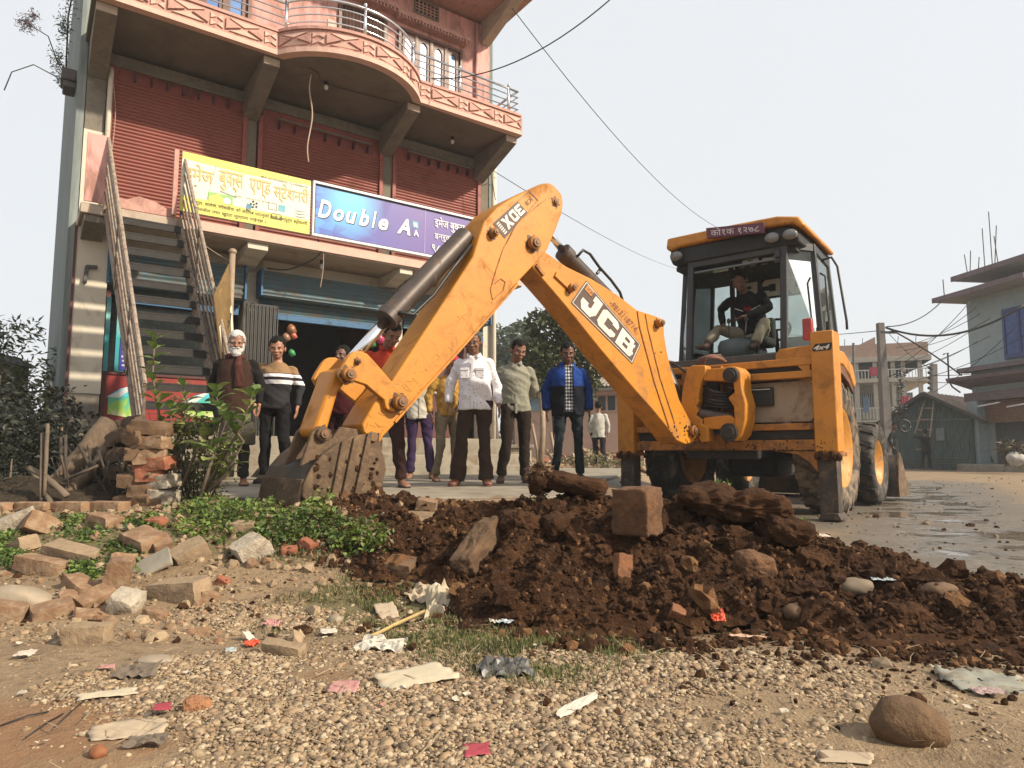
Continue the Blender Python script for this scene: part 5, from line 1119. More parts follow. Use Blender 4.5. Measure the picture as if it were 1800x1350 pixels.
def person(label,px,Y,H,zf,rz=0,J=None,skn='mid',hair=HAIRB,top=None,legs=None,head=(0,0,0),tuck=False,sleeve=1.0,hem=.80,belly=0,shoe=None,extra=None,hcap=None,group=None,vs=.0075,flare=0,collar=None,thin=1,feet=True,at_=None,lod=0,eyes=True,smat_extra=None,footdir=0,famp=.022):
    x=at(px,700,Y).x if at_ is None else at_[0]
    t=thing('person',label,'person',(x,Y if at_ is None else at_[1],zf),rz,group=group,scale=H/1.70)
    j=dict(hl=(.095,0,.90),kl=(.112,-.012,.49),al=(.125,.02,.085),hr=(-.095,0,.90),kr=(-.112,-.012,.49),ar=(-.125,.02,.085),
      sl=(.168,.01,1.355),el=(.245,.045,1.13),wl=(.25,-.005,.885),sr=(-.168,.01,1.355),er=(-.245,.045,1.13),wr=(-.25,-.005,.885),pl=(0,0,.93),ch=(0,0,1.25),nk=(0,.005,1.43))
    if J: j.update(J)
    j={k:Vector(v) for k,v in j.items()}
    if at_ is None:
        rs=random.Random(int(px)*3);sw=rs.uniform(-.028,.028)
        for k in ('pl','hl','hr'): j[k].x+=sw
        for k in ('ch','nk','sl','sr'): j[k].x+=sw*.3
        dz=rs.uniform(-.018,.018);j['sl'].z+=dz;j['sr'].z-=dz;j['kl' if sw<0 else 'kr'].y-=rs.uniform(.03,.08);j['al' if sw<0 else 'ar'].x+=(.04 if sw<0 else -.04);j['al' if sw<0 else 'ar'].y-=.05
        for k in ('el','er'): j[k]+=Vector((rs.uniform(-.015,.01)*(1 if k=='el' else -1),rs.uniform(-.02,.03),0))
        if not J or 'wl' not in J: j['wl']+=Vector((rs.uniform(-.03,.0),rs.uniform(-.10,.02),rs.uniform(0,.02)))
        if not J or 'wr' not in J: j['wr']+=Vector((rs.uniform(0,.03),rs.uniform(-.10,.02),rs.uniform(0,.02)))
    HR_=Euler((math.radians(-head[0]*1.5),math.radians(head[1]),math.radians(head[2])),'XYZ').to_matrix();nk=j['nk']
    def hv(p): return nk+HR_@((Vector(p)-Vector((0,.005,1.43)))*1.13)
    def he(m,c,r,**k): m.ell(hv(c),tuple(q*1.13 for q in r),R=HR_,**k)
    m=MB();pl,ch=j['pl'],j['ch']
    up=(j['nk']-ch)
    m.tube([pl-Vector((0,0,.06)),pl+Vector((0,0,.02)),pl.lerp(ch,.45),ch,ch.lerp(nk,.6),nk],[(.11,.07),(.12,.08),(.11,.07),(.13,.085),(.125,.065),(.058,.058)],16,ref=(1,0,0))
    m.tube([nk-Vector((0,0,.03)),nk+Vector((0,-.002,.02)),hv((0,0,1.54))],[.060,.052,.050],12)
    he(m,(0,.0,1.605),(.075,.092,.093),seg=20,rings=14);he(m,(0,-.028,1.545),(.060,.066,.078),seg=16,rings=12);he(m,(0,-.062,1.497),(.034,.030,.024),seg=12,rings=8)
    he(m,(0,-.093,1.572),(.011,.014,.030));he(m,(0,-.104,1.553),(.017,.016,.011));he(m,(0,-.082,1.600),(.052,.014,.010));he(m,(0,-.088,1.520),(.026,.011,.012))
    for s in (-1,1): he(m,(s*.075,.006,1.565),(.012,.020,.032));he(m,(s*.042,-.072,1.550),(.020,.018,.016))
    for s in 'lr':
        m.tube([j['s'+s],j['s'+s].lerp(j['e'+s],.5),j['e'+s],j['e'+s].lerp(j['w'+s],.35),j['w'+s]],([.036,.034,.030,.029,.024] if sleeve>=.9 else [.040,.042,.036,.034,.025]),10)
        m.tube([j['h'+s],j['h'+s].lerp(j['k'+s],.5),j['k'+s],j['k'+s].lerp(j['a'+s],.4),j['a'+s]],[.055,.050,.038,.036,.030],10)
        w=j['w'+s];d=(w-j['e'+s]).normalized();sg=1 if s=='l' else -1
        fw=Vector((0,-1,0));fw=(fw-d*fw.dot(d));fw=fw.normalized() if fw.length>.2 else Vector((sg,0,0));sd=d.cross(fw).normalized()
        pc=w+d*.045;m.tube([w-d*.01,w+d*.03,w+d*.085],[(.024,.017),(.036,.016),(.038,.014)],10,ref=fw)
        if not lod:
            for q,(o,L_) in enumerate(((-.028,.062),(-.009,.075),(.010,.070),(.028,.055))):
                b0=w+d*.08+fw*(-o);cv=sd*(.012*(q%2))
                inn=Vector((-sg,0,0))*.016
                m.tube([b0-d*.015,b0+d*L_*.5+inn*.35,b0+d*L_+inn*1.2],[.0095,.009,.0075],7)
            tb=w+d*.025+fw*.025;m.tube([tb,tb+d*.03+fw*.022,tb+d*.062+fw*.020],[.012,.011,.008],7)
        if feet:
            a=j['a'+s];fd=Euler((0,0,math.radians(footdir+sg*12))).to_matrix()@Vector((0,-1,0))
            m.tube([a+Vector((0,.0,.02)),a+Vector((0,.0,-.03))-fd*.02,a+Vector((0,0,-.045))+fd*.06,a+Vector((0,0,-.062))+fd*.15,a+Vector((0,0,-.066))+fd*.19],[.036,(.036,.036),(.042,.034),(.047,.022),(.032,.014)],10,ref=(1,0,0))
    me=voxel(m,vs,2);me.materials.append(skin(skn));me.polygons.foreach_set('use_smooth',[True]*len(me.polygons));link('body',me,t)
    # face details
    if not lod and eyes:
        for s in (-1,1):
            e=MB();he(e,(s*.031,-.0835,1.578),(.0125,.006,.0042),seg=10,rings=6);e.build('eye',EYEW,t,True)
            e=MB();he(e,(s*.031,-.0870,1.577),(.0062,.0035,.0046),seg=8,rings=6);e.build('iris',EYEM,t,True)
            e=MB();he(e,(s*.033,-.0900,1.5975),(.020,.005,.0035),seg=10,rings=6);e.build('eyebrow',hair if hair is not HAIRW else HAIRW,t,True)
        e=MB();he(e,(0,-.0965,1.518),(.024,.006,.0075),seg=12,rings=6);e.build('lips',LIPM,t,True)
        e=MB();he(e,(0,-.0975,1.519),(.021,.0055,.0012),seg=12,rings=6);e.build('mouth_line',EYEM,t,True)
    # hair
    if hair is not None:
        m=MB();m.ell((0,.006,1.612),(.084,.100,.097),seg=28,rings=22)
        V=np.array(m.v);keep=[]
        nn=np.array([mn.noise(Vector(v)*22)*.5+mn.noise(Vector(v)*60)*.5 for v in V])
        c0=np.array((0,.006,1.612));V=c0+(V-c0)*(1+.05*nn)[:,None]
        def ok(f):
            c=V[list(f)].mean(0);front=c[1]<-.045
            return (c[2]>1.648+.01*math.sin(c[0]*60) if front else c[2]>1.575-.5*max(c[1],0)) if not (abs(c[0])>.06 and -.045<=c[1]<.02) else c[2]>1.585
        m.f=[f for f in m.f if ok(f)];m.mi=[0]*len(m.f);m.v=[tuple(hv(v)) for v in V];o=m.build('hair',hair,t,True)
        so_=o.modifiers.new('t','SOLIDIFY');so_.thickness=.012;so_.offset=-1
    # trousers
    m=MB()
    m.tube([pl+Vector((0,0,.09)),pl+Vector((0,0,.0)),pl-Vector((0,0,.07)),j['hl'].lerp(j['hr'],.5)-Vector((0,0,.10))],[(.145*thin,.105+belly*.5),(.165*thin,.118),(.165*thin,.115),(.10,.08)],18,ref=(1,0,0))
    for s in 'lr':
        h,k,a=j['h'+s],j['k'+s],j['a'+s];bend=(k-h).normalized().dot((a-k).normalized())
        low=a+(k-a).normalized()*(.012 if not flare else -.012)
        m.tube([h+Vector((0,0,.03)),h.lerp(k,.35),h.lerp(k,.8),k,k.lerp(a,.4),k.lerp(a,.8),low],[.098*thin,.090*thin,.070*thin,.066*thin,.063*thin+flare*.3,.058*thin+flare*.8,.058*thin+flare],14)
    me=voxel(m,.011,3);folds(me,.020,6,9,int(px)%50);me.materials.append(legs);me.polygons.foreach_set('use_smooth',[True]*len(me.polygons));link('trousers',me,t)
    # top
    m=MB();hz_=hem if not tuck else pl.z+.04
    base=Vector((pl.x,pl.y,hz_))
    tp_=[base,base.lerp(pl+Vector((0,0,.06)),.6) if hz_<pl.z else pl+Vector((0,0,.07)),pl.lerp(ch,.45)+Vector((0,-belly*.4,0)),ch,ch.lerp(nk,.45),ch.lerp(nk,.85),nk+Vector((0,0,-.005))]
    rr=[(.185*thin,.135+belly*.5),(.178*thin,.132+belly),(.170*thin,.128+belly),(.180*thin,.130),(.168*thin,.108),(.112,.085),(.070,.068)]
    m.tube(tp_,rr,20,ref=(1,0,0))
    for s in 'lr':
        a,b,c=j['s'+s],j['e'+s],j['w'+s];inn=Vector((-.03 if s=='l' else .03,0,.0))
        if sleeve>=.9: m.tube([a+(b-a)*-.02,a.lerp(b,.12),a.lerp(b,.5),b,b.lerp(c,.5),b.lerp(c,.94)],[.052,.062,.059,.053,.047,.041],12);m.ell(a+inn*.3,(.060,.058,.052))
        else: m.tube([a+(b-a)*-.02,a.lerp(b,.12),a.lerp(b,.45),a.lerp(b,sleeve*1.6)],[.052,.062,.061,.060],12);m.ell(a+inn*.3,(.060,.058,.052))
    me=voxel(m,.011,3);folds(me,famp,6,11,int(px)%37+3);me.materials.append(top);me.polygons.foreach_set('use_smooth',[True]*len(me.polygons));so_=link('shirt',me,t)
    if collar is not None:
        m=MB()
        for s in (-1,1):
            P_=[Vector((s*.02,-.085,1.425)),Vector((s*.075,-.03,1.465)),Vector((s*.082,-.045,1.425)),Vector((s*.055,-.105,1.395))]
            P_=[nk-Vector((0,.005,1.43))+p for p in P_];n=(P_[1]-P_[0]).cross(P_[3]-P_[0]).normalized()*.004
            m.add([p+n for p in P_]+[p-n for p in P_],[(0,1,2,3),(7,6,5,4),(0,4,5,1),(1,5,6,2),(2,6,7,3),(3,7,4,0)])
        m.tube([nk+Vector((.072*math.cos(a),.068*math.sin(a),.02)) for a in [i*math.pi/9-.5 for i in range(13)]],[(.008,.02)]*13,8)
        m.build('collar',collar,t,True)
    if shoe is not None and feet:
        for s in 'lr':
            sg=1 if s=='l' else -1;a=j['a'+s];fd=Euler((0,0,math.radians(footdir+sg*12))).to_matrix()@Vector((0,-1,0))
            m=MB()
            if shoe[0]=='shoe': m.tube([a+Vector((0,0,.0))-fd*.045,a+Vector((0,0,-.025))-fd*.02,a+Vector((0,0,-.04))+fd*.06,a+Vector((0,0,-.056))+fd*.15,a+Vector((0,0,-.062))+fd*.205],[(.030,.03),(.046,.046),(.049,.040),(.052,.028),(.034,.018)],12,ref=(1,0,0))
            m.tube([a+Vector((0,0,-.078))-fd*.05,a+Vector((0,0,-.078))+fd*.05,a+Vector((0,0,-.078))+fd*.14,a+Vector((0,0,-.078))+fd*.21],[(.030,.008),(.036,.008),(.052,.008),(.028,.008)],12,ref=(1,0,0))
            if shoe[0]=='sandal':
                for q in (.06,.12): m.tube([a+Vector((-.05,0,-.07))+fd*q,a+Vector((0,0,-.028 if q<.1 else -.04))+fd*q,a+Vector((.05,0,-.07))+fd*q],[(.012,.004)]*3,8)
            m.build('shoe' if shoe[0]=='shoe' else 'sandal',shoe[1],t,True)
    if extra: extra(t,j,hv,he,so_)
    return t
def plcket(mat,x=0,z0=.82,z1=1.40,y=-.142):
    def f(t,j,hv,he,so):
        m=MB();m.bar((x,y,z0),(x,y+.03,z1),.026,.010,up=(0,1,0));m.build('placket',mat,t,False,.003)
    return f
def pockets(mat,y=-.150,flap=True):
    def f(t,j,hv,he,so):
        for s in (-1,1):
            m=MB();m.box(s*.085-.045,s*.085+.045,y+.012,y+.026,1.17,1.27);m.box(s*.085-.048,s*.085+.048,y+.006,y+.026,1.255,1.285);m.build('pocket',mat,t,False,.004)
        m=MB();m.bar((0,y-.002,.84),(0,y+.03,1.40),.026,.012,up=(0,1,0));m.build('placket',mat,t,False,.003)
    return f
# striped knit
KN,t_,p_=new_mat('striped_knit');ob=t_.nodes.new('ShaderNodeTexCoord').outputs['Object'];sx_=t_.nodes.new('ShaderNodeSeparateXYZ');t_.links.new(ob,sx_.inputs[0])
rp=t_.nodes.new('ShaderNodeValToRGB');rp.color_ramp.interpolation='CONSTANT';t_.links.new(ramp(t_,sx_.outputs[2],.8,1.5),rp.inputs[0]);cr=rp.color_ramp
st_=[(0,(.012,.010,.012)),(.505,(.75,.72,.72)),(.572,(.02,.012,.016)),(.625,(.75,.72,.72)),(.672,(.06,.015,.02)),(.69,(.23,.13,.06))]
while len(cr.elements)<len(st_): cr.elements.new(.5)
for e,(q,cc) in zip(cr.elements,st_): e.position=q;e.color=(*cc,1)
t_.links.new(rp.outputs[0],p_.inputs['Base Color']);p_.inputs['Roughness'].default_value=.9;bump(t_,p_,nz(t_,150,3,.6,ob),.3,.01)
# spotted white shirt
SPT,t_,p_=new_mat('spotted_white_cotton');ob=coords(t_,'Object');v_=t_.nodes.new('ShaderNodeTexVoronoi');v_.inputs['Scale'].default_value=26;v_.inputs['Randomness'].default_value=.55;t_.links.new(ob,v_.inputs['Vector'])
c=mixc(t_,(.25,.16,.17),(.68,.66,.69),ramp(t_,v_.outputs['Distance'],.13,.20));t_.links.new(c,p_.inputs['Base Color']);p_.inputs['Roughness'].default_value=.9;bump(t_,p_,nz(t_,60,3,.6,ob),.2,.01)
# plaid
PLD,t_,p_=new_mat('black_white_plaid');ob=t_.nodes.new('ShaderNodeTexCoord').outputs['Object'];sx_=t_.nodes.new('ShaderNodeSeparateXYZ');t_.links.new(ob,sx_.inputs[0])
def stp(o,sc): return ramp(t_,mth(t_,'SINE',mth(t_,'MULTIPLY',o,sc)),-.25,.25)
a_=stp(sx_.outputs[0],190);b_=stp(sx_.outputs[2],150);c=mixc(t_,mixc(t_,(.01,.01,.015),(.12,.13,.16),a_),mixc(t_,(.12,.13,.16),(.6,.6,.62),a_),b_);t_.links.new(c,p_.inputs['Base Color']);p_.inputs['Roughness'].default_value=.9
BRT=cloth('brown_trouser',(.050,.030,.022));ZP=.345
# 1 bearded old man
def oldx(t,j,hv,he,so):
    m=MB();he(m,(0,-.055,1.505),(.062,.050,.040),seg=20,rings=14);he(m,(0,-.072,1.478),(.048,.040,.042),seg=18,rings=12)
    for s in (-1,1): he(m,(s*.060,-.02,1.535),(.018,.045,.045),seg=12,rings=8);he(m,(s*.018,-.098,1.533),(.022,.014,.010),R=None) if False else m.ell(hv((s*.018,-.098,1.533)),(.022,.012,.009))
    me=voxel(m,.006,1);folds(me,.006,60,70,4);me.materials.append(HAIRW);me.polygons.foreach_set('use_smooth',[True]*len(me.polygons));link('beard',me,t)
    VEST=cloth('dark_brown_vest',(.050,.024,.016));m=MB();m.tube([(0,0,.80),(0,0,.95),(0,0,1.15),(0,0,1.28),(0,.0,1.38),(0,.0,1.43)],[(.205,.155),(.20,.155),(.195,.152),(.195,.142),(.165,.110),(.09,.08)],20,ref=(1,0,0));me=voxel(m,.011,3);folds(me,.010,7,9,8);me.materials.append(VEST);me.polygons.foreach_set('use_smooth',[True]*len(me.polygons));link('vest',me,t)
    m=MB();SC_=cloth('brown_scarf',(.085,.030,.022),var=.3,scale=20)
    m.tube([(.09*math.cos(a),-.01+.085*math.sin(a),1.435+.012*math.sin(a*3)) for a in [i*math.pi/8 for i in range(17)]],[(.030,.026)]*17,10)
    m.tube([(.045,-.11,1.42),(.055,-.165,1.33),(.07,-.17,1.2),(.075,-.165,1.08)],[(.03,.02),(.042,.016),(.05,.014),(.058,.010)],10,ref=(1,0,0))
    me=voxel(m,.008,2);folds(me,.008,30,8,2);me.materials.append(SC_);me.polygons.foreach_set('use_smooth',[True]*len(me.polygons));link('scarf',me,t)
    m=MB();m.tube([(.0,0,.82),(.02,0,.62),(.03,0,.44)],[(.19,.145),(.20,.14),(.215,.14)],18,ref=(1,0,0));me=voxel(m,.012,3);folds(me,.016,14,3,3);me.materials.append(cloth('grey_brown_kurta',(.085,.070,.055)));me.polygons.foreach_set('use_smooth',[True]*len(me.polygons));link('long_kurta',me,t)
person('old man with white hair and full white beard in a dark brown vest and scarf',412,7.35,1.64,ZP,.22,dict(el=(.26,.05,1.13),wl=(.27,-.03,.89),er=(-.27,.09,1.12),wr=(-.17,.15,.92)),'mid',HAIRW,cloth('near_black_shirt',(.014,.011,.011)),cloth('dark_cotton',(.03,.026,.024)),head=(-8,0,8),thin=1.06,extra=oldx,shoe=('sandal',SOLE))
# 2 striped sweater
person('young man in a black sweater with white chest stripes and tan yoke',487,7.95,1.68,ZP,.12,None,'fair',HAIRB,KN,cloth('black_trouser',(.012,.011,.012)),head=(-10,0,4),hem=.86,shoe=('shoe',SOLE))
# 3 man in the dark doorway
person('man in maroon shirt half hidden behind the bucket link in the dark doorway',602,8.5,1.66,ZP,-.2,None,'deep',HAIRB,cloth('dark_maroon_cotton',(.055,.008,.010)),cloth('dark_red_trouser',(.035,.008,.010)),head=(0,0,-10),hem=.84,shoe=('sandal',SOLE))
# 4 red shirt
person('heavy man in an orange red polo shirt behind the chrome bucket ram',679,7.0,1.69,ZP,.30,dict(el=(.27,.02,1.14),wl=(.14,-.17,1.02),er=(-.27,.06,1.13),wr=(-.26,-.04,.90)),'dark',HAIRB,cloth('orange_red_pique',(.52,.055,.025)),cloth('brown_twill',(.040,.018,.016)),head=(-20,4,18),hem=.86,belly=.035,sleeve=.32,thin=1.1,shoe=('sandal',SOLE),collar=cloth('orange_red_collar',(.50,.05,.025)))
# 5 white shirt purple trousers
person('man in a loose cream shirt and purple trousers behind the dipper arm',739,9.2,1.66,ZP,.1,dict(el=(.25,.03,1.13),wl=(.27,-.06,.90)),'mid',HAIRB,cloth('cream_cotton',(.60,.55,.46)),cloth('purple_cotton',(.050,.028,.075)),hem=.82,sleeve=.5,head=(-10,0,0),shoe=('sandal',M('grey_sandal',(.10,.09,.10),.7)),extra=plcket(cloth('cream_cotton',(.6,.55,.46))))
# 6 boy in mustard jacket and red cap
def capx(t,j,hv,he,so):
    m=MB();m.ell(hv((0,.004,1.618)),(.092,.106,.092),R=None,seg=24,rings=16);V=np.array(m.v);zc=hv((0,0,1.62)).z
    m.f=[f for f in m.f if V[list(f)].mean(0)[2]>zc-.005];m.mi=[0]*len(m.f);m.build('cap',cloth('red_pink_cap',(.42,.03,.05)),t,True)
    m=MB();m.prism([(.07*math.sin(a),-.075-.085*max(math.cos(a),0)) for a in [(-90+i*18)*math.pi/180 for i in range(11)]],lambda u,v:hv((u,v,1.628)),lambda u,v:hv((u,v,1.636)));m.build('cap_peak',cloth('red_pink_cap',(.42,.03,.05)),t)
person('slim youth in a mustard jacket, khaki trousers and a red cap',786,8.5,1.56,ZP,.45,dict(el=(.24,.0,1.14),wl=(.10,-.16,.97)),'dark',None,M('mustard_print',(.42,.22,.03),.85,var=.45,scale=18),cloth('khaki_cotton',(.24,.19,.12)),hem=.88,head=(-18,0,22),thin=.88,extra=capx,shoe=('sandal',SOLE))
# 7 spotted shirt
def specs(t,j,hv,he,so):
    pockets(SPT)(t,j,hv,he,so)
    m=MB()
    for s in (-1,1): m.tube([hv((s*.031+.021*math.cos(a),-.098,1.575+.015*math.sin(a))) for a in [i*math.pi/8 for i in range(17)]],.0016,5)
    m.tube([hv((-.01,-.1,1.578)),hv((.01,-.1,1.578))],.0016,5);m.build('spectacles',M('thin_metal',(.3,.28,.25),.3,.8),t)
person('man with glasses in a white spotted long sleeved shirt and brown trousers',832,7.35,1.655,ZP,-.05,dict(el=(.255,.04,1.12),wl=(.285,-.02,.875),er=(-.255,.04,1.12),wr=(-.275,-.03,.90),kl=(.125,-.012,.49),al=(.145,.02,.085),kr=(-.115,-.012,.49),ar=(-.13,.02,.085)),'dark',HAIRG,SPT,BRT,head=(-12,0,-4),hem=.83,belly=.025,flare=.028,collar=SPT,extra=specs,shoe=('shoe',M('tan_leather',(.16,.055,.03),.5)),thin=1.03)
# 8 grey shirt
person('man in an open necked grey green shirt with his hands behind his back',905,8.05,1.665,ZP,.12,dict(el=(.25,.10,1.13),wl=(.10,.16,.96),er=(-.26,.10,1.13),wr=(-.10,.16,.95)),'dark',HAIRB,cloth('grey_green_shirt',(.30,.29,.23)),cloth('dark_brown_trouser',(.028,.019,.015)),head=(-12,8,14),hem=.84,collar=cloth('grey_green_collar',(.32,.31,.25)),extra=plcket(cloth('grey_green_shirt',(.3,.29,.23)),y=-.135),shoe=('shoe',M('brown_shoe',(.11,.06,.035),.6)))
# 9 blue jacket
JK=cloth('royal_blue_jacket',(.015,.045,.20));
def jackx(t,j,hv,he,so):
    # upper blue body panels over a black lower part
    m=MB();m.tube([(0,0,.80),(0,0,.95),(0,0,1.12),(0,0,1.26),(0,.0,1.36),(0,0,1.42),(0,0,1.47)],[(.212,.165),(.207,.165),(.205,.160),(.210,.156),(.186,.126),(.112,.094),(.094,.087)],24,ref=(1,0,0))
    me=voxel(m,.011,3);folds(me,.018,7,9,18)
    bm=bmesh.new();bm.from_mesh(me)
    bmesh.ops.delete(bm,geom=[v for v in bm.verts if (abs(v.co.x-.01)<.045+.035*(1.3-v.co.z)*(v.co.z<1.3)+.03*max(v.co.z-1.36,0)*6 and v.co.y<0)],context='VERTS');bm.to_mesh(me);bm.free()
    me.materials.append(JK2);me.polygons.foreach_set('use_smooth',[True]*len(me.polygons));o=link('jacket',me,t);s_=o.modifiers.new('t','SOLIDIFY');s_.thickness=.008
    for s in 'lr':
        m=MB();a,b,c=j['s'+s],j['e'+s],j['w'+s];m.tube([a+(b-a)*-.02,a.lerp(b,.12),a.lerp(b,.5),b,b.lerp(c,.5),b.lerp(c,.96)],[.058,.074,.073,.068,.061,.054],14);m.ell(a,(.066,.070,.062));me=voxel(m,.010,3);folds(me,.009,14,14,9);me.materials.append(JK);me.polygons.foreach_set('use_smooth',[True]*len(me.polygons));link('sleeve',me,t)
JK2,t_,p_=new_mat('blue_black_jacket');ob=t_.nodes.new('ShaderNodeTexCoord').outputs['Object'];sx_=t_.nodes.new('ShaderNodeSeparateXYZ');t_.links.new(ob,sx_.inputs[0])
c=mixc(t_,(.010,.012,.018),(.015,.045,.20),ramp(t_,sx_.outputs[2],1.165,1.17));t_.links.new(c,p_.inputs['Base Color']);p_.inputs['Roughness'].default_value=.9;p_.inputs['Specular IOR Level'].default_value=.1
person('man in a royal blue and black jacket open over a black and white checked shirt',998,8.5,1.70,ZP,.0,dict(el=(.265,.05,1.13),wl=(.265,-.01,.87),er=(-.265,.05,1.13),wr=(-.265,-.02,.87),kl=(.125,-.012,.49),al=(.145,.02,.085),kr=(-.115,-.012,.49),ar=(-.13,.02,.085)),'deep',HAIRB,PLD,cloth('blue_black_jeans',(.020,.026,.034)),head=(-10,0,0),hem=.85,thin=.90,famp=.006,sleeve=.15,extra=jackx,collar=PLD,shoe=('shoe',SOLE))
# 10 walking away
person('man in a pale jacket walking away past the rubble beyond the apron',1052,16.5,1.60,.30,math.pi-.15,dict(kl=(.10,-.10,.50),al=(.11,.02,.085),kr=(-.10,.02,.50),ar=(-.11,.18,.12)),'dark',HAIRB,cloth('pale_grey_jacket',(.50,.48,.43)),cloth('dark_lungi',(.035,.022,.028)),hem=.80,lod=1,vs=.012,shoe=('sandal',SOLE),belly=.02)
# 11-13 dark figures by the shed
person('dark clothed man reaching up to the ladder at the green shed',1622,27,1.60,-.02,math.pi,dict(el=(.25,-.16,1.36),wl=(.27,-.32,1.42),er=(-.22,-.2,1.3),wr=(-.2,-.33,1.35)),'deep',HAIRB,cloth('black_coat',(.014,.014,.015)),cloth('black_cloth',(.012,.012,.013)),lod=1,vs=.016,hem=.75)
person('dark figure standing against the concrete pole beside the front wheel',1567,22,1.62,.0,.8,None,'deep',HAIRB,cloth('charcoal_coat',(.02,.022,.022)),cloth('black_cloth2',(.015,.014,.014)),lod=1,vs=.016,hem=.7)
person('dark figure in the shade at the right corner of the green shed',1712,27.5,1.62,-.02,1.2,None,'deep',HAIRB,cloth('dim_coat',(.018,.018,.020)),cloth('black_cloth3',(.012,.012,.013)),lod=1,vs=.016,hem=.75)
# driver in the cab, in the cab's own coordinates turned to face backwards
dw=BM@Vector((.06,1.02,1.30))
def drvx(t,j,hv,he,so):
    m=MB();m.box(-.05,.055,-.155,-.10,1.14,1.34);m.build('red_shirt_front',cloth('dull_red_tee',(.22,.02,.02)),t,False,.02)
    for s in (-1,1):
        m=MB();m.bar((s*.16,-.14,1.2),(s*.05,-.16,1.15),.008,.006,up=(0,1,0));m.build('white_piping',CRL,t)
def d2(px,py,y):   # pixel -> driver's local frame
    x,z=mp(px,py,y);return (x-.06,(y-1.02),(z-1.30))
jj=dict(pl=(0,.06,.90),ch=(-.02,-.03,1.20),nk=(-.05,-.10,1.40),hl=(.10,.06,.88),hr=(-.10,.06,.88),sl=(.16,-.09,1.35),sr=(-.22,-.07,1.33))
def dj(px,py,y): a=d2(px,py,y);return Vector(a)
jj.update(kl=dj(1345,565,.80),al=dj(1328,603,.64),kr=dj(1262,580,.80),ar=dj(1243,604,.60),el=dj(1352,540,.92),wl=dj(1310,556,.72),er=dj(1266,545,.92),wr=dj(1272,572,.76))
person('digger driver in a black jacket and khaki trousers seated inside the cab',0,0,1.70,dw.z,MA,jj,'deep',HAIRB,cloth('black_jacket',(.014,.012,.014)),cloth('khaki_twill',(.30,.26,.19)),head=(-22,0,-8),hem=.86,at_=(dw.x,dw.y),extra=drvx,shoe=('shoe',M('dusty_brown_shoe',(.10,.05,.035),.7)),eyes=False,vs=.009)
# ---------------- trees and shrubs ----------------
def leafmat(name,col,var=.35,back=.5):
    col=tuple(q*.8 for q in col);m,t,p=new_mat(name);vec=coords(t,'Object');c=mixc(t,tuple(x*(1-var) for x in col),tuple(x*(1+var) for x in col),ramp(t,nz(t,3.5,4,.6,vec),.35,.65))
    c=mixc(t,c,(col[0]*1.8,col[1]*1.5,col[2]*.9),ramp(t,nz(t,23,2,.5,vec),.6,.75))
    t.links.new(c,p.inputs['Base Color']);p.inputs['Roughness'].default_value=.55
    tr=t.nodes.new('ShaderNodeBsdfTranslucent');t.links.new(c,tr.inputs[0]);mx=t.nodes.new('ShaderNodeMixShader');mx.inputs[0].default_value=.25
    o=[n for n in t.nodes if n.type=='OUTPUT_MATERIAL'][0];t.links.new(p.outputs[0],mx.inputs[1]);t.links.new(tr.outputs[0],mx.inputs[2]);t.links.new(mx.outputs[0],o.inputs[0]);return m
LF=(np.array([(0,0,0),(.5,.28,.06),(1,0,-.06),(.5,-.28,.06),(.5,0,-.02)],float),np.array([(0,3,4),(0,4,1),(4,3,2),(4,2,1)]))
LFN=(np.array([(0,0,0),(.4,.12,.04),(1,0,-.15),(.4,-.12,.04)],float),np.array([(0,3,1),(3,2,1)]))
def crown(name,mat,clumps,n,ls,par,leaf=LF,shell=.55,stuff=False):
    """clumps: (centre, radii); leaves fill the outer part of each clump"""
    Ps=[];w=np.array([r[0]*r[1]*r[2] for c,r in clumps])**.67;w=w/w.sum()
    for (c,r),wi in zip(clumps,w):
        k=max(int(n*wi),12);d=RNG.normal(size=(k,3));d/=np.linalg.norm(d,axis=1)[:,None]
        rad=(shell+(1-shell)*RNG.uniform(0,1,k))*(1+.35*(fbm(d[:,0]*3+c[0],d[:,2]*3+c[2],int(n)%91,3)-.5)*2)
        Ps.append(np.array(c)+d*rad[:,None]*np.array(r))
    P=np.concatenate(Ps);S=RNG.uniform(.7,1.35,len(P))*ls
    o=link(name,scatter(name,[leaf],P,S,mat,tilt=1.3,smooth=False),par);return o
BARK=M('bark',(.16,.11,.07),.9,var=.3,scale=12,bmp=.5,bscale=40);BARKD=M('dark_bark',(.07,.05,.035),.9,var=.3,scale=12)
def tree(label,base,h,clumps,mat,n,ls,tr=.1,limbs=(),cat='tree',nm='tree',group=None,leaf=LF):
    t=thing(nm,label,cat,base,group=group);B=Vector(base)
    m=MB();m.tube([(0,0,-.2),(.03*h*.1,0,h*.3),(-.02*h,.02*h,h*.6),(0,0,h*.9)],[tr*1.25,tr,tr*.75,tr*.3],10)
    for k,(c,r) in enumerate(clumps):
        m.tube([(0,0,h*(.35+.4*((k*37)%10)/10)),Vector(c)*.55+Vector((0,0,h*.25)),Vector(c)],[tr*.45,tr*.28,tr*.08],6)
    m.build('trunk',BARK,t,True);crown('crown',mat,clumps,n,ls,t,leaf);return t
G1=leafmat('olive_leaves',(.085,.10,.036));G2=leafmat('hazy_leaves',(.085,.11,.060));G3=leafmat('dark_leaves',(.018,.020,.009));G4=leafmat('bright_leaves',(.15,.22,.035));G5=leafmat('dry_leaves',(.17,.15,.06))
b=at(975,800,19);b.z=.3
def cl(lst,base,Y,k=1):
    out=[]
    for px,py,r in lst:
        p=at(px,py,Y)-Vector(base);out.append(((p.x,p.y+random.uniform(-.6,.6)*r,p.z),(r,r*.9,r*.85)))
    return out
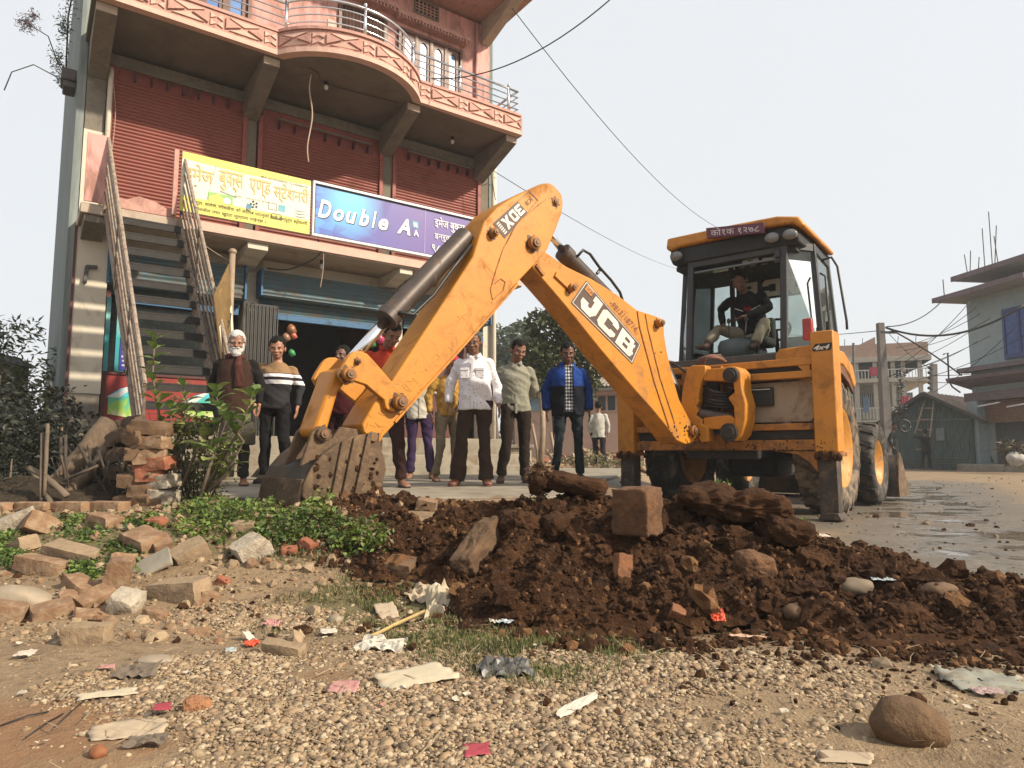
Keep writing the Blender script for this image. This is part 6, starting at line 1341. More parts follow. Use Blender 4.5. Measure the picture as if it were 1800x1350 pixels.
C_=cl([(955,575,.55),(990,560,.5),(1010,610,.7),(940,620,.5),(975,640,.75),(1020,670,.6),(950,670,.5),(935,645,.35),(1045,640,.5),(985,690,.5),(1000,580,.5)],b,19)
tree('leafy olive green tree rising between the onlookers beside the pink house',tuple(b),3.2,C_,G1,5200,.17,.06)
for i,(lst,lab) in enumerate([([(905,610,1.6),(915,590,1.1),(890,640,1.5),(925,620,1.3)],'pale hazy tree far behind the man in the grey green shirt'),([(872,650,1.2),(880,630,.9),(862,660,.8)],'small hazy tree next to the right edge of the shop building')]):
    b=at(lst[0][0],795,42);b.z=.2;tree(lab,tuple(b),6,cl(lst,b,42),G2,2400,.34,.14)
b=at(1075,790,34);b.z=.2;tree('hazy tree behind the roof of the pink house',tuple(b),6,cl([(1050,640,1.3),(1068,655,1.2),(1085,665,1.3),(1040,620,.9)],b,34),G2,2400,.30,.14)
# left hand thicket in the shade of the building
b=(-5.6,7.4,.1)
tree('dark green thicket of bushes growing along the left side of the shop house',b,1.6,[((-.7,-.2,.5),(.9,.7,.7)),((-.1,.3,.8),(.6,.6,.65)),((.35,-.3,.5),(.42,.5,.65)),((-.5,-1.2,.3),(.6,.6,.45)),((.45,-.9,.25),(.4,.5,.4)),((-1.3,-.4,.6),(.8,.7,.65)),((.1,.6,1.0),(.45,.5,.5))],G3,9000,.075,.05,cat='bush',nm='bush')
b=(-8.4,10.5,.1);tree('feathery drooping bush beyond the thicket at the far left',b,2.6,[((0,0,2.2),(.6,.6,.4)),((.5,.2,2.5),(.4,.4,.25)),((-.6,.2,1.6),(1.0,.8,.9)),((.9,.2,1.4),(.8,.6,.8))],G1,3000,.13,.05,leaf=LFN,nm='bush',cat='bush')
b=(-7.2,8.4,.1);tree('dark bush at the left picture edge below the brown wall',b,1.6,[((0,0,1.2),(1.0,.8,.8)),((-.9,.3,.9),(.9,.8,.8)),((.8,-.2,.7),(.8,.7,.7))],G3,5000,.085,.05,nm='bush',cat='bush')
b=(-3.95,6.0,.2);tree('low dark bush hanging over the left end of the brick kerb',b,.8,[((0,0,.38),(.45,.4,.38)),((-.35,.1,.5),(.5,.4,.4)),((.35,.2,.28),(.35,.3,.28)),((-.2,-.4,.2),(.4,.3,.25))],G3,6000,.05,.03,nm='bush',cat='bush')
b=(-3.75,5.15,.2);tree('ragged dark weeds in the shade between the logs and the kerb at the far left',b,.5,[((0,0,.16),(.40,.25,.2)),((-.4,.2,.25),(.4,.3,.3)),((.45,.15,.12),(.3,.2,.15))],G3,3800,.035,.012,nm='bush',cat='bush',leaf=LFN)
# plants growing out of the roof edge high on the left
t=thing('roof_plant','wiry plants and dry flower heads hanging from the upper left edge of the building','plant',(FO[0],FO[1],0),FA)
crown('leaves',G1,[((-.60,.6,6.55),(.16,.3,.28)),((-.56,.6,7.1),(.14,.3,.35)),((-.5,.6,7.75),(.16,.3,.45)),((-.55,.6,6.25),(.10,.2,.12))],900,.06,t,LFN,.1)
crown('dry_head',M('dry_violet_grey',(.15,.11,.13),.9,var=.3),[((-1.02,.6,7.0),(.17,.15,.16)),((-.95,.6,7.15),(.1,.1,.08))],420,.05,t,LFN,.1)['kind']='stuff'
m=MB();m.tube([(-.6,.6,6.5),(-.75,.6,6.9),(-1.0,.6,7.0)],.008,6);m.tube([(-.6,.6,6.3),(-.9,.6,6.4),(-1.15,.6,6.2),(-1.22,.6,5.9)],.008,6);m.tube([(-.5,.6,6.3),(-.52,.6,7.3),(-.45,.6,8.1)],.012,6);m.build('stem',BARKD,t,True)
# brown wall far left
t=thing('garden_wall','old brown rendered wall end with a coping at the far left edge','wall',(0,0,0))
m=MB();a=at(40,640,12);m.box(a.x-3,a.x-.15,12,12.4,-.2,a.z-.02);m.build('wall',M('brown_render',(.15,.10,.07),.9,var=.3,bmp=.4,bscale=20),t,bevel=.03)
m=MB();m.prism([(a.x-3.1,a.z+.22),(a.x-.5,a.z+.20),(a.x-.05,a.z-.02),(a.x-3.1,a.z-.02)],lambda u,v:(u,11.9,v),lambda u,v:(u,12.5,v));m.build('coping',M('dark_coping',(.06,.05,.05),.9),t)
# ---------------- pink house behind the onlookers ----------------
def frame(px0,Y0,px1,Y1):
    a=at(px0,795,Y0);b=at(px1,795,Y1);d=Vector((b.x-a.x,b.y-a.y));L=d.length;u=(d.x/L,d.y/L);return (a.x,a.y),u,math.atan2(u[1],u[0]),L
def house(name,lab,cat,fr): 
    t=thing(name,lab,cat,(fr[0][0],fr[0][1],0),fr[2]);return t,(lambda px,py:onpl(px,py,fr[0],fr[1]))
HP=M('pale_pink_wall',(.62,.42,.34),.9,var=.08,dirt=((.45,.30,.23),.3,1.5));TILE=M('grey_roof_tile',(.30,.25,.21),.9,var=.25,scale=8);WINB=M('brown_window',(.10,.06,.05),.6);GLD=M('dark_pane',(.05,.06,.07),.15)
fr=frame(905,26,1130,24);t,q=house('small_house','low pale pink house with a grey tiled roof behind the onlookers','house',fr)
(s0,_),(s1,_)=q(905,700),q(1130,700);_,zt=q(1060,690);_,zr=q(1060,655)
def HB(par,name,mat,fn,bev=0): m=MB();fn(m);return m.build(name,mat,par,False,bev)
HB(t,'wall',HP,lambda m:m.box(s0,s1,0,5,0,zt+.05));HB(t,'fascia',M('pink_fascia',(.55,.36,.30),.8),lambda m:m.box(s0-.2,s1+.2,-.35,-.25,zt-.1,zt+.12))
rf_=HB(t,'roof',TILE,lambda m:m.prism([(-.5,zt+.12),(2.5,zr+.8),(5.5,zt+.12),(5.5,zt+.0),(-.5,zt+.02)],lambda u,v:(s0-.3,u,v),lambda u,v:(s1+.3,u,v)))
def corrx(m,x0,x1,y0,y1,z0,z1,n,d):
    vs=[];K=2*n
    for i in range(K+1):
        x=x0+(x1-x0)*i/K;o=d*(1 if i%2 else -1);vs+=[(x,y0,z0+o),(x,y1,z1+o)]
    m.add(vs,[(2*i,2*i+1,2*i+3,2*i+2) for i in range(K)])
HB(rf_,'roof_tiles',TILE,lambda m:corrx(m,s0-.3,s1+.3,-.52,2.5,zt+.18,zr+.86,40,.035))
def win(par,q,px0,py0,px1,py1,fm=WINB,pm=GLD,n=2,y=-.05):
    (a,zt_),(b,zb)=q(px0,py0),q(px1,py1);w=HB(par,'window',fm,lambda m:(m.box(a,b,y,-.001,zt_-.06,zt_),m.box(a,b,y,-.001,zb,zb+.06),[m.box(a+(b-a)*i/n-.035,a+(b-a)*i/n+.035,y,-.001,zb+.06,zt_-.06) for i in range(n+1)]))
    for i in range(n): HB(w,'pane',pm,lambda m:m.box(a+(b-a)*i/n+.036,a+(b-a)*(i+1)/n-.036,-.02,-.003,zb+.06,zt_-.06))
    return w
win(t,q,1050,694,1084,724,M('pale_pink_frame',(.55,.38,.33),.7));win(t,q,930,688,962,722,M('bluish_frame',(.35,.42,.48),.7),M('sky_blue_pane',(.25,.42,.60),.3));win(t,q,1010,694,1036,724)
HB(t,'window_band',M('band_beige',(.45,.33,.26),.8),lambda m:m.box(q(1040,676)[0],q(1090,676)[0],-.06,-.001,q(1040,690)[1],q(1040,678)[1]))
# brick rubble between apron and pink house
BRICKS=[M('brick_orange_pale',(.25,.14,.075),.9,var=.22,scale=14,bmp=.6,bscale=45,dirt=((.38,.27,.17),.5,9)),M('brick_dusty',(.32,.225,.135),.92,var=.2,scale=12,bmp=.7,bscale=45,dirt=((.22,.15,.10),.45,8)),M('brick_red',(.30,.10,.05),.9,var=.25,scale=16,bmp=.6,bscale=50,dirt=((.40,.24,.14),.4,9)),M('mortar_lump',(.46,.39,.30),.95,var=.2,scale=20,bmp=.9,bscale=60,dirt=((.27,.20,.14),.5,12))]
bx=np.array([(x,y,z) for x in (-1,1) for y in (-.5,.5) for z in (-.35,.35)],float);bxF=np.array([(0,1,3,2),(4,6,7,5),(0,4,5,1),(2,3,7,6),(0,2,6,4),(1,5,7,3)])
n=620;x=RNG.uniform(.3,3.1,n);y=RNG.uniform(15.8,20,n);z=.30+.55*np.exp(-((x-2.3)/.7)**2-((y-18.6)/1.2)**2)*RNG.uniform(.2,1,n)+.25*np.exp(-((x-1.0)/.6)**2-((y-18)/1)**2)*RNG.uniform(.2,1,n)
tag(link('brick_rubble',scatter('brick_rubble',[(bx*.11,bxF)],np.stack([x,y,z],1),RNG.uniform(.6,1.4,n),BRICKS,smooth=False,mi=RNG.integers(0,4,n))),'heap of broken bricks and rubble behind the concrete apron','brick rubble',kind='stuff')
def patch(name,lab,cat,region,n,h,ls,mat,leaf=LFN,zf=None):
    x0,x1,y0,y1=region;x=RNG.uniform(x0,x1,n);y=RNG.uniform(y0,y1,n);cen=fbm(x*2.2+7,y*2.2,61,3);k=cen>.42;x,y=x[k],y[k];z=(terr(x,y) if zf is None else zf(x,y))+RNG.uniform(0,1,len(x))**1.5*h*(cen[k]-.2)*1.6
    tag(link(name,scatter(name,[leaf],np.stack([x,y,z],1),RNG.uniform(.6,1.4,len(x))*ls,mat,tilt=1.2,smooth=False)),lab,cat,kind='stuff')
patch('weeds','dry green weeds in front of the rubble by the pink house','weeds',(1.2,3.4,15.6,17.4),2600,.5,.12,[G5],zf=lambda x,y:.28+0*x)
# stakes and a bamboo post in front of the tree
t=thing('bamboo_stakes','tied bamboo stakes standing behind the man in the grey green shirt','stakes',(0,0,0))
for (a,b_,r) in (((953,690),(950,832),.055),((968,760),(975,835),.03),((935,745),(948,838),.03),((975,775),(962,800),.02),((960,790),(984,830),.02),((938,835),(925,795),.018)):
    m=MB();m.tube([at(*b_,13.2),(at(*a,13.2)+at(*b_,13.2))/2+Vector((.03,0,0)),at(*a,13.2)],r,8);m.build('stake',BAMB,t,True)
# low masonry pieces left of the onlookers
t=thing('low_wall','low cream masonry wall behind the legs of the onlookers','wall',(0,0,0))
a=at(905,800,14.6);m=MB();m.box(a.x-1.5,a.x+.35,14.6,14.8,.34,.78);m.build('wall',M('cream_masonry',(.50,.42,.30),.9,var=.15,dirt=((.3,.25,.18),.4,3)),t,bevel=.02);m=MB();m.box(a.x-1.55,a.x+.4,14.55,14.85,.78,.86);m.build('coping',CONC,t,bevel=.015)
# ---------------- green shed with ladder ----------------
SG=M('dark_green_sheet',(.095,.135,.125),.6,.1,var=.25,scale=2,stretch=(6,1,.6),dirt=((.05,.05,.04),.4,2));RUSTR=M('rusty_roof_sheet',(.36,.26,.18),.7,.1,var=.3,scale=3,stretch=(5,.4,1),dirt=((.16,.09,.05),.5,3))
t=thing('shed','dark green corrugated sheet shed with a brown ridged roof','shed',(0,0,0))
_q=at(1628,826,28);SO=(_q.x,_q.y);SU=(.62,-.785);SR=(.785,.62)
sq=lambda px,py:onpl(px,py,SO,SU)
def s3(s_,z,d): return (SO[0]+SU[0]*s_+SR[0]*d,SO[1]+SU[1]*s_+SR[1]*d,z)
AP=sq(1628,692);LE=sq(1572,737);RE=sq(1706,727);LE2=sq(1536,752);RE2=sq(1738,741);xl_,xr_=LE[0],RE[0]
def topz(x): return AP[1]+(RE[1]-AP[1])*(x-AP[0])/(RE[0]-AP[0]) if x>AP[0] else LE[1]+(AP[1]-LE[1])*(x-LE[0])/(AP[0]-LE[0])
m=MB();N=72;vs=[]
for i in range(N+1):
    x=xl_+(xr_-xl_)*i/N;o=.02*(1 if i%2 else -1);vs+=[s3(x,-.1,o),s3(x,topz(x),o)]
m.add(vs,[(2*i,2*i+1,2*i+3,2*i+2) for i in range(N)]);m.build('front_wall',SG,t)
for x in (xl_,xr_): m=MB();m.prism([(x-.03,-.1),(x+.03,-.1),(x+.03,topz(x)),(x-.03,topz(x))],lambda u,v:s3(u,v,.03),lambda u,v:s3(u,v,9));m.build('side_wall',SG,t)
for E_ in (LE2,RE2):
    m=MB();N=44;vs=[]
    for i in range(N+1):
        d=-.35+9.6*i/N;o=.03*(1 if i%2 else -1);vs+=[s3(AP[0],AP[1]+.06+o,d),s3(E_[0],E_[1]+.02+o,d)]
    m.add(vs,[(2*i,2*i+1,2*i+3,2*i+2) for i in range(N)]);m.build('roof',RUSTR,t)
    m=MB();m.bar(s3(AP[0],AP[1],-.36),s3(E_[0],E_[1]-.03,-.36),.05,.12);m.build('barge_board',M('dark_board',(.05,.045,.035),.8),t)
m=MB();m.bar(s3(xl_,LE[1]-.1,-.04),s3(xr_,LE[1]-.1,-.04),.03,.05);m.build('rail_strip',M('sheet_edge',(.11,.14,.13),.6),t)
for i in range(5): m=MB();m.bar(s3(xl_,.05+i*.10,-.05),s3(xr_,.05+i*.10,-.05),.03,.03);m.build('base_rib',M('sheet_edge',(.11,.14,.13),.6),t)
nx,nz_=sq(1653,757);m=MB();m.prism([(nx-.15,nz_-.4),(nx+.15,nz_-.4),(nx+.15,nz_+.1),(nx-.15,nz_+.1)],lambda u,v:s3(u,v,-.06),lambda u,v:s3(u,v,-.04));m.build('notice',M('faded_notice',(.2,.23,.22),.8),t)
t=thing('ladder','pale bamboo ladder leaning on the front of the green shed','ladder',(0,0,0))
la=[(sq(1628,703),sq(1622,762)),(sq(1644,703),sq(1642,822))]
for (a,b_) in la: m=MB();m.tube([s3(a[0],a[1],-.12),s3(b_[0],b_[1],-.75)],.035,6);m.build('side_rail',BAMB,t,True)
for py in (718,738,756,772,790):
    a,b_=sq(1620,py),sq(1646,py);d=-.12-.63*(py-703)/120;m=MB();m.tube([s3(a[0],a[1],d),s3(b_[0],b_[1],d)],.03,6);m.build('rung',BAMB,t,True)
# ---------------- concrete poles and cables ----------------
POLE=M('pole_concrete',(.16,.14,.13),.9,var=.2,scale=3,dirt=((.09,.08,.07),.4,3))
def pole(lab,a,b_,Y,w0,w1,ins=0):
    t=thing('utility_pole',lab,'pole',(0,0,0));m=MB();A,B=at(*a,Y),at(*b_,Y);B.z=-.1
    m.tube([B,A],[w1,w0],4 if ins>=0 else 8);m.build('pole',POLE,t);return t,A
t,PT=pole('tall square concrete pole standing in front of the balconied house',(1547,568),(1562,820),22,.13,.20)
m=MB();m.box(PT.x-.05,PT.x+.5,21.9,22.0,PT.z-.35,PT.z-.28);m.build('cross_arm',FRM,t);
crown('cable_coil',HOSE,[((PT.x+.45,21.9,PT.z-3.0),(.16,.1,.5)),((PT.x+.5,21.9,PT.z-1.9),(.12,.1,.5))],160,.16,t,LFN,.6)['kind']='stuff'
m=MB();m.tube([Vector((PT.x+.50+.17*math.cos(a),21.8,at(1567,749,22).z+.19*math.sin(a))) for a in [i*math.pi/10 for i in range(21)]],.03,8);m.build('cable_ring',HOSE,t,True)
t,P2=pole('shorter pole with a row of insulators rising behind the green shed',(1641,640),(1641,800),40,.20,.25)
for i in range(6): m=MB();p=at(1634,646+i*9,39.7);m.ell(p,(.12,.12,.10));m.build('insulator',FRM,t,True)
t,P3=pole('thin dark pole between the balconied house and the tall concrete pole',(1500,603),(1502,790),38,.07,.09,-1)
t=thing('bent_pipe','thin bent service pipe standing up behind the shed roof','pipe',(0,0,0));m=MB();m.tube([at(a,b_,30) for a,b_ in ((1658,623),(1666,620),(1667,650),(1668,670),(1674,680),(1688,690))],.035,6);m.build('pipe',FRM,t,True)
def cable(lab,A,B,sag,r=.018,grp='service cables strung across the road'):
    pts=[A.lerp(B,i/16)-Vector((0,0,sag*4*(i/16)*(1-i/16))) for i in range(17)];m=MB();m.tube(pts,r,5);o=m.build('cable',CABLE,None,True);tag(o,lab,'cable',grp);return o
same='one of the thin black cables strung from the tall pole towards the blue grey building'
cable('thick twisted cable sagging from the tall concrete pole to the right picture edge',at(1557,576,22),at(1800,536,20),.55,.035)
cable('cable falling steeply from the pole top past the green shed roof',at(1557,575,22),at(1690,660,26),-.1,.028)
cable('cable rising from the pole top to the projecting roof slab',at(1560,574,22),at(1657,528,26),.25,.02)
ORD=['topmost','second','third','fourth','fifth','sixth','seventh','eighth','ninth','tenth','eleventh','lowest']
CB_=[((1560,640),(1716,540)),((1575,612),(1722,552)),((1590,616),(1740,560)),((1560,648),(1716,575)),((1600,650),(1718,600)),((1560,662),(1740,590)),((1585,640),(1705,530)),((1610,668),(1800,590)),((1640,660),(1800,640)),((1645,672),(1800,655)),((1560,583),(1640,650)),((1640,690),(1800,560)) ]
rank=sorted(range(12),key=lambda i:CB_[i][1][1])
for i,(a,b_) in enumerate(CB_):
    cable('thin service cable, %s of the twelve at their right ends near the blue grey building'%ORD[rank.index(i)],at(*a,23+i*.3),at(*b_,25-i*.15),.12+.02*(i%4),.012)
cable('faint cable leaving the tall pole to the left behind the cab',at(1547,581,22),at(1380,588,40),.1,.014)
cable('long thin cable running down from the roof corner of the shop house across the sky',at(900,14,12.2),at(1290,412,30),.8,.009)
cable('wavy black cable hanging from the balcony up into the top right sky',at(760,138,11.3),at(1075,-3,9.5),.35,.010)
cable('faint wire running from the shop house corner to behind the digger cab',at(862,297,13),at(1200,475,40),.3,.008)
cable('short loose wire dangling by the right corner of the first floor',at(862,300,12.9),at(871,352,12.9),.0,.008)
# ---------------- balconied house ----------------
fr=frame(1470,46,1640,44);t,q=house('balcony_house','three storey unfinished house with brick parapet, balconies and hanging washing','house',fr)
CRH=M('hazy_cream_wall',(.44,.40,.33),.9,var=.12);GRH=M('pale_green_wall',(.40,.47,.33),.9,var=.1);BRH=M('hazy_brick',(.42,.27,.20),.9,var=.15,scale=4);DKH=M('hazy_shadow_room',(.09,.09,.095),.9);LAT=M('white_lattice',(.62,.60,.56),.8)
def hz_(py): return q(1560,py)[1]
S=lambda px:q(px,700)[0]
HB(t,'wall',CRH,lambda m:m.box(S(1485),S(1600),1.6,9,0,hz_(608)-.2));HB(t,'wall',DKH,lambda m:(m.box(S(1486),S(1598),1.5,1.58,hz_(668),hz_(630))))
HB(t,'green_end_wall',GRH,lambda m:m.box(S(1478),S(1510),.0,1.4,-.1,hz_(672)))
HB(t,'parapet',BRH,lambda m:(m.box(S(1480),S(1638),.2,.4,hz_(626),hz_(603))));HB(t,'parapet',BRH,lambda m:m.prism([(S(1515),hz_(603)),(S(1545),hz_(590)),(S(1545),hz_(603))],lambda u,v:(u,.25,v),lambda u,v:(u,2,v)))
for py in (632,668,742): HB(t,'floor_slab',CRH,lambda m:m.box(S(1476),S(1640),-.3,9,hz_(py+4),hz_(py-3)))
HB(t,'roof_slab',CRH,lambda m:m.box(S(1476),S(1640),-.2,9,hz_(636),hz_(627)))
for px in (1486,1508,1540,1572,1590,1620): HB(t,'column',CRH,lambda m:m.box(S(px)-.12,S(px)+.12,-.1,.15,hz_(740),hz_(634)))
for py in (655,722):
    HB(t,'balcony_rail',LAT,lambda m:m.box(S(1488),S(1636),-.16,-.12,hz_(py-4),hz_(py-6)))
    for i in range(26): HB(t,'baluster',LAT,lambda m:m.box(S(1488)+i*(S(1636)-S(1488))/25-.025,S(1488)+i*(S(1636)-S(1488))/25+.025,-.15,-.13,hz_(py+14),hz_(py-4)))
for i,(px,w,c) in enumerate([(1530,.9,(.50,.05,.09)),(1582,.5,(.45,.05,.08)),(1516,.35,(.15,.25,.35))]):
    HB(t,'washing',M('washing_%d'%i,c,.9),lambda m:corr(m,S(px),S(px)+w,-.2,hz_((660 if i==0 else 712)+ (0 if i<2 else 12)),hz_((645 if i==0 else 698)),4,.03,'x'))
for i,(a,b_) in enumerate(((1512,1526),(1530,1545),(1575,1588),(1600,1612))):
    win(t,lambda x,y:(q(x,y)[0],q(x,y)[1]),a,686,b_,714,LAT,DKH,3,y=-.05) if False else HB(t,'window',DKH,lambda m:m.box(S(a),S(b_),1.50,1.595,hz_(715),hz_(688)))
    HB(t,'window_grille',LAT,lambda m:([m.box(S(a)+k*(S(b_)-S(a))/4-.02,S(a)+k*(S(b_)-S(a))/4+.02,1.44,1.49,hz_(715),hz_(688)) for k in range(5)]))['kind']='stuff'
for i in range(5): HB(t,'rebar',FRM,lambda m:m.tube([(S(1490+i*32),.5,hz_(604)),(S(1490+i*32)+.05,.5,hz_(590))],.02,5))
# ---------------- blue grey building at the right edge ----------------
fr=frame(1716,27,1860,23.6);t,q=house('corner_building','blue grey two storey building with jutting roof slabs at the right picture edge','building',fr)
BGW=M('blue_grey_wall',(.30,.36,.38),.9,var=.10,dirt=((.20,.24,.25),.35,1.2));SLB=M('grey_pink_slab',(.34,.33,.335),.9,var=.15);PUR=M('dull_purple_edge',(.17,.125,.135),.85,var=.2);SHO=M('brown_shutter_far',(.22,.115,.065),.7,var=.15)
Z=lambda py,px=1716:q(px,py)[1];S2=lambda px:q(px,700)[0]
L_=S2(1860)
HB(t,'wall',BGW,lambda m:m.box(0,L_,0,8,Z(705),Z(520)))
def slab(y0,z1,z0,s0=-1.2,mat=SLB,nm='roof_slab'): return HB(t,nm,mat,lambda m:m.box(s0,L_,y0,8,z0,z1),.03)
slab(-.95,Z(516),Z(524),-.6);slab(-.65,Z(488)+.1,Z(496)+.1,.1)
for y_,z_,s_ in ((-.95,Z(518),-.62),(-.65,Z(490)+.1,.08)): HB(t,'slab_edge',PUR,lambda m:m.box(s_,L_,y_-.06,y_-.005,z_-.14,z_+.06))
HB(t,'awning_slab',PUR,lambda m:m.prism([(-.9,Z(664)),(-.85,Z(670)),(.3,Z(684)),(.3,Z(664))],lambda u,v:(-.3,u,v),lambda u,v:(L_,u,v)));HB(t,'awning_slab',PUR,lambda m:m.box(-.1,L_,-.55,-.1,Z(655),Z(647)))
HB(t,'lower_beam',PUR,lambda m:m.box(-.15,L_,-.25,-.02,Z(706),Z(691)))
HB(t,'column',BGW,lambda m:m.box(.0,.45,-.25,.2,-.2,Z(706)));HB(t,'column',BGW,lambda m:m.box(3.0,3.4,-.25,.2,-.2,Z(706)))
HB(t,'roller_shutter',SHO,lambda m:slats(m,.5,2.95,.1,Z(745),Z(706),12,.03));HB(t,'shop_interior',DKH,lambda m:m.box(.46,L_,.5,.6,-.1,Z(700)))
HB(t,'floor_plinth',CONC,lambda m:m.box(.0,L_,-.9,2,-.2,.25),.03)
NB=M('navy_shutter_paint',(.020,.035,.16),.5,var=.2)
ss0=S2(1774);o=HB(t,'window',NB,lambda m:(m.box(ss0,ss0+2.0,-.08,-.001,Z(640),Z(632)),m.box(ss0,ss0+2.0,-.08,-.001,Z(562),Z(556)),[m.box(ss0+i*.64,ss0+.1+i*.64,-.08,-.001,Z(632),Z(562)) for i in range(4)]))
for i in range(3): HB(o,'shutter_leaf',M('blue_shutter_leaf',(.035,.07,.26),.5,var=.3),lambda m:m.box(ss0+.11+i*.64,ss0+.62+i*.64,-.05,-.003,Z(632),Z(562)))
for i,(px,dz) in enumerate(((1736,.9),(1740,1.0),(1755,.6),(1768,1.7),(1782,2.2),(1786,1.6),(1793,1.2))):
    x=S2(px) if px<1800 else 3;HB(t,'rebar',FRM,lambda m:m.tube([(x,-.5,Z(488)),(x+.1*(i%3-1),-.5+.1*(i%2),Z(488)+dz)],.018,5))
HB(t,'rebar',FRM,lambda m:m.tube([(-.3,-.7,Z(516)),(-.32,-.7,Z(516)+.75)],.02,5))
for i in range(2): HB(t,'strip_light',M('tube_white',(.7,.72,.72),.5),lambda m:m.bar((.6+i*1.3,-.35,Z(716)-.1*i),(1.6+i*1.3,-.35,Z(712)-.1*i),.05,.05))
V,F=ico(3,60,.25,(1,.8,.75));o=link('sack',np_mesh('sack',V*.30,F,M('sack_cloth',(.42,.39,.35),.9,var=.3,scale=8,bmp=.5,bscale=30),True));p=at(1786,806,22);o.location=(p.x,22,.48);tag(o,'pale full sack slumped in front of the blue grey building','sack')
p=at(1780,775,22.3);t=thing('straw_bundle','dark brown bundle of straw piled beside the shop at the right edge','straw bundle',(p.x,22.3,.25));crown('straw',M('dark_straw',(.13,.10,.06),.9,var=.4),[((0,0,.45),(.5,.4,.45)),((.4,.1,.3),(.4,.3,.3))],900,.22,t,LFN,.3)['kind']='stuff'
m=MB();a=at(1700,820,25)
# dark sheet put in for the black shade by the shed corner
o=MB();o.prism([(at(1706,720,27.4).x,at(1706,740,27.4).z),(at(1748,812,27.4).x,at(1748,812,27.4).z),(at(1712,820,27.4).x,0)],lambda u,v:(u,27.4,v),lambda u,v:(u,27.5,v));tag(o.build('shade_sheet',M('black_shade',(.02,.022,.024),.8)),'dark sheet standing in for the black shade at the right side of the green shed','shade_sheet')
# far tree belt along the horizon
cls=[];
for i in range(90):
    x=-140+i*4.2+random.uniform(-1,1);cls.append(((x,110+random.uniform(-8,8),1.6+random.uniform(0,1.6)),(random.uniform(2.5,4.5),2.5,random.uniform(1.6,3.0))))
cls=[c for c in cls if not(-12<c[0][0]<8 and False)]
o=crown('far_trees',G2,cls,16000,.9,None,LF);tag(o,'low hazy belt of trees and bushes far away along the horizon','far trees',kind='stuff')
# far low wall pile between front wheel and house
n=500;px_=RNG.uniform(17,24,n);y=RNG.uniform(34,40,n);z=RNG.uniform(-.1,1.0,n)*RNG.uniform(.3,1,n)
tag(link('stone_heap',scatter('stone_heap',PEB,np.stack([px_,y,z],1),RNG.uniform(.12,.35,n),[pm[0],pm[1]],smooth=False,mi=RNG.integers(0,2,n))),'grey heap of stones in front of the balconied house','stone heap',kind='stuff')
# thin haze of the far air
hm=bpy.data.materials.new('haze_air');hm.use_nodes=True;ht=hm.node_tree;ht.nodes.clear();ho=ht.nodes.new('ShaderNodeOutputMaterial');hv_=ht.nodes.new('ShaderNodeVolumePrincipled');hv_.inputs['Color'].default_value=(.9,.93,.96,1);hv_.inputs['Density'].default_value=.0016;ht.links.new(hv_.outputs[0],ho.inputs['Volume'])
m=MB();m.box(-760,760,-90,1080,-1.2,16);tag(m.build('haze',hm),'thin pale haze hanging in the air over the whole place',None,kind='stuff')
# ---------------- loose bricks, blocks and stones ----------------
def brick_mesh(L,Wd,H,seed,chip=.3,frog=False,rough=.006):
    bm=bmesh.new();bmesh.ops.create_cube(bm,size=1);bmesh.ops.subdivide_edges(bm,edges=bm.edges[:],cuts=5,use_grid_fill=True)
    rs=np.random.default_rng(seed);pl=[]
    for i in range(int(chip*6)+1):
        n=Vector(rs.normal(size=3)).normalized();c=sum(abs(n[k])*s/2 for k,s in enumerate((L,Wd,H)));pl.append((n,c*rs.uniform(.72,.95)))
    for v in bm.verts:
        v.co=Vector((v.co.x*L,v.co.y*Wd,v.co.z*H))
        e=[abs(v.co.x)>L*.49,abs(v.co.y)>Wd*.49,abs(v.co.z)>H*.49]
        if sum(e)>=2: v.co*=.965
        for n,c in pl:
            d=v.co.dot(n)-c
            if d>0: v.co-=n*d*.9
        v.co+=Vector((mn.noise(v.co*30+Vector((seed,0,0))),mn.noise(v.co*30+Vector((0,seed,0))),mn.noise(v.co*30+Vector((0,0,seed)))))*rough
    if frog:
        for v in bm.verts:
            if v.co.z>H*.42 and abs(v.co.x)<L*.30 and abs(v.co.y)<Wd*.27: v.co.z-=H*.16
    me=bpy.data.meshes.new('brick');bm.to_mesh(me);bm.free();me.polygons.foreach_set('use_smooth',[True]*len(me.polygons))
    try: me.set_sharp_from_angle(angle=math.radians(32))
    except Exception: pass
    return me
def put(name,lab,cat,px,py,L,Wd,H,rot,mat,seed,chip=.3,frog=False,lift=.5,rough=.006,dz=0,grp=None):
    if seed in (2,3,4,5,6,7,14,15,16,19,20): L,Wd,H=L*1.2,Wd*1.2,H*1.2
    p=pxg(px,py);me=brick_mesh(L,Wd,H,seed,chip,frog,rough);me.name=name;me.materials.append(mat)
    o=link(name,me);o.location=p+Vector((0,0,H*lift*.6+dz));o.rotation_euler=[math.radians(a) for a in rot];tag(o,lab,cat,grp);return o
B0,B1,B2,B3=BRICKS
STN=M('smooth_stone',(.34,.27,.19),.7,var=.15,scale=6,bmp=.3,bscale=40,dirt=((.28,.21,.14),.4,6));STD=M('soil_stained_stone',(.15,.085,.045),.85,var=.3,scale=8,bmp=.5,bscale=50,dirt=((.22,.12,.05),.4,6))
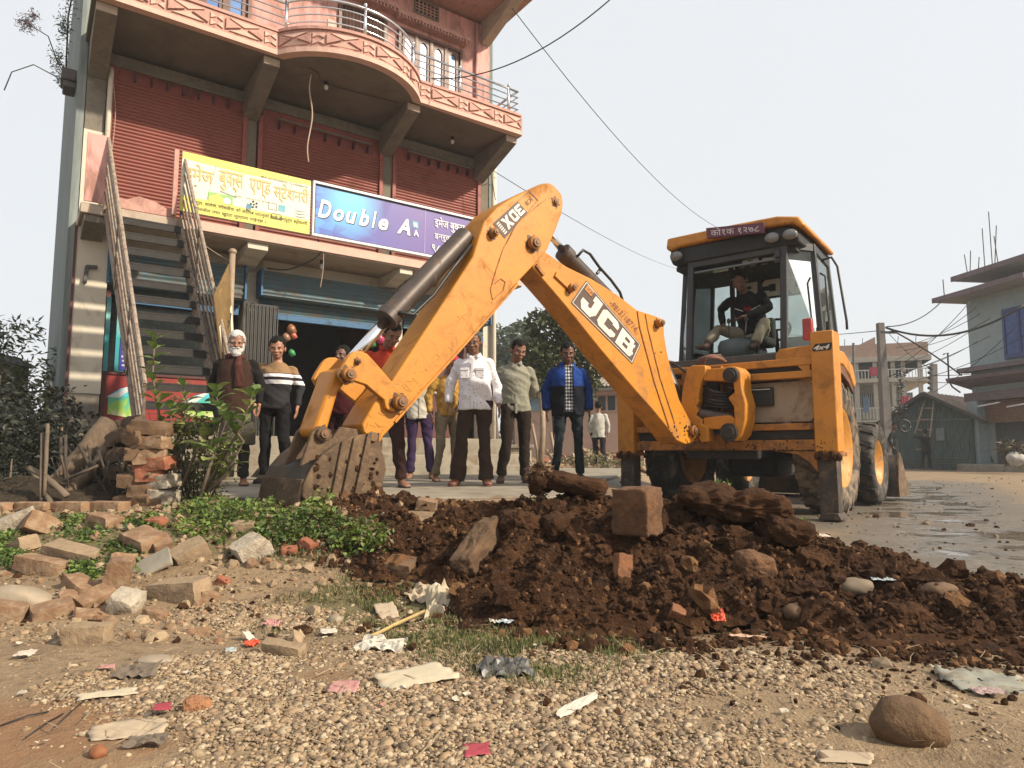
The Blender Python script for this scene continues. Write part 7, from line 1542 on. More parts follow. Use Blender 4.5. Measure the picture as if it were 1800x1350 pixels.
for a in [
 ('brick','whole dusty brick with a stamped frog on top, biggest in the rubble','brick',318,1050,.26,.15,.10,(4,-6,-14),B1,1,.5,True),
 ('brick','long pale brick lying across the rubble above the stamped brick','brick',128,985,.25,.09,.075,(12,10,-12),B1,2,.2,False),
 ('brick','orange brown brick lying left above the smooth boulder','brick',75,1005,.22,.085,.07,(0,8,-10),B0,3,.3,False),
 ('brick','brick standing on end between the boulder and the stamped brick','brick',205,1040,.09,.08,.17,(8,10,20),B0,4,.3,False),
 ('brick','half brick leaning up right behind the stamped brick','brick',335,985,.14,.10,.09,(20,-30,35),B1,5,.5,False),
 ('brick','brown weathered brick half buried in the weeds','brick',250,960,.20,.12,.08,(15,10,-32),B0,6,.5,False),
 ('brick','orange brick fragment at the lower left of the boulder','brick',92,1085,.13,.09,.06,(10,-10,38),B0,7,.5,False),
 ('brick','squared pale brick lying alone on the pebbles at left','brick',152,1130,.155,.09,.085,(0,0,8),B1,8,.2,False),
 ('brick','long tan brick sliver lying on the pebbles beside the red packet','brick',498,1150,.15,.055,.05,(8,6,-12),B1,9,.6,False),
 ('brick','small bright red brick chunk in the weeds, left of its pair','brick',508,975,.085,.07,.05,(10,0,20),B2,10,.7,False),
 ('brick','red brick chunk with holes, right of its pair in the weeds','brick',542,965,.095,.07,.06,(0,20,-30),B2,11,.7,False),
 ('brick','little orange brick bit right of the stamped brick','brick',392,1030,.06,.045,.05,(10,30,0),B2,12,.6,False),
 ('brick','reddish brick lump among dark weeds behind the brown brick','brick',275,925,.10,.08,.06,(10,0,0),B2,13,.6,False),
 ('brick','tilted brown brick left of the long pale brick','brick',75,935,.16,.10,.09,(-20,25,40),B0,14,.4,False),
 ('brick','pale mortared brick at the left edge above the others','brick',28,930,.16,.11,.09,(10,-25,20),B3,15,.4,False),
 ('brick','flat brown brick piece under the weeds by the tan pole','brick',182,925,.15,.10,.07,(0,10,-20),B0,16,.5,False),
 ('mortar_block','pale block of bricks and rough mortar right of the rubble','block',442,980,.17,.13,.13,(10,-30,40),B3,17,.7,False),
 ('mortar_lump','knobbly white mortar lump in front of the stamped brick','lump',222,1075,.12,.11,.10,(20,10,0),B3,18,.9,False),
 ('brick','dark brown brick edge peeping from under the standing brick','brick',140,1040,.14,.08,.06,(0,20,-30),B0,19,.5,False),
 ('brick','broken brick corner between boulder and orange fragment','brick',120,1065,.09,.06,.05,(0,30,-50),B0,20,.5,False),
 ('concrete_slab','grey slanting concrete slab behind the stamped brick','slab',262,1000,.22,.16,.03,(25,-28,20),CONC,21,.3,False),
 ('brick','thin brown brick wedge lying left of the wood pile foot','brick',168,1085,.16,.07,.03,(15,10,40),B0,22,.5,False),
 ('brick','small flat brick under the front edge of the stamped brick','brick',275,1085,.10,.06,.04,(0,10,0),B0,23,.5,False),
 ('brick','dark brick wedged between the boulder and the standing brick','brick',165,1062,.16,.10,.07,(20,-15,60),B0,60,.5,False),
 ('brick','pale brick end peeping out right of the left edge weeds','brick',40,968,.15,.10,.08,(10,-20,-30),B1,61,.5,False),
 ('brick','brick fragment in the gap between the two leaning bricks','brick',215,995,.12,.09,.07,(-25,10,30),B0,62,.6,False),
 ('brick','brown brick at the very bottom left of the rubble, cut by the picture edge','brick',5,1090,.18,.12,.09,(0,10,15),B0,63,.4,False),
 ('brick','chipped brick behind the grey slanting slab','brick',285,965,.13,.09,.07,(15,20,-50),B0,64,.6,False),
 ('brick','dusty brick at the back of the weeds below the bush','brick',425,935,.14,.09,.07,(10,0,10),B1,65,.5,False),
 ('brick','flat brick lump right of the stamped brick among pebbles','brick',365,1055,.09,.07,.05,(10,20,40),B0,66,.6,False),
 ('brick','brown brick half covered by earth left of the slab chunk','brick',700,1003,.17,.13,.07,(12,4,-12),STD,24,.3,False),
 ('brick','orange brown brick standing upright on the front of the earth heap','brick',1095,1010,.075,.05,.115,(-12,12,20),M('soiled_brick',(.24,.095,.04),.9,var=.25,scale=12,bmp=.6,bscale=50,dirt=((.12,.055,.025),.45,8)),25,.2,False),
 ('brick','small orange brick wedge low on the earth heap','brick',1190,1085,.06,.05,.05,(30,20,0),M('soiled_brick',(.2,.1,.05),.9),26,.6,False)]:
    put(*a[:6],*a[6:])
SB=M('soiled_brick',(.24,.095,.04),.9);SBO=M('soil_block',(.145,.066,.026),.92,var=.35,scale=7,bmp=1.0,bscale=40,dirt=((.07,.032,.014),.5,6))
put('earth_clod','tan stone chip on the rear left crest of the heap','clod',750,893,.13,.09,.07,(10,10,0),M('tan_chip',(.26,.16,.09),.9,var=.2,bmp=.5),35,.7)
def stone(lab,px,py,r,fl,mat,seed,rot=(0,0,0),dz=0):
    V,F=ico(3,seed,.22,fl,.9);p=pxg(px,py);o=link('stone',np_mesh('stone',V*r,F,mat,True));o.location=p+Vector((0,0,r*fl[2]*.55+dz));o.rotation_euler=[math.radians(a) for a in rot];tag(o,lab,'stone');return o
stone('large smooth pale boulder lying at the left edge of the brick rubble',38,1065,.115,(1.15,.75,.50),STN,3,(0,10,10))
stone('big round brown boulder alone at the lower right of the foreground',1598,1300,.088,(1.0,.8,.72),M('brown_boulder',(.13,.070,.030),.85,var=.35,scale=10,bmp=.8,bscale=50,dirt=((.26,.15,.07),.4,7)),5,(10,0,-12))
stone('oval brown stone lying on the lower right slope of the heap',1402,1085,.062,(1,.7,.55),STD,6)
stone('oval grey brown stone on the thin right end of the heap',1505,1040,.08,(1,.6,.5),M('grey_brown_stone',(.20,.15,.10),.8,var=.2),7)
stone('half buried stone at the road side of the heap',1650,1045,.08,(1,.6,.4),STD,8)
stone('pale rounded stone in the grass right of the packets',590,1095,.035,(1,.9,.6),STN,9)
stone('flat pale stone among the pebbles behind the dark card',275,1165,.05,(1.2,.8,.3),STN,10)
stone('orange stone lying on the red dust at the lower left corner',172,1330,.021,(1,.8,.8),M('orange_stone',(.27,.10,.04),.8,var=.2),11)
# row of kerb bricks at the left edge
t=thing('brick_kerb','row of orange bricks edging the ground at the far left under the wood pile','kerb',(0,0,0))
for i in range(4):
    me=brick_mesh(.235,.11,.08,50+i,.2);me.materials.append(B0);o=link('brick',me,t);p=at(-10+i*62,900,4.35);o.location=(p.x,p.y+.03*i,p.z+.02);o.rotation_euler=(0,0,math.radians(-8+random.uniform(-3,3)))
# pillar of loose bricks below the stair foot
PLX=[(215,770,.20),(225,800,.24),(215,830,.26),(222,865,.28),(205,885,.26),(232,745,.16)]
t=thing('brick_pillar','leaning stack of loose bricks and earth below the foot of the staircase','brick stack',(0,0,0))
for i,(px,py,w,mt,rz) in enumerate([(262,752,.24,STD,5),(264,778,.20,B0,-8),(262,802,.17,B0,15),(268,815,.20,B2,-5),(262,836,.15,B2,10),(284,846,.14,B3,-12),(284,872,.15,B3,6),(255,862,.2,STD,10),(262,885,.24,STD,-4),(240,845,.2,STD,10),(238,880,.22,STD,-10),(238,800,.12,STD,20),(240,770,.14,STD,-20)]):
    me=brick_mesh(w,.13,.085,70+i,.5,rough=.012);me.materials.append(mt);o=link('brick',me,t);o.location=at(px+4,py,4.8);o.scale=(1.2,1.2,1.1);o.rotation_euler=(random.uniform(-.1,.1),random.uniform(-.12,.12),math.radians(rz))
for i,(px,py,w) in enumerate(PLX):
    me=brick_mesh(w,.16,.11,95+i,.7,rough=.02);me.materials.append(M('dark_earthy_brick',(.11,.07,.045),.95,var=.4,scale=10,bmp=1,bscale=40));o=link('brick',me,t);o.location=at(px,py,5.15);o.rotation_euler=(random.uniform(-.2,.2),random.uniform(-.3,.3),random.uniform(-.5,.5))
# wood: split logs and sticks
WD=M('weathered_log',(.15,.10,.06),.85,var=.3,scale=5,stretch=(8,8,.8),bmp=.8,bscale=30,dirt=((.09,.055,.035),.4,6));TW=M('dry_twig',(.15,.11,.075),.9,var=.35,scale=9)
def log(lab,pts,r,mat=WD,name='log',cat='log',grp=None,flat=.7):
    m=MB();P_=[at(*a) for a in pts];P2=[]
    for i in range(len(P_)-1):
        for k in range(6): P2.append(P_[i].lerp(P_[i+1],k/6)+Vector((random.uniform(-1,1),random.uniform(-1,1),random.uniform(-1,1)))*r*.10)
    P2.append(P_[-1]);m.tube(P2,[(r*random.uniform(.9,1.1),r*flat*random.uniform(.9,1.1)) for _ in P2],9);o=m.build(name,mat,None,True);tag(o,lab,cat,grp);return o
log('thick split log leaning up to the plinth, rear one of two',[(70,880,5.0),(150,795,5.4),(190,742,5.7)],.075)
log('thick split log leaning up to the plinth, front one of two',[(95,892,4.8),(160,830,5.1),(212,758,5.4)],.065)
log('short forked stick poking up at the left of the logs',[(90,885,4.7),(68,845,4.8),(55,825,4.9)],.018,TW,'stick','stick')
log('thin upright stick standing left of the logs, taller of two',[(78,872,4.7),(84,745,4.8)],.012,TW,'stick','stick')
log('thin upright stick standing left of the logs, shorter of two',[(72,880,4.7),(74,762,4.8)],.011,TW,'stick','stick')
log('pale broken branch lying across the foot of the logs',[(50,822,4.8),(80,838,4.75),(118,872,4.7)],.022,TW,'stick','stick')
m=MB()
for i in range(70):
    x0=random.uniform(110,240);y0=random.uniform(845,900);a=random.uniform(-60,80);L=random.uniform(40,140)
    x1=x0+L*math.sin(math.radians(a))*.6;y1=max(y0-L*math.cos(math.radians(a))*.9,765);Yq=random.uniform(4.8,5.4)
    A,B=at(x0,y0,Yq),at(x1,y1,Yq+random.uniform(-.2,.3));C=A.lerp(B,.5)+Vector((random.uniform(-.03,.03),0,random.uniform(-.02,.03)))
    m.tube([A,C,B],random.uniform(.004,.013),6,mi=i%2)
tag(m.build('tangled_twigs',[BARKD,TW],None,True),'tangle of dark dry twigs between the logs and the brick stack','twigs',kind='stuff')
o=link('rubbish_mound',None) if False else None
X=np.arange(-4.6,-1.9,.04);Y_=np.arange(4.3,6.4,.04)
def mz(X,Y): 
    d=np.hypot((X+3.3)/1.0,(Y-5.3)/.75);return terr(X,Y)-.03+.30*np.clip(1-d,0,1)*(.6+.8*fbm(X*5,Y*5,88,3))+.06*(fbm(X*16,Y*16,89,2)-.5)
tag(link('debris_mound',grid_mesh('debris_mound',X,Y_,mz,M('leaf_litter',(.045,.032,.020),.95,var=.5,scale=14,bmp=1.0,bscale=50,spec=.2))),'dark mound of earth and leaf litter under the wood pile','mound',kind='stuff')
# ---------------- plants of the foreground ----------------
def bigleaf():
    vs=[];fs=[];prof=[0,.55,.85,1,.95,.7,.0];n=len(prof)
    for i,w in enumerate(prof):
        u=i/(n-1);z=.10*math.sin(u*3.0)-.12*u*u
        for s in (-1,0,1): vs.append((u,s*w*.27,z+(.05*abs(s)*w)))
    for i in range(n-1):
        for s in (0,1): fs.append((i*3+s,i*3+s+1,i*3+s+4,i*3+s+3))
    m=MB();m.add(vs,fs);return m
LGM=leafmat('broad_leaf_green',(.15,.22,.06));
lm=bigleaf().mesh('leaf',LGM,True);lm2=bigleaf().mesh('leaf',leafmat('broad_leaf_yellow',(.26,.29,.09)),True)
def bigshrub(lab,stems,Yb):
    base=at(stems[0][0][0],stems[0][0][1],Yb);t=thing('broad_leaved_shrub',lab,'shrub',(0,0,0))
    for st_ in stems:
        P_=[at(a,b_,Yb+random.uniform(-.12,.12)) for a,b_ in st_];m=MB();m.tube(P_,[.014-.009*i/(len(P_)-1) for i in range(len(P_))],6);m.build('stem',G5 if False else TW,t,True)
        # leaves in whorls along the upper part
        Lt=[0]
        for a,b_ in zip(P_[:-1],P_[1:]): Lt.append(Lt[-1]+(b_-a).length)
        k=0;s=Lt[-1]
        while s>Lt[-1]*.35:
            for a,b_,l0,l1 in zip(P_[:-1],P_[1:],Lt[:-1],Lt[1:]):
                if l0<=s<=l1+1e-6:
                    p=a.lerp(b_,(s-l0)/(l1-l0));break
            for q in range(2 if s<Lt[-1]-.02 else 4):
                o=bpy.data.objects.new('leaf',lm if random.random()<.7 else lm2);SC.collection.objects.link(o);o.parent=t
                o.location=p;az=k*1.6+q*(math.pi if s<Lt[-1]-.02 else math.pi/2)+random.uniform(-.3,.3);el=random.uniform(-.75,-.1) if s<Lt[-1]-.02 else random.uniform(-1.1,-.4)
                o.rotation_euler=(random.uniform(-.3,.3),el,az);o.scale=(random.uniform(.09,.15),)*3
            k+=1;s-=random.uniform(.045,.075)
bigshrub('tall shrub with broad fleshy green leaves in front of the staircase',[[(300,880),(285,760),(268,660),(272,600)],[(305,880),(310,780),(330,710),(322,680)],[(310,880),(350,780),(392,735),(378,690)],[(298,880),(285,800),(300,745),(300,720)]],4.9)
bigshrub('smaller broad leaved shrub in front of the bearded old man',[[(350,880),(395,800),(430,740),(442,700)],[(352,880),(400,830),(428,775),(405,745)],[(350,880),(375,800),(365,770)]],4.75)
t=thing('small_leaved_bush','twiggy small leaved bush below the broad leaves beside the brick stack','bush',tuple(at(345,880,5.0)))
C_=[]
for px,py,r in ((300,790,.16),(330,760,.15),(360,790,.18),(330,830,.20),(385,820,.15),(300,840,.14),(360,850,.18),(400,780,.10),(320,720,.12),(350,740,.10)):
    p=at(px,py,5.0+random.uniform(-.1,.2))-t.location;C_.append(((p.x,p.y,p.z),(r,r*.8,r)))
crown('leaves',leafmat('yellow_green_small',(.17,.18,.06)),C_,2800,.030,t,LF,.1)
m=MB()
for i in range(30):
    a=random.uniform(-.25,.25);m.tube([(a*.4,0,-.02),(a,random.uniform(-.1,.1),.25),(a*1.5,random.uniform(-.1,.1),random.uniform(.4,.7))],[.006,.004,.002],5)
m.build('branches',TW,t,True)['kind']='stuff'
def pxpatch(name,lab,cat,boxes,n,hmax,ls,mats,leaf=LF,tilt=1.2,clump=10):
    P_=[];mi=[]
    for bi,(x0,x1,y0,y1) in enumerate(boxes):
        for i in range(n//len(boxes)//clump):
            u,v=random.uniform(-1,1),random.uniform(-1,1)
            if u*u+v*v>1: continue
            p=pxg((x0+x1)/2+u*(x1-x0)/2,(y0+y1)/2+v*(y1-y0)/2)
            h=hmax*random.uniform(.3,1)*(1-.6*(u*u+v*v))
            for k in range(clump):
                P_.append((p.x+random.gauss(0,.022),p.y+random.gauss(0,.022),p.z+h*random.random()**.7));mi.append(random.randrange(len(mats)))
    P_=np.array(P_);tag(link(name,scatter(name,[leaf],P_,RNG.uniform(.6,1.5,len(P_))*ls,mats,tilt=tilt,smooth=False,mi=np.array(mi))),lab,cat,kind='stuff')
pxpatch('green_weeds','bright green leafy weeds below the bucket and the bush','weeds',[(300,430,870,960),(410,520,890,940),(500,600,895,950),(570,685,925,980),(330,420,880,930),(450,560,930,960)],7200,.13,.030,[G4,G4,G5,leafmat('mid_green',(.08,.15,.03))])
pxpatch('rubble_weeds','patches of green weeds growing between the bricks of the rubble','weeds',[(100,190,905,955),(180,250,950,1005),(-20,40,920,1000),(120,180,990,1020),(225,290,905,940),(0,50,970,1000)],5200,.06,.024,[G4,leafmat('mid_green2',(.07,.12,.03))])
for i,(lab,bx_) in enumerate([('small green seedling sprouting on top of the turf clod of the heap',(1250,1285,872,895)),('little grass tuft at the right end of the turf clod',(1395,1425,920,936)),('green sprig growing at the foot of the bucket',(545,590,868,890))]):
    t=None;P_=[]
    for k in range(60):
        p=pxg(random.uniform(bx_[0],bx_[1]),random.uniform(bx_[2]+12,bx_[3]+6));P_.append((p.x,p.y,p.z+(.085 if i==0 else .03 if i==1 else 0)+random.uniform(.0,.09 if i!=1 else .03)))
    tag(link('seedling',scatter('seedling',[LF],np.array(P_),RNG.uniform(.02,.045,len(P_)),G4,tilt=1.1,smooth=False)),lab,'plant')
# turf clods at the right of the masonry block
def clod(name,lab,cat,px,py,sz,rot,mat,seed,dz=0,amp=.45,cub=.45):
    bm=bmesh.new();bmesh.ops.create_icosphere(bm,subdivisions=5,radius=1);off=Vector((seed*3.7,seed,0));A=amp*min(sz)*.5
    for v in bm.verts:
        d=v.co.copy();q=max(abs(d.x),abs(d.y),abs(d.z));nrm=v.co.copy();d=d.lerp(d/q*(.8 if cub<.6 else 1),cub)
        w=Vector((d.x*sz[0],d.y*sz[1],d.z*sz[2]))*.5
        n=mn.noise(w*9+off)*.9+mn.noise(w*22+off)*.6-abs(mn.noise(w*48+off))*.5+mn.noise(w*110+off)*.18
        v.co=w+nrm*n*A
    me=bpy.data.meshes.new(name);bm.to_mesh(me);bm.free();me.materials.append(mat);me.polygons.foreach_set('use_smooth',[True]*len(me.polygons))
    o=link(name,me);p=pxg(px,py);o.location=p+Vector((0,0,sz[2]*.25+dz));o.rotation_euler=[math.radians(a) for a in rot];tag(o,lab,cat);return o
CLT=M('damp_clod',(.058,.025,.010),.95,var=.4,scale=9,bmp=1.0,bscale=60,spec=.2)
clod('masonry_block','tall square block of earth caked masonry standing on top of the heap','block',1120,945,(.20,.17,.23),(2,0,-38),SBO,30,.07,.16,.93)
clod('concrete_chunk','slanting slab of brown concrete sticking out of the middle of the heap','slab',842,985,(.12,.40,.11),(30,-8,-30),M('soiled_concrete',(.13,.072,.035),.9,var=.3,scale=6,bmp=.9,bscale=40,dirt=((.07,.032,.013),.5,5)),31,.05,.35,.75)
clod('turf_clod','long overhanging turf clod with roots right of the masonry block','turf',1285,925,(.62,.32,.17),(4,4,-14),CLT,40,.07,.7)
clod('turf_clod','dark end of the turf clod hanging over the road','turf',1388,965,(.26,.22,.14),(4,14,-20),SOIL,41,.05)
clod('earth_clod','flat topped dark lump lying behind the masonry block on the crest','clod',1010,880,(.40,.26,.12),(4,8,-12),CLT,32,.06)
clod('earth_clod','big orange brown clod low on the right part of the heap','clod',1325,1012,(.20,.16,.15),(10,5,10),SBO,33,.0,.25)
clod('earth_clod','blocky brown lump buried in the heap left of the upright brick','clod',985,935,(.24,.18,.17),(10,5,30),CLT,34,-.02,.3)
clod('earth_clod','tall ragged lump in the middle of the heap beside the slab','clod',915,935,(.20,.18,.18),(0,15,30),CLT,44,-.02,.5)
clod('earth_clod','dark earth lump at the tail of the heap by the wet road','clod',1590,1095,(.19,.14,.11),(10,5,10),CLT,36,0)
clod('earth_clod','smaller dark lump with a root above the round boulder','clod',1610,1235,(.06,.04,.045),(10,30,10),CLT,37,0)
clod('brick_shard','knobbly orange brick shard on the gravel near the red booklet','shard',345,1248,(.085,.06,.055),(10,5,20),M('orange_shard',(.33,.15,.07),.9,var=.35,scale=30,bmp=1),55,0,.35,.3)
t=thing('root_clump','clump of earth and curled roots standing up at the crest of the heap','root clump',tuple(pxg(948,885)))
crown('roots',M('root_brown',(.15,.075,.035),.9,var=.4),[((0,0,.17),(.075,.06,.05)),((0,0,.08),(.04,.04,.09))],420,.045,t,LFN,.2);V,F=ico(3,90,.7,(1,1,1.3),1.8);o=link('earth',np_mesh('earth',V*.058,F,SOIL,True),t);o.location=(0,0,.13)
# chips and leaves over the rubble
x,y=pts(2600,-3.6,-.4,2.6,4.9,lambda x,y:.9*sst((-.4-x)/.8));n=len(x)
tag(link('rubble_chips',scatter('rubble_chips',CLOD1,np.stack([x,y,surf(x,y)+.002],1),np.clip(RNG.lognormal(-4.5,.6,n),.004,.04),[B0,B1,pm[0],SOIL],smooth=False,mi=RNG.choice(4,n,p=[.3,.25,.25,.2]))),'small chips of brick, stone and earth among the rubble bricks','rubble chips',kind='stuff')
x,y=pts(2400,-4.2,-.5,3.0,5.0,lambda x,y:.9+0*x);n=len(x)
tag(link('dead_leaves',scatter('dead_leaves',[LFN],np.stack([x,y,surf(x,y)+.012],1),RNG.uniform(.02,.045,n),[M('dead_leaf_brown',(.13,.075,.035),.9,var=.4),M('dead_leaf_tan',(.26,.18,.09),.9,var=.3)],tilt=.5,smooth=False,mi=RNG.integers(0,2,n))),'dead brown leaves lying among the bricks and weeds','dead leaves',kind='stuff')
# grass
def blades():
    return (np.array([(-.06,0,0),(.06,0,0),(.04,.12,.6),(-.03,.12,.6),(.0,.35,1.0)],float),np.array([(0,1,2),(0,2,3),(3,2,4)]))
x,y=pts(42000,-1.5,1.1,1.9,4.2,lambda x,y:np.clip(masks(x,y)[1]-.12,0,1)*sst((fbm(x*5,y*5,23,3)-.38)/.18)*(heap_only(x,y)[1]<.01))
n=len(x);Rz=rotmats(n,.5);GR=[leafmat('grass_olive',(.12,.13,.035)),leafmat('grass_green',(.075,.13,.025)),M('dry_grass',(.32,.25,.13),.9)]
tag(link('grass',scatter('grass',[blades()],np.stack([x,y,terr(x,y)],1),RNG.uniform(.012,.035,n),GR,R=Rz,smooth=False,mi=RNG.choice(3,n,p=[.5,.25,.25]))),'short thin grass on the ground before the earth heap','grass',kind='stuff')
# straw bits and twigs on the gravel
x,y=pts(650,-2.2,1.8,1.4,3.2,lambda x,y:np.where(heap_only(x,y)[1]>0,0,.8));n=len(x)
stv=(np.array([(-.5,-.02,0),(-.5,.02,0),(.5,.015,.03),(.5,-.015,.03),(0,.06,.06),(0,.02,.06)],float),np.array([(0,5,4),(0,4,1),(5,3,2),(5,2,4)]))
tag(link('straw',scatter('straw',[stv],np.stack([x,y,terr(x,y)+.016],1),RNG.uniform(.02,.10,n),[M('straw_tone',(.36,.27,.16),.9)],tilt=.25,smooth=False)),'thin bits of straw and twig strewn over the gravel','straw',kind='stuff')
n=190;x=RNG.uniform(-2.2,1.9,n);y=RNG.uniform(1.5,3.3,n);k=heap_only(x,y)[1]<.01;x,y=x[k],y[k];n=len(x)
tag(link('paper_scraps',scatter('paper_scraps',[(np.array([(-.5,-.35,0),(.5,-.28,.08),(.42,.35,.02),(-.1,.42,.15),(-.5,.2,.05)],float),np.array([(0,1,2),(0,2,3),(0,3,4)]))],np.stack([x,y,terr(x,y)+.012],1),RNG.uniform(.008,.026,n),[M('scrap_pale',(.55,.48,.38),.8),M('scrap_pink',(.42,.20,.17),.8),M('scrap_brown',(.22,.14,.08),.85)],tilt=.35,smooth=False,mi=RNG.choice(3,n,p=[.5,.15,.35]))),'tiny torn scraps of paper and leaf trodden into the gravel','paper scraps',kind='stuff')
# ---------------- litter ----------------
def sheet(name,lab,cat,px,py,w,l,rz,mat,seed,crump=.3,lift=.012,tilt=(0,0),fold=0):
    l*=1.55;tilt=(tilt[0]+5,tilt[1]);n=12;rs=np.random.default_rng(seed);g=np.linspace(-.5,.5,n+1);X,Y=np.meshgrid(g,g)
    a=rs.uniform(0,6,4);ex=1+.07*np.sin(X*5+a[0])*np.abs(Y*2)**3+.03*np.sin(X*23+a[1])*np.abs(Y*2)**3;ey=1+.07*np.sin(Y*5+a[2])*np.abs(X*2)**3+.03*np.sin(Y*19+a[3])*np.abs(X*2)**3
    Z=crump*min(w,l)*((np.abs(fbm(X*4+seed,Y*4,seed,2)-.5)*-2.2+.6)+.5*(fbm(X*9+seed,Y*9,seed+1,2)-.5))+fold*np.maximum(0,Y)*l
    V=np.stack([(X*ey*w+.15*w*Y*math.sin(seed)).ravel(),(Y*ex*l).ravel(),Z.ravel()],1);V[:,2]-=np.percentile(V[:,2],25)
    i,j=np.meshgrid(np.arange(n),np.arange(n));q=(j*(n+1)+i).ravel();me=np_mesh(name,V,np.stack([q,q+1,q+n+2,q+n+1],1),mat,crump<.2)
    o=link(name,me);s=o.modifiers.new('t','SOLIDIFY');s.thickness=.0012;p=pxg(px,py);o.location=p+Vector((0,0,lift));o.rotation_euler=(math.radians(tilt[0]),math.radians(tilt[1]),math.radians(rz));tag(o,lab,cat);return o
CARD=M('tan_card',(.46,.36,.25),.8,var=.12,scale=9,dirt=((.30,.21,.14),.3,10));CRP=M('cream_paper',(.54,.46,.33),.8,var=.12,scale=8,dirt=((.42,.30,.18),.35,8));WHP=M('dirty_white_paper',(.58,.53,.44),.8,var=.12,dirt=((.40,.32,.23),.35,9));PKP=M('faded_pink_paper',(.50,.24,.22),.75,var=.15,dirt=((.45,.33,.24),.4,10));BLKP=M('grey_black_plastic',(.085,.078,.075),.42,var=.3,scale=10,dirt=((.28,.23,.18),.35,8));RDP=M('crimson_packet',(.36,.05,.07),.5,var=.15,dirt=((.40,.22,.18),.3,12));ORP=M('orange_red_wrapper',(.62,.07,.02),.5,var=.2);FILM=M('clear_film',(.45,.50,.50),.25,var=.1,spec=.8);DCARD=M('dark_brown_card',(.15,.115,.085),.85,var=.2,scale=12)
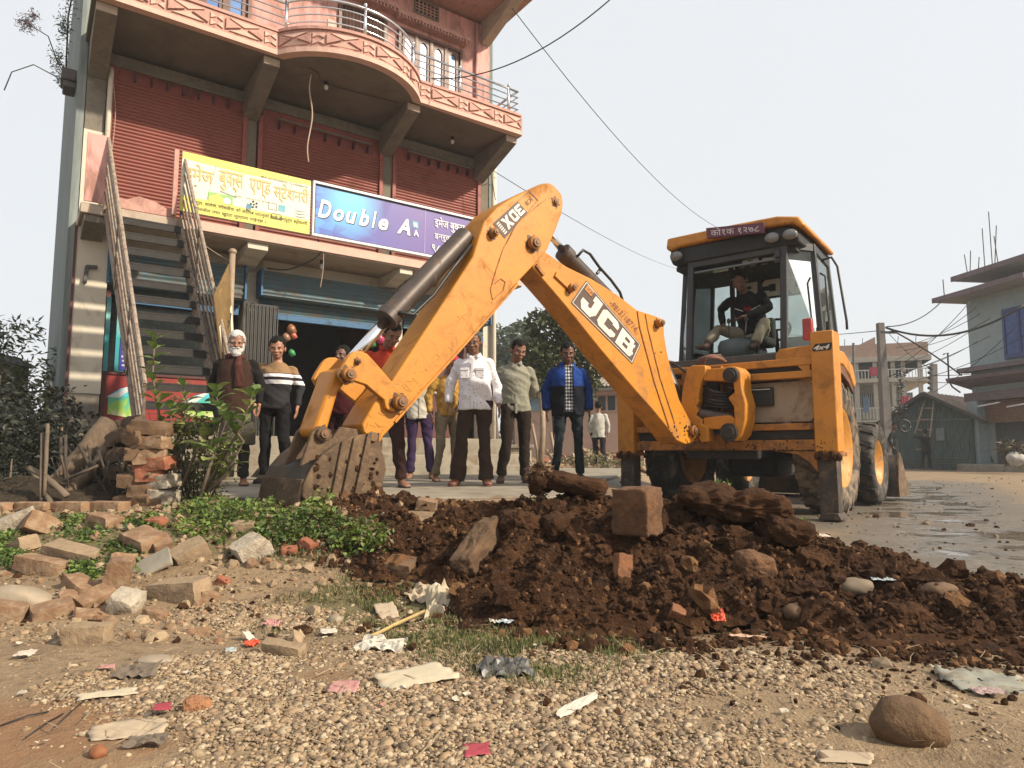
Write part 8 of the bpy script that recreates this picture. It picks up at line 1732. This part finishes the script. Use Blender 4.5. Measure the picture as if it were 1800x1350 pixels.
for a in [
 ('cardboard','tan square of cardboard lying at the edge of the earth heap','card',680,1082,.085,.085,30,CARD,1,.05,.02,(14,-6)),
 ('crumpled_paper','large crumpled cream paper standing up beside the tan card','paper',778,1078,.15,.13,10,CRP,2,.55,.02,(28,0),.3),
 ('crumpled_paper','brown paper scrap behind the large crumpled cream paper','paper',742,1055,.12,.07,-20,CARD,3,.35,.03,(20,10)),
 ('plastic_bag','crumpled grey black plastic bag on the grass in the middle','bag',885,1185,.17,.085,8,BLKP,4,.45,.012),
 ('folded_paper','long folded cream paper sheet left of the black plastic bag','paper',728,1200,.22,.07,22,CRP,5,.06,.02,(8,-5)),
 ('pink_paper','faded pink paper left of the long folded cream sheet','paper',605,1215,.085,.05,-5,PKP,6,.15,.014),
 ('packet','crimson packet with a white edge at the bottom centre','packet',838,1328,.06,.035,12,RDP,7,.08,.014),
 ('paper_strip','long twisted white strip of paper on the gravel right of centre','paper strip',1015,1250,.19,.022,52,WHP,8,.3,.018),
 ('card','dark brown bent card on the pebbles at left','card',240,1190,.12,.05,12,DCARD,9,.25,.02,(10,0)),
 ('paper_strip','long cream cardboard strip below the dark brown card','paper strip',188,1228,.15,.03,22,CRP,10,.1,.014),
 ('booklet','small crimson booklet lying on the pale cloth at left','booklet',285,1262,.045,.028,15,RDP,11,.04,.03),
 ('cloth','large flat sandy piece of cloth under the crimson booklet','cloth',225,1290,.17,.06,14,CARD,12,.12,.010),
 ('bark_piece','rough dark piece of bark below the pale cloth','bark',258,1312,.09,.028,14,DCARD,13,.35,.014),
 ('packet','white and orange packet lying beside the tan brick sliver','packet',438,1127,.042,.036,70,WHP,14,.12,.02,(25,10)),
 ('wrapper','orange wrapper edge peeping from under the white packet','wrapper',443,1136,.05,.03,40,ORP,15,.3,.012),
 ('plastic_film','small clear bluish film left of the orange wrapper','film',406,1150,.035,.028,20,FILM,16,.15,.016),
 ('pale_paper','pale pink torn paper above the tan brick sliver','paper',478,1104,.07,.04,-10,PKP,17,.3,.02),
 ('pale_paper','grey green flake of board on the grass left of the crumpled sheet','paper',577,1118,.06,.035,15,WHP,18,.08,.02),
 ('crumpled_paper','crumpled dirty white sheet lying flat on the gravel at centre','paper',670,1140,.17,.075,-8,WHP,19,.42,.012),
 ('pale_paper','small white scrap on the grass at the heap foot','paper',870,1098,.045,.03,10,WHP,20,.3,.018),
 ('pale_paper','bluish white scrap beside the heap right of the small scrap','paper',888,1100,.055,.022,-30,FILM,21,.3,.018),
 ('pink_paper','pink paper triangle near the heap foot right of the scraps','paper',955,1122,.045,.03,5,PKP,22,.2,.018),
 ('wrapper','bright orange wrapper stuck in the lower slope of the heap','wrapper',1262,1104,.055,.035,-5,ORP,23,.2,.05,(40,0)),
 ('wrapper','long orange and white wrapper lying at the foot of the heap','wrapper',1312,1125,.12,.018,-6,M('pale_orange_wrap',(.60,.38,.26),.6,var=.3,scale=20),24,.2,.016),
 ('plastic_sheet','pale torn plastic sheeting in the mud at the right edge','plastic',1730,1205,.22,.12,-12,M('muddy_plastic',(.30,.29,.23),.5,var=.25,dirt=((.16,.12,.08),.45,8)),25,.14,.010),
 ('pink_paper','pinkish paper flap on the pale plastic at the right edge','paper',1738,1225,.08,.03,-10,M('dusty_pink',(.36,.25,.23),.7),26,.2,.018),
 ('pale_paper','pale grey sheet lying flat at the bottom edge right of centre','paper',1485,1338,.12,.035,-8,CARD,27,.04,.010),
 ('pale_paper','pinkish white packet on the pebbles at the left edge','packet',45,1158,.055,.035,15,M('pinkish_white',(.52,.42,.35),.7),28,.2,.02),
 ('pink_paper','small faded pink packet left of the dark brown card','packet',188,1180,.045,.02,12,PKP,29,.15,.016),
 ('pale_paper','white flake of board lying on the sunny dirt behind the heap','paper',1440,948,.09,.05,-10,WHP,30,.15,.02),
 ('plastic_film','bluish film scrap in the dirt between the stones','film',1550,1022,.09,.04,-10,FILM,31,.2,.012)]:
    sheet(*a)
log('yellow twisted straw rope trailing from the crumpled cream paper',[(640,1125,2.62),(690,1100,2.75),(745,1075,2.9)],.012,M('straw_yellow',(.48,.34,.14),.9,var=.3,scale=30),'straw_rope','rope',None,.6)
o=bpy.data.objects['straw_rope'];
for i,(a,b_) in enumerate((((85,1258),(0,1284)),((110,1262),(45,1305)),((150,1236),(95,1288)))):
    P_=[pxg(*a)+Vector((0,0,.01)),pxg(*b_)+Vector((0,0,.012))];m=MB();m.tube([P_[0],P_[0].lerp(P_[1],.5)+Vector((0,.01,.004)),P_[1]],.0022,6);tag(m.build('wire',CABLE,None,True),['dark wire lying on the red dust, upper one','dark wire lying on the red dust, lower one','short dark wire crossing the red dust'][i],'wire')
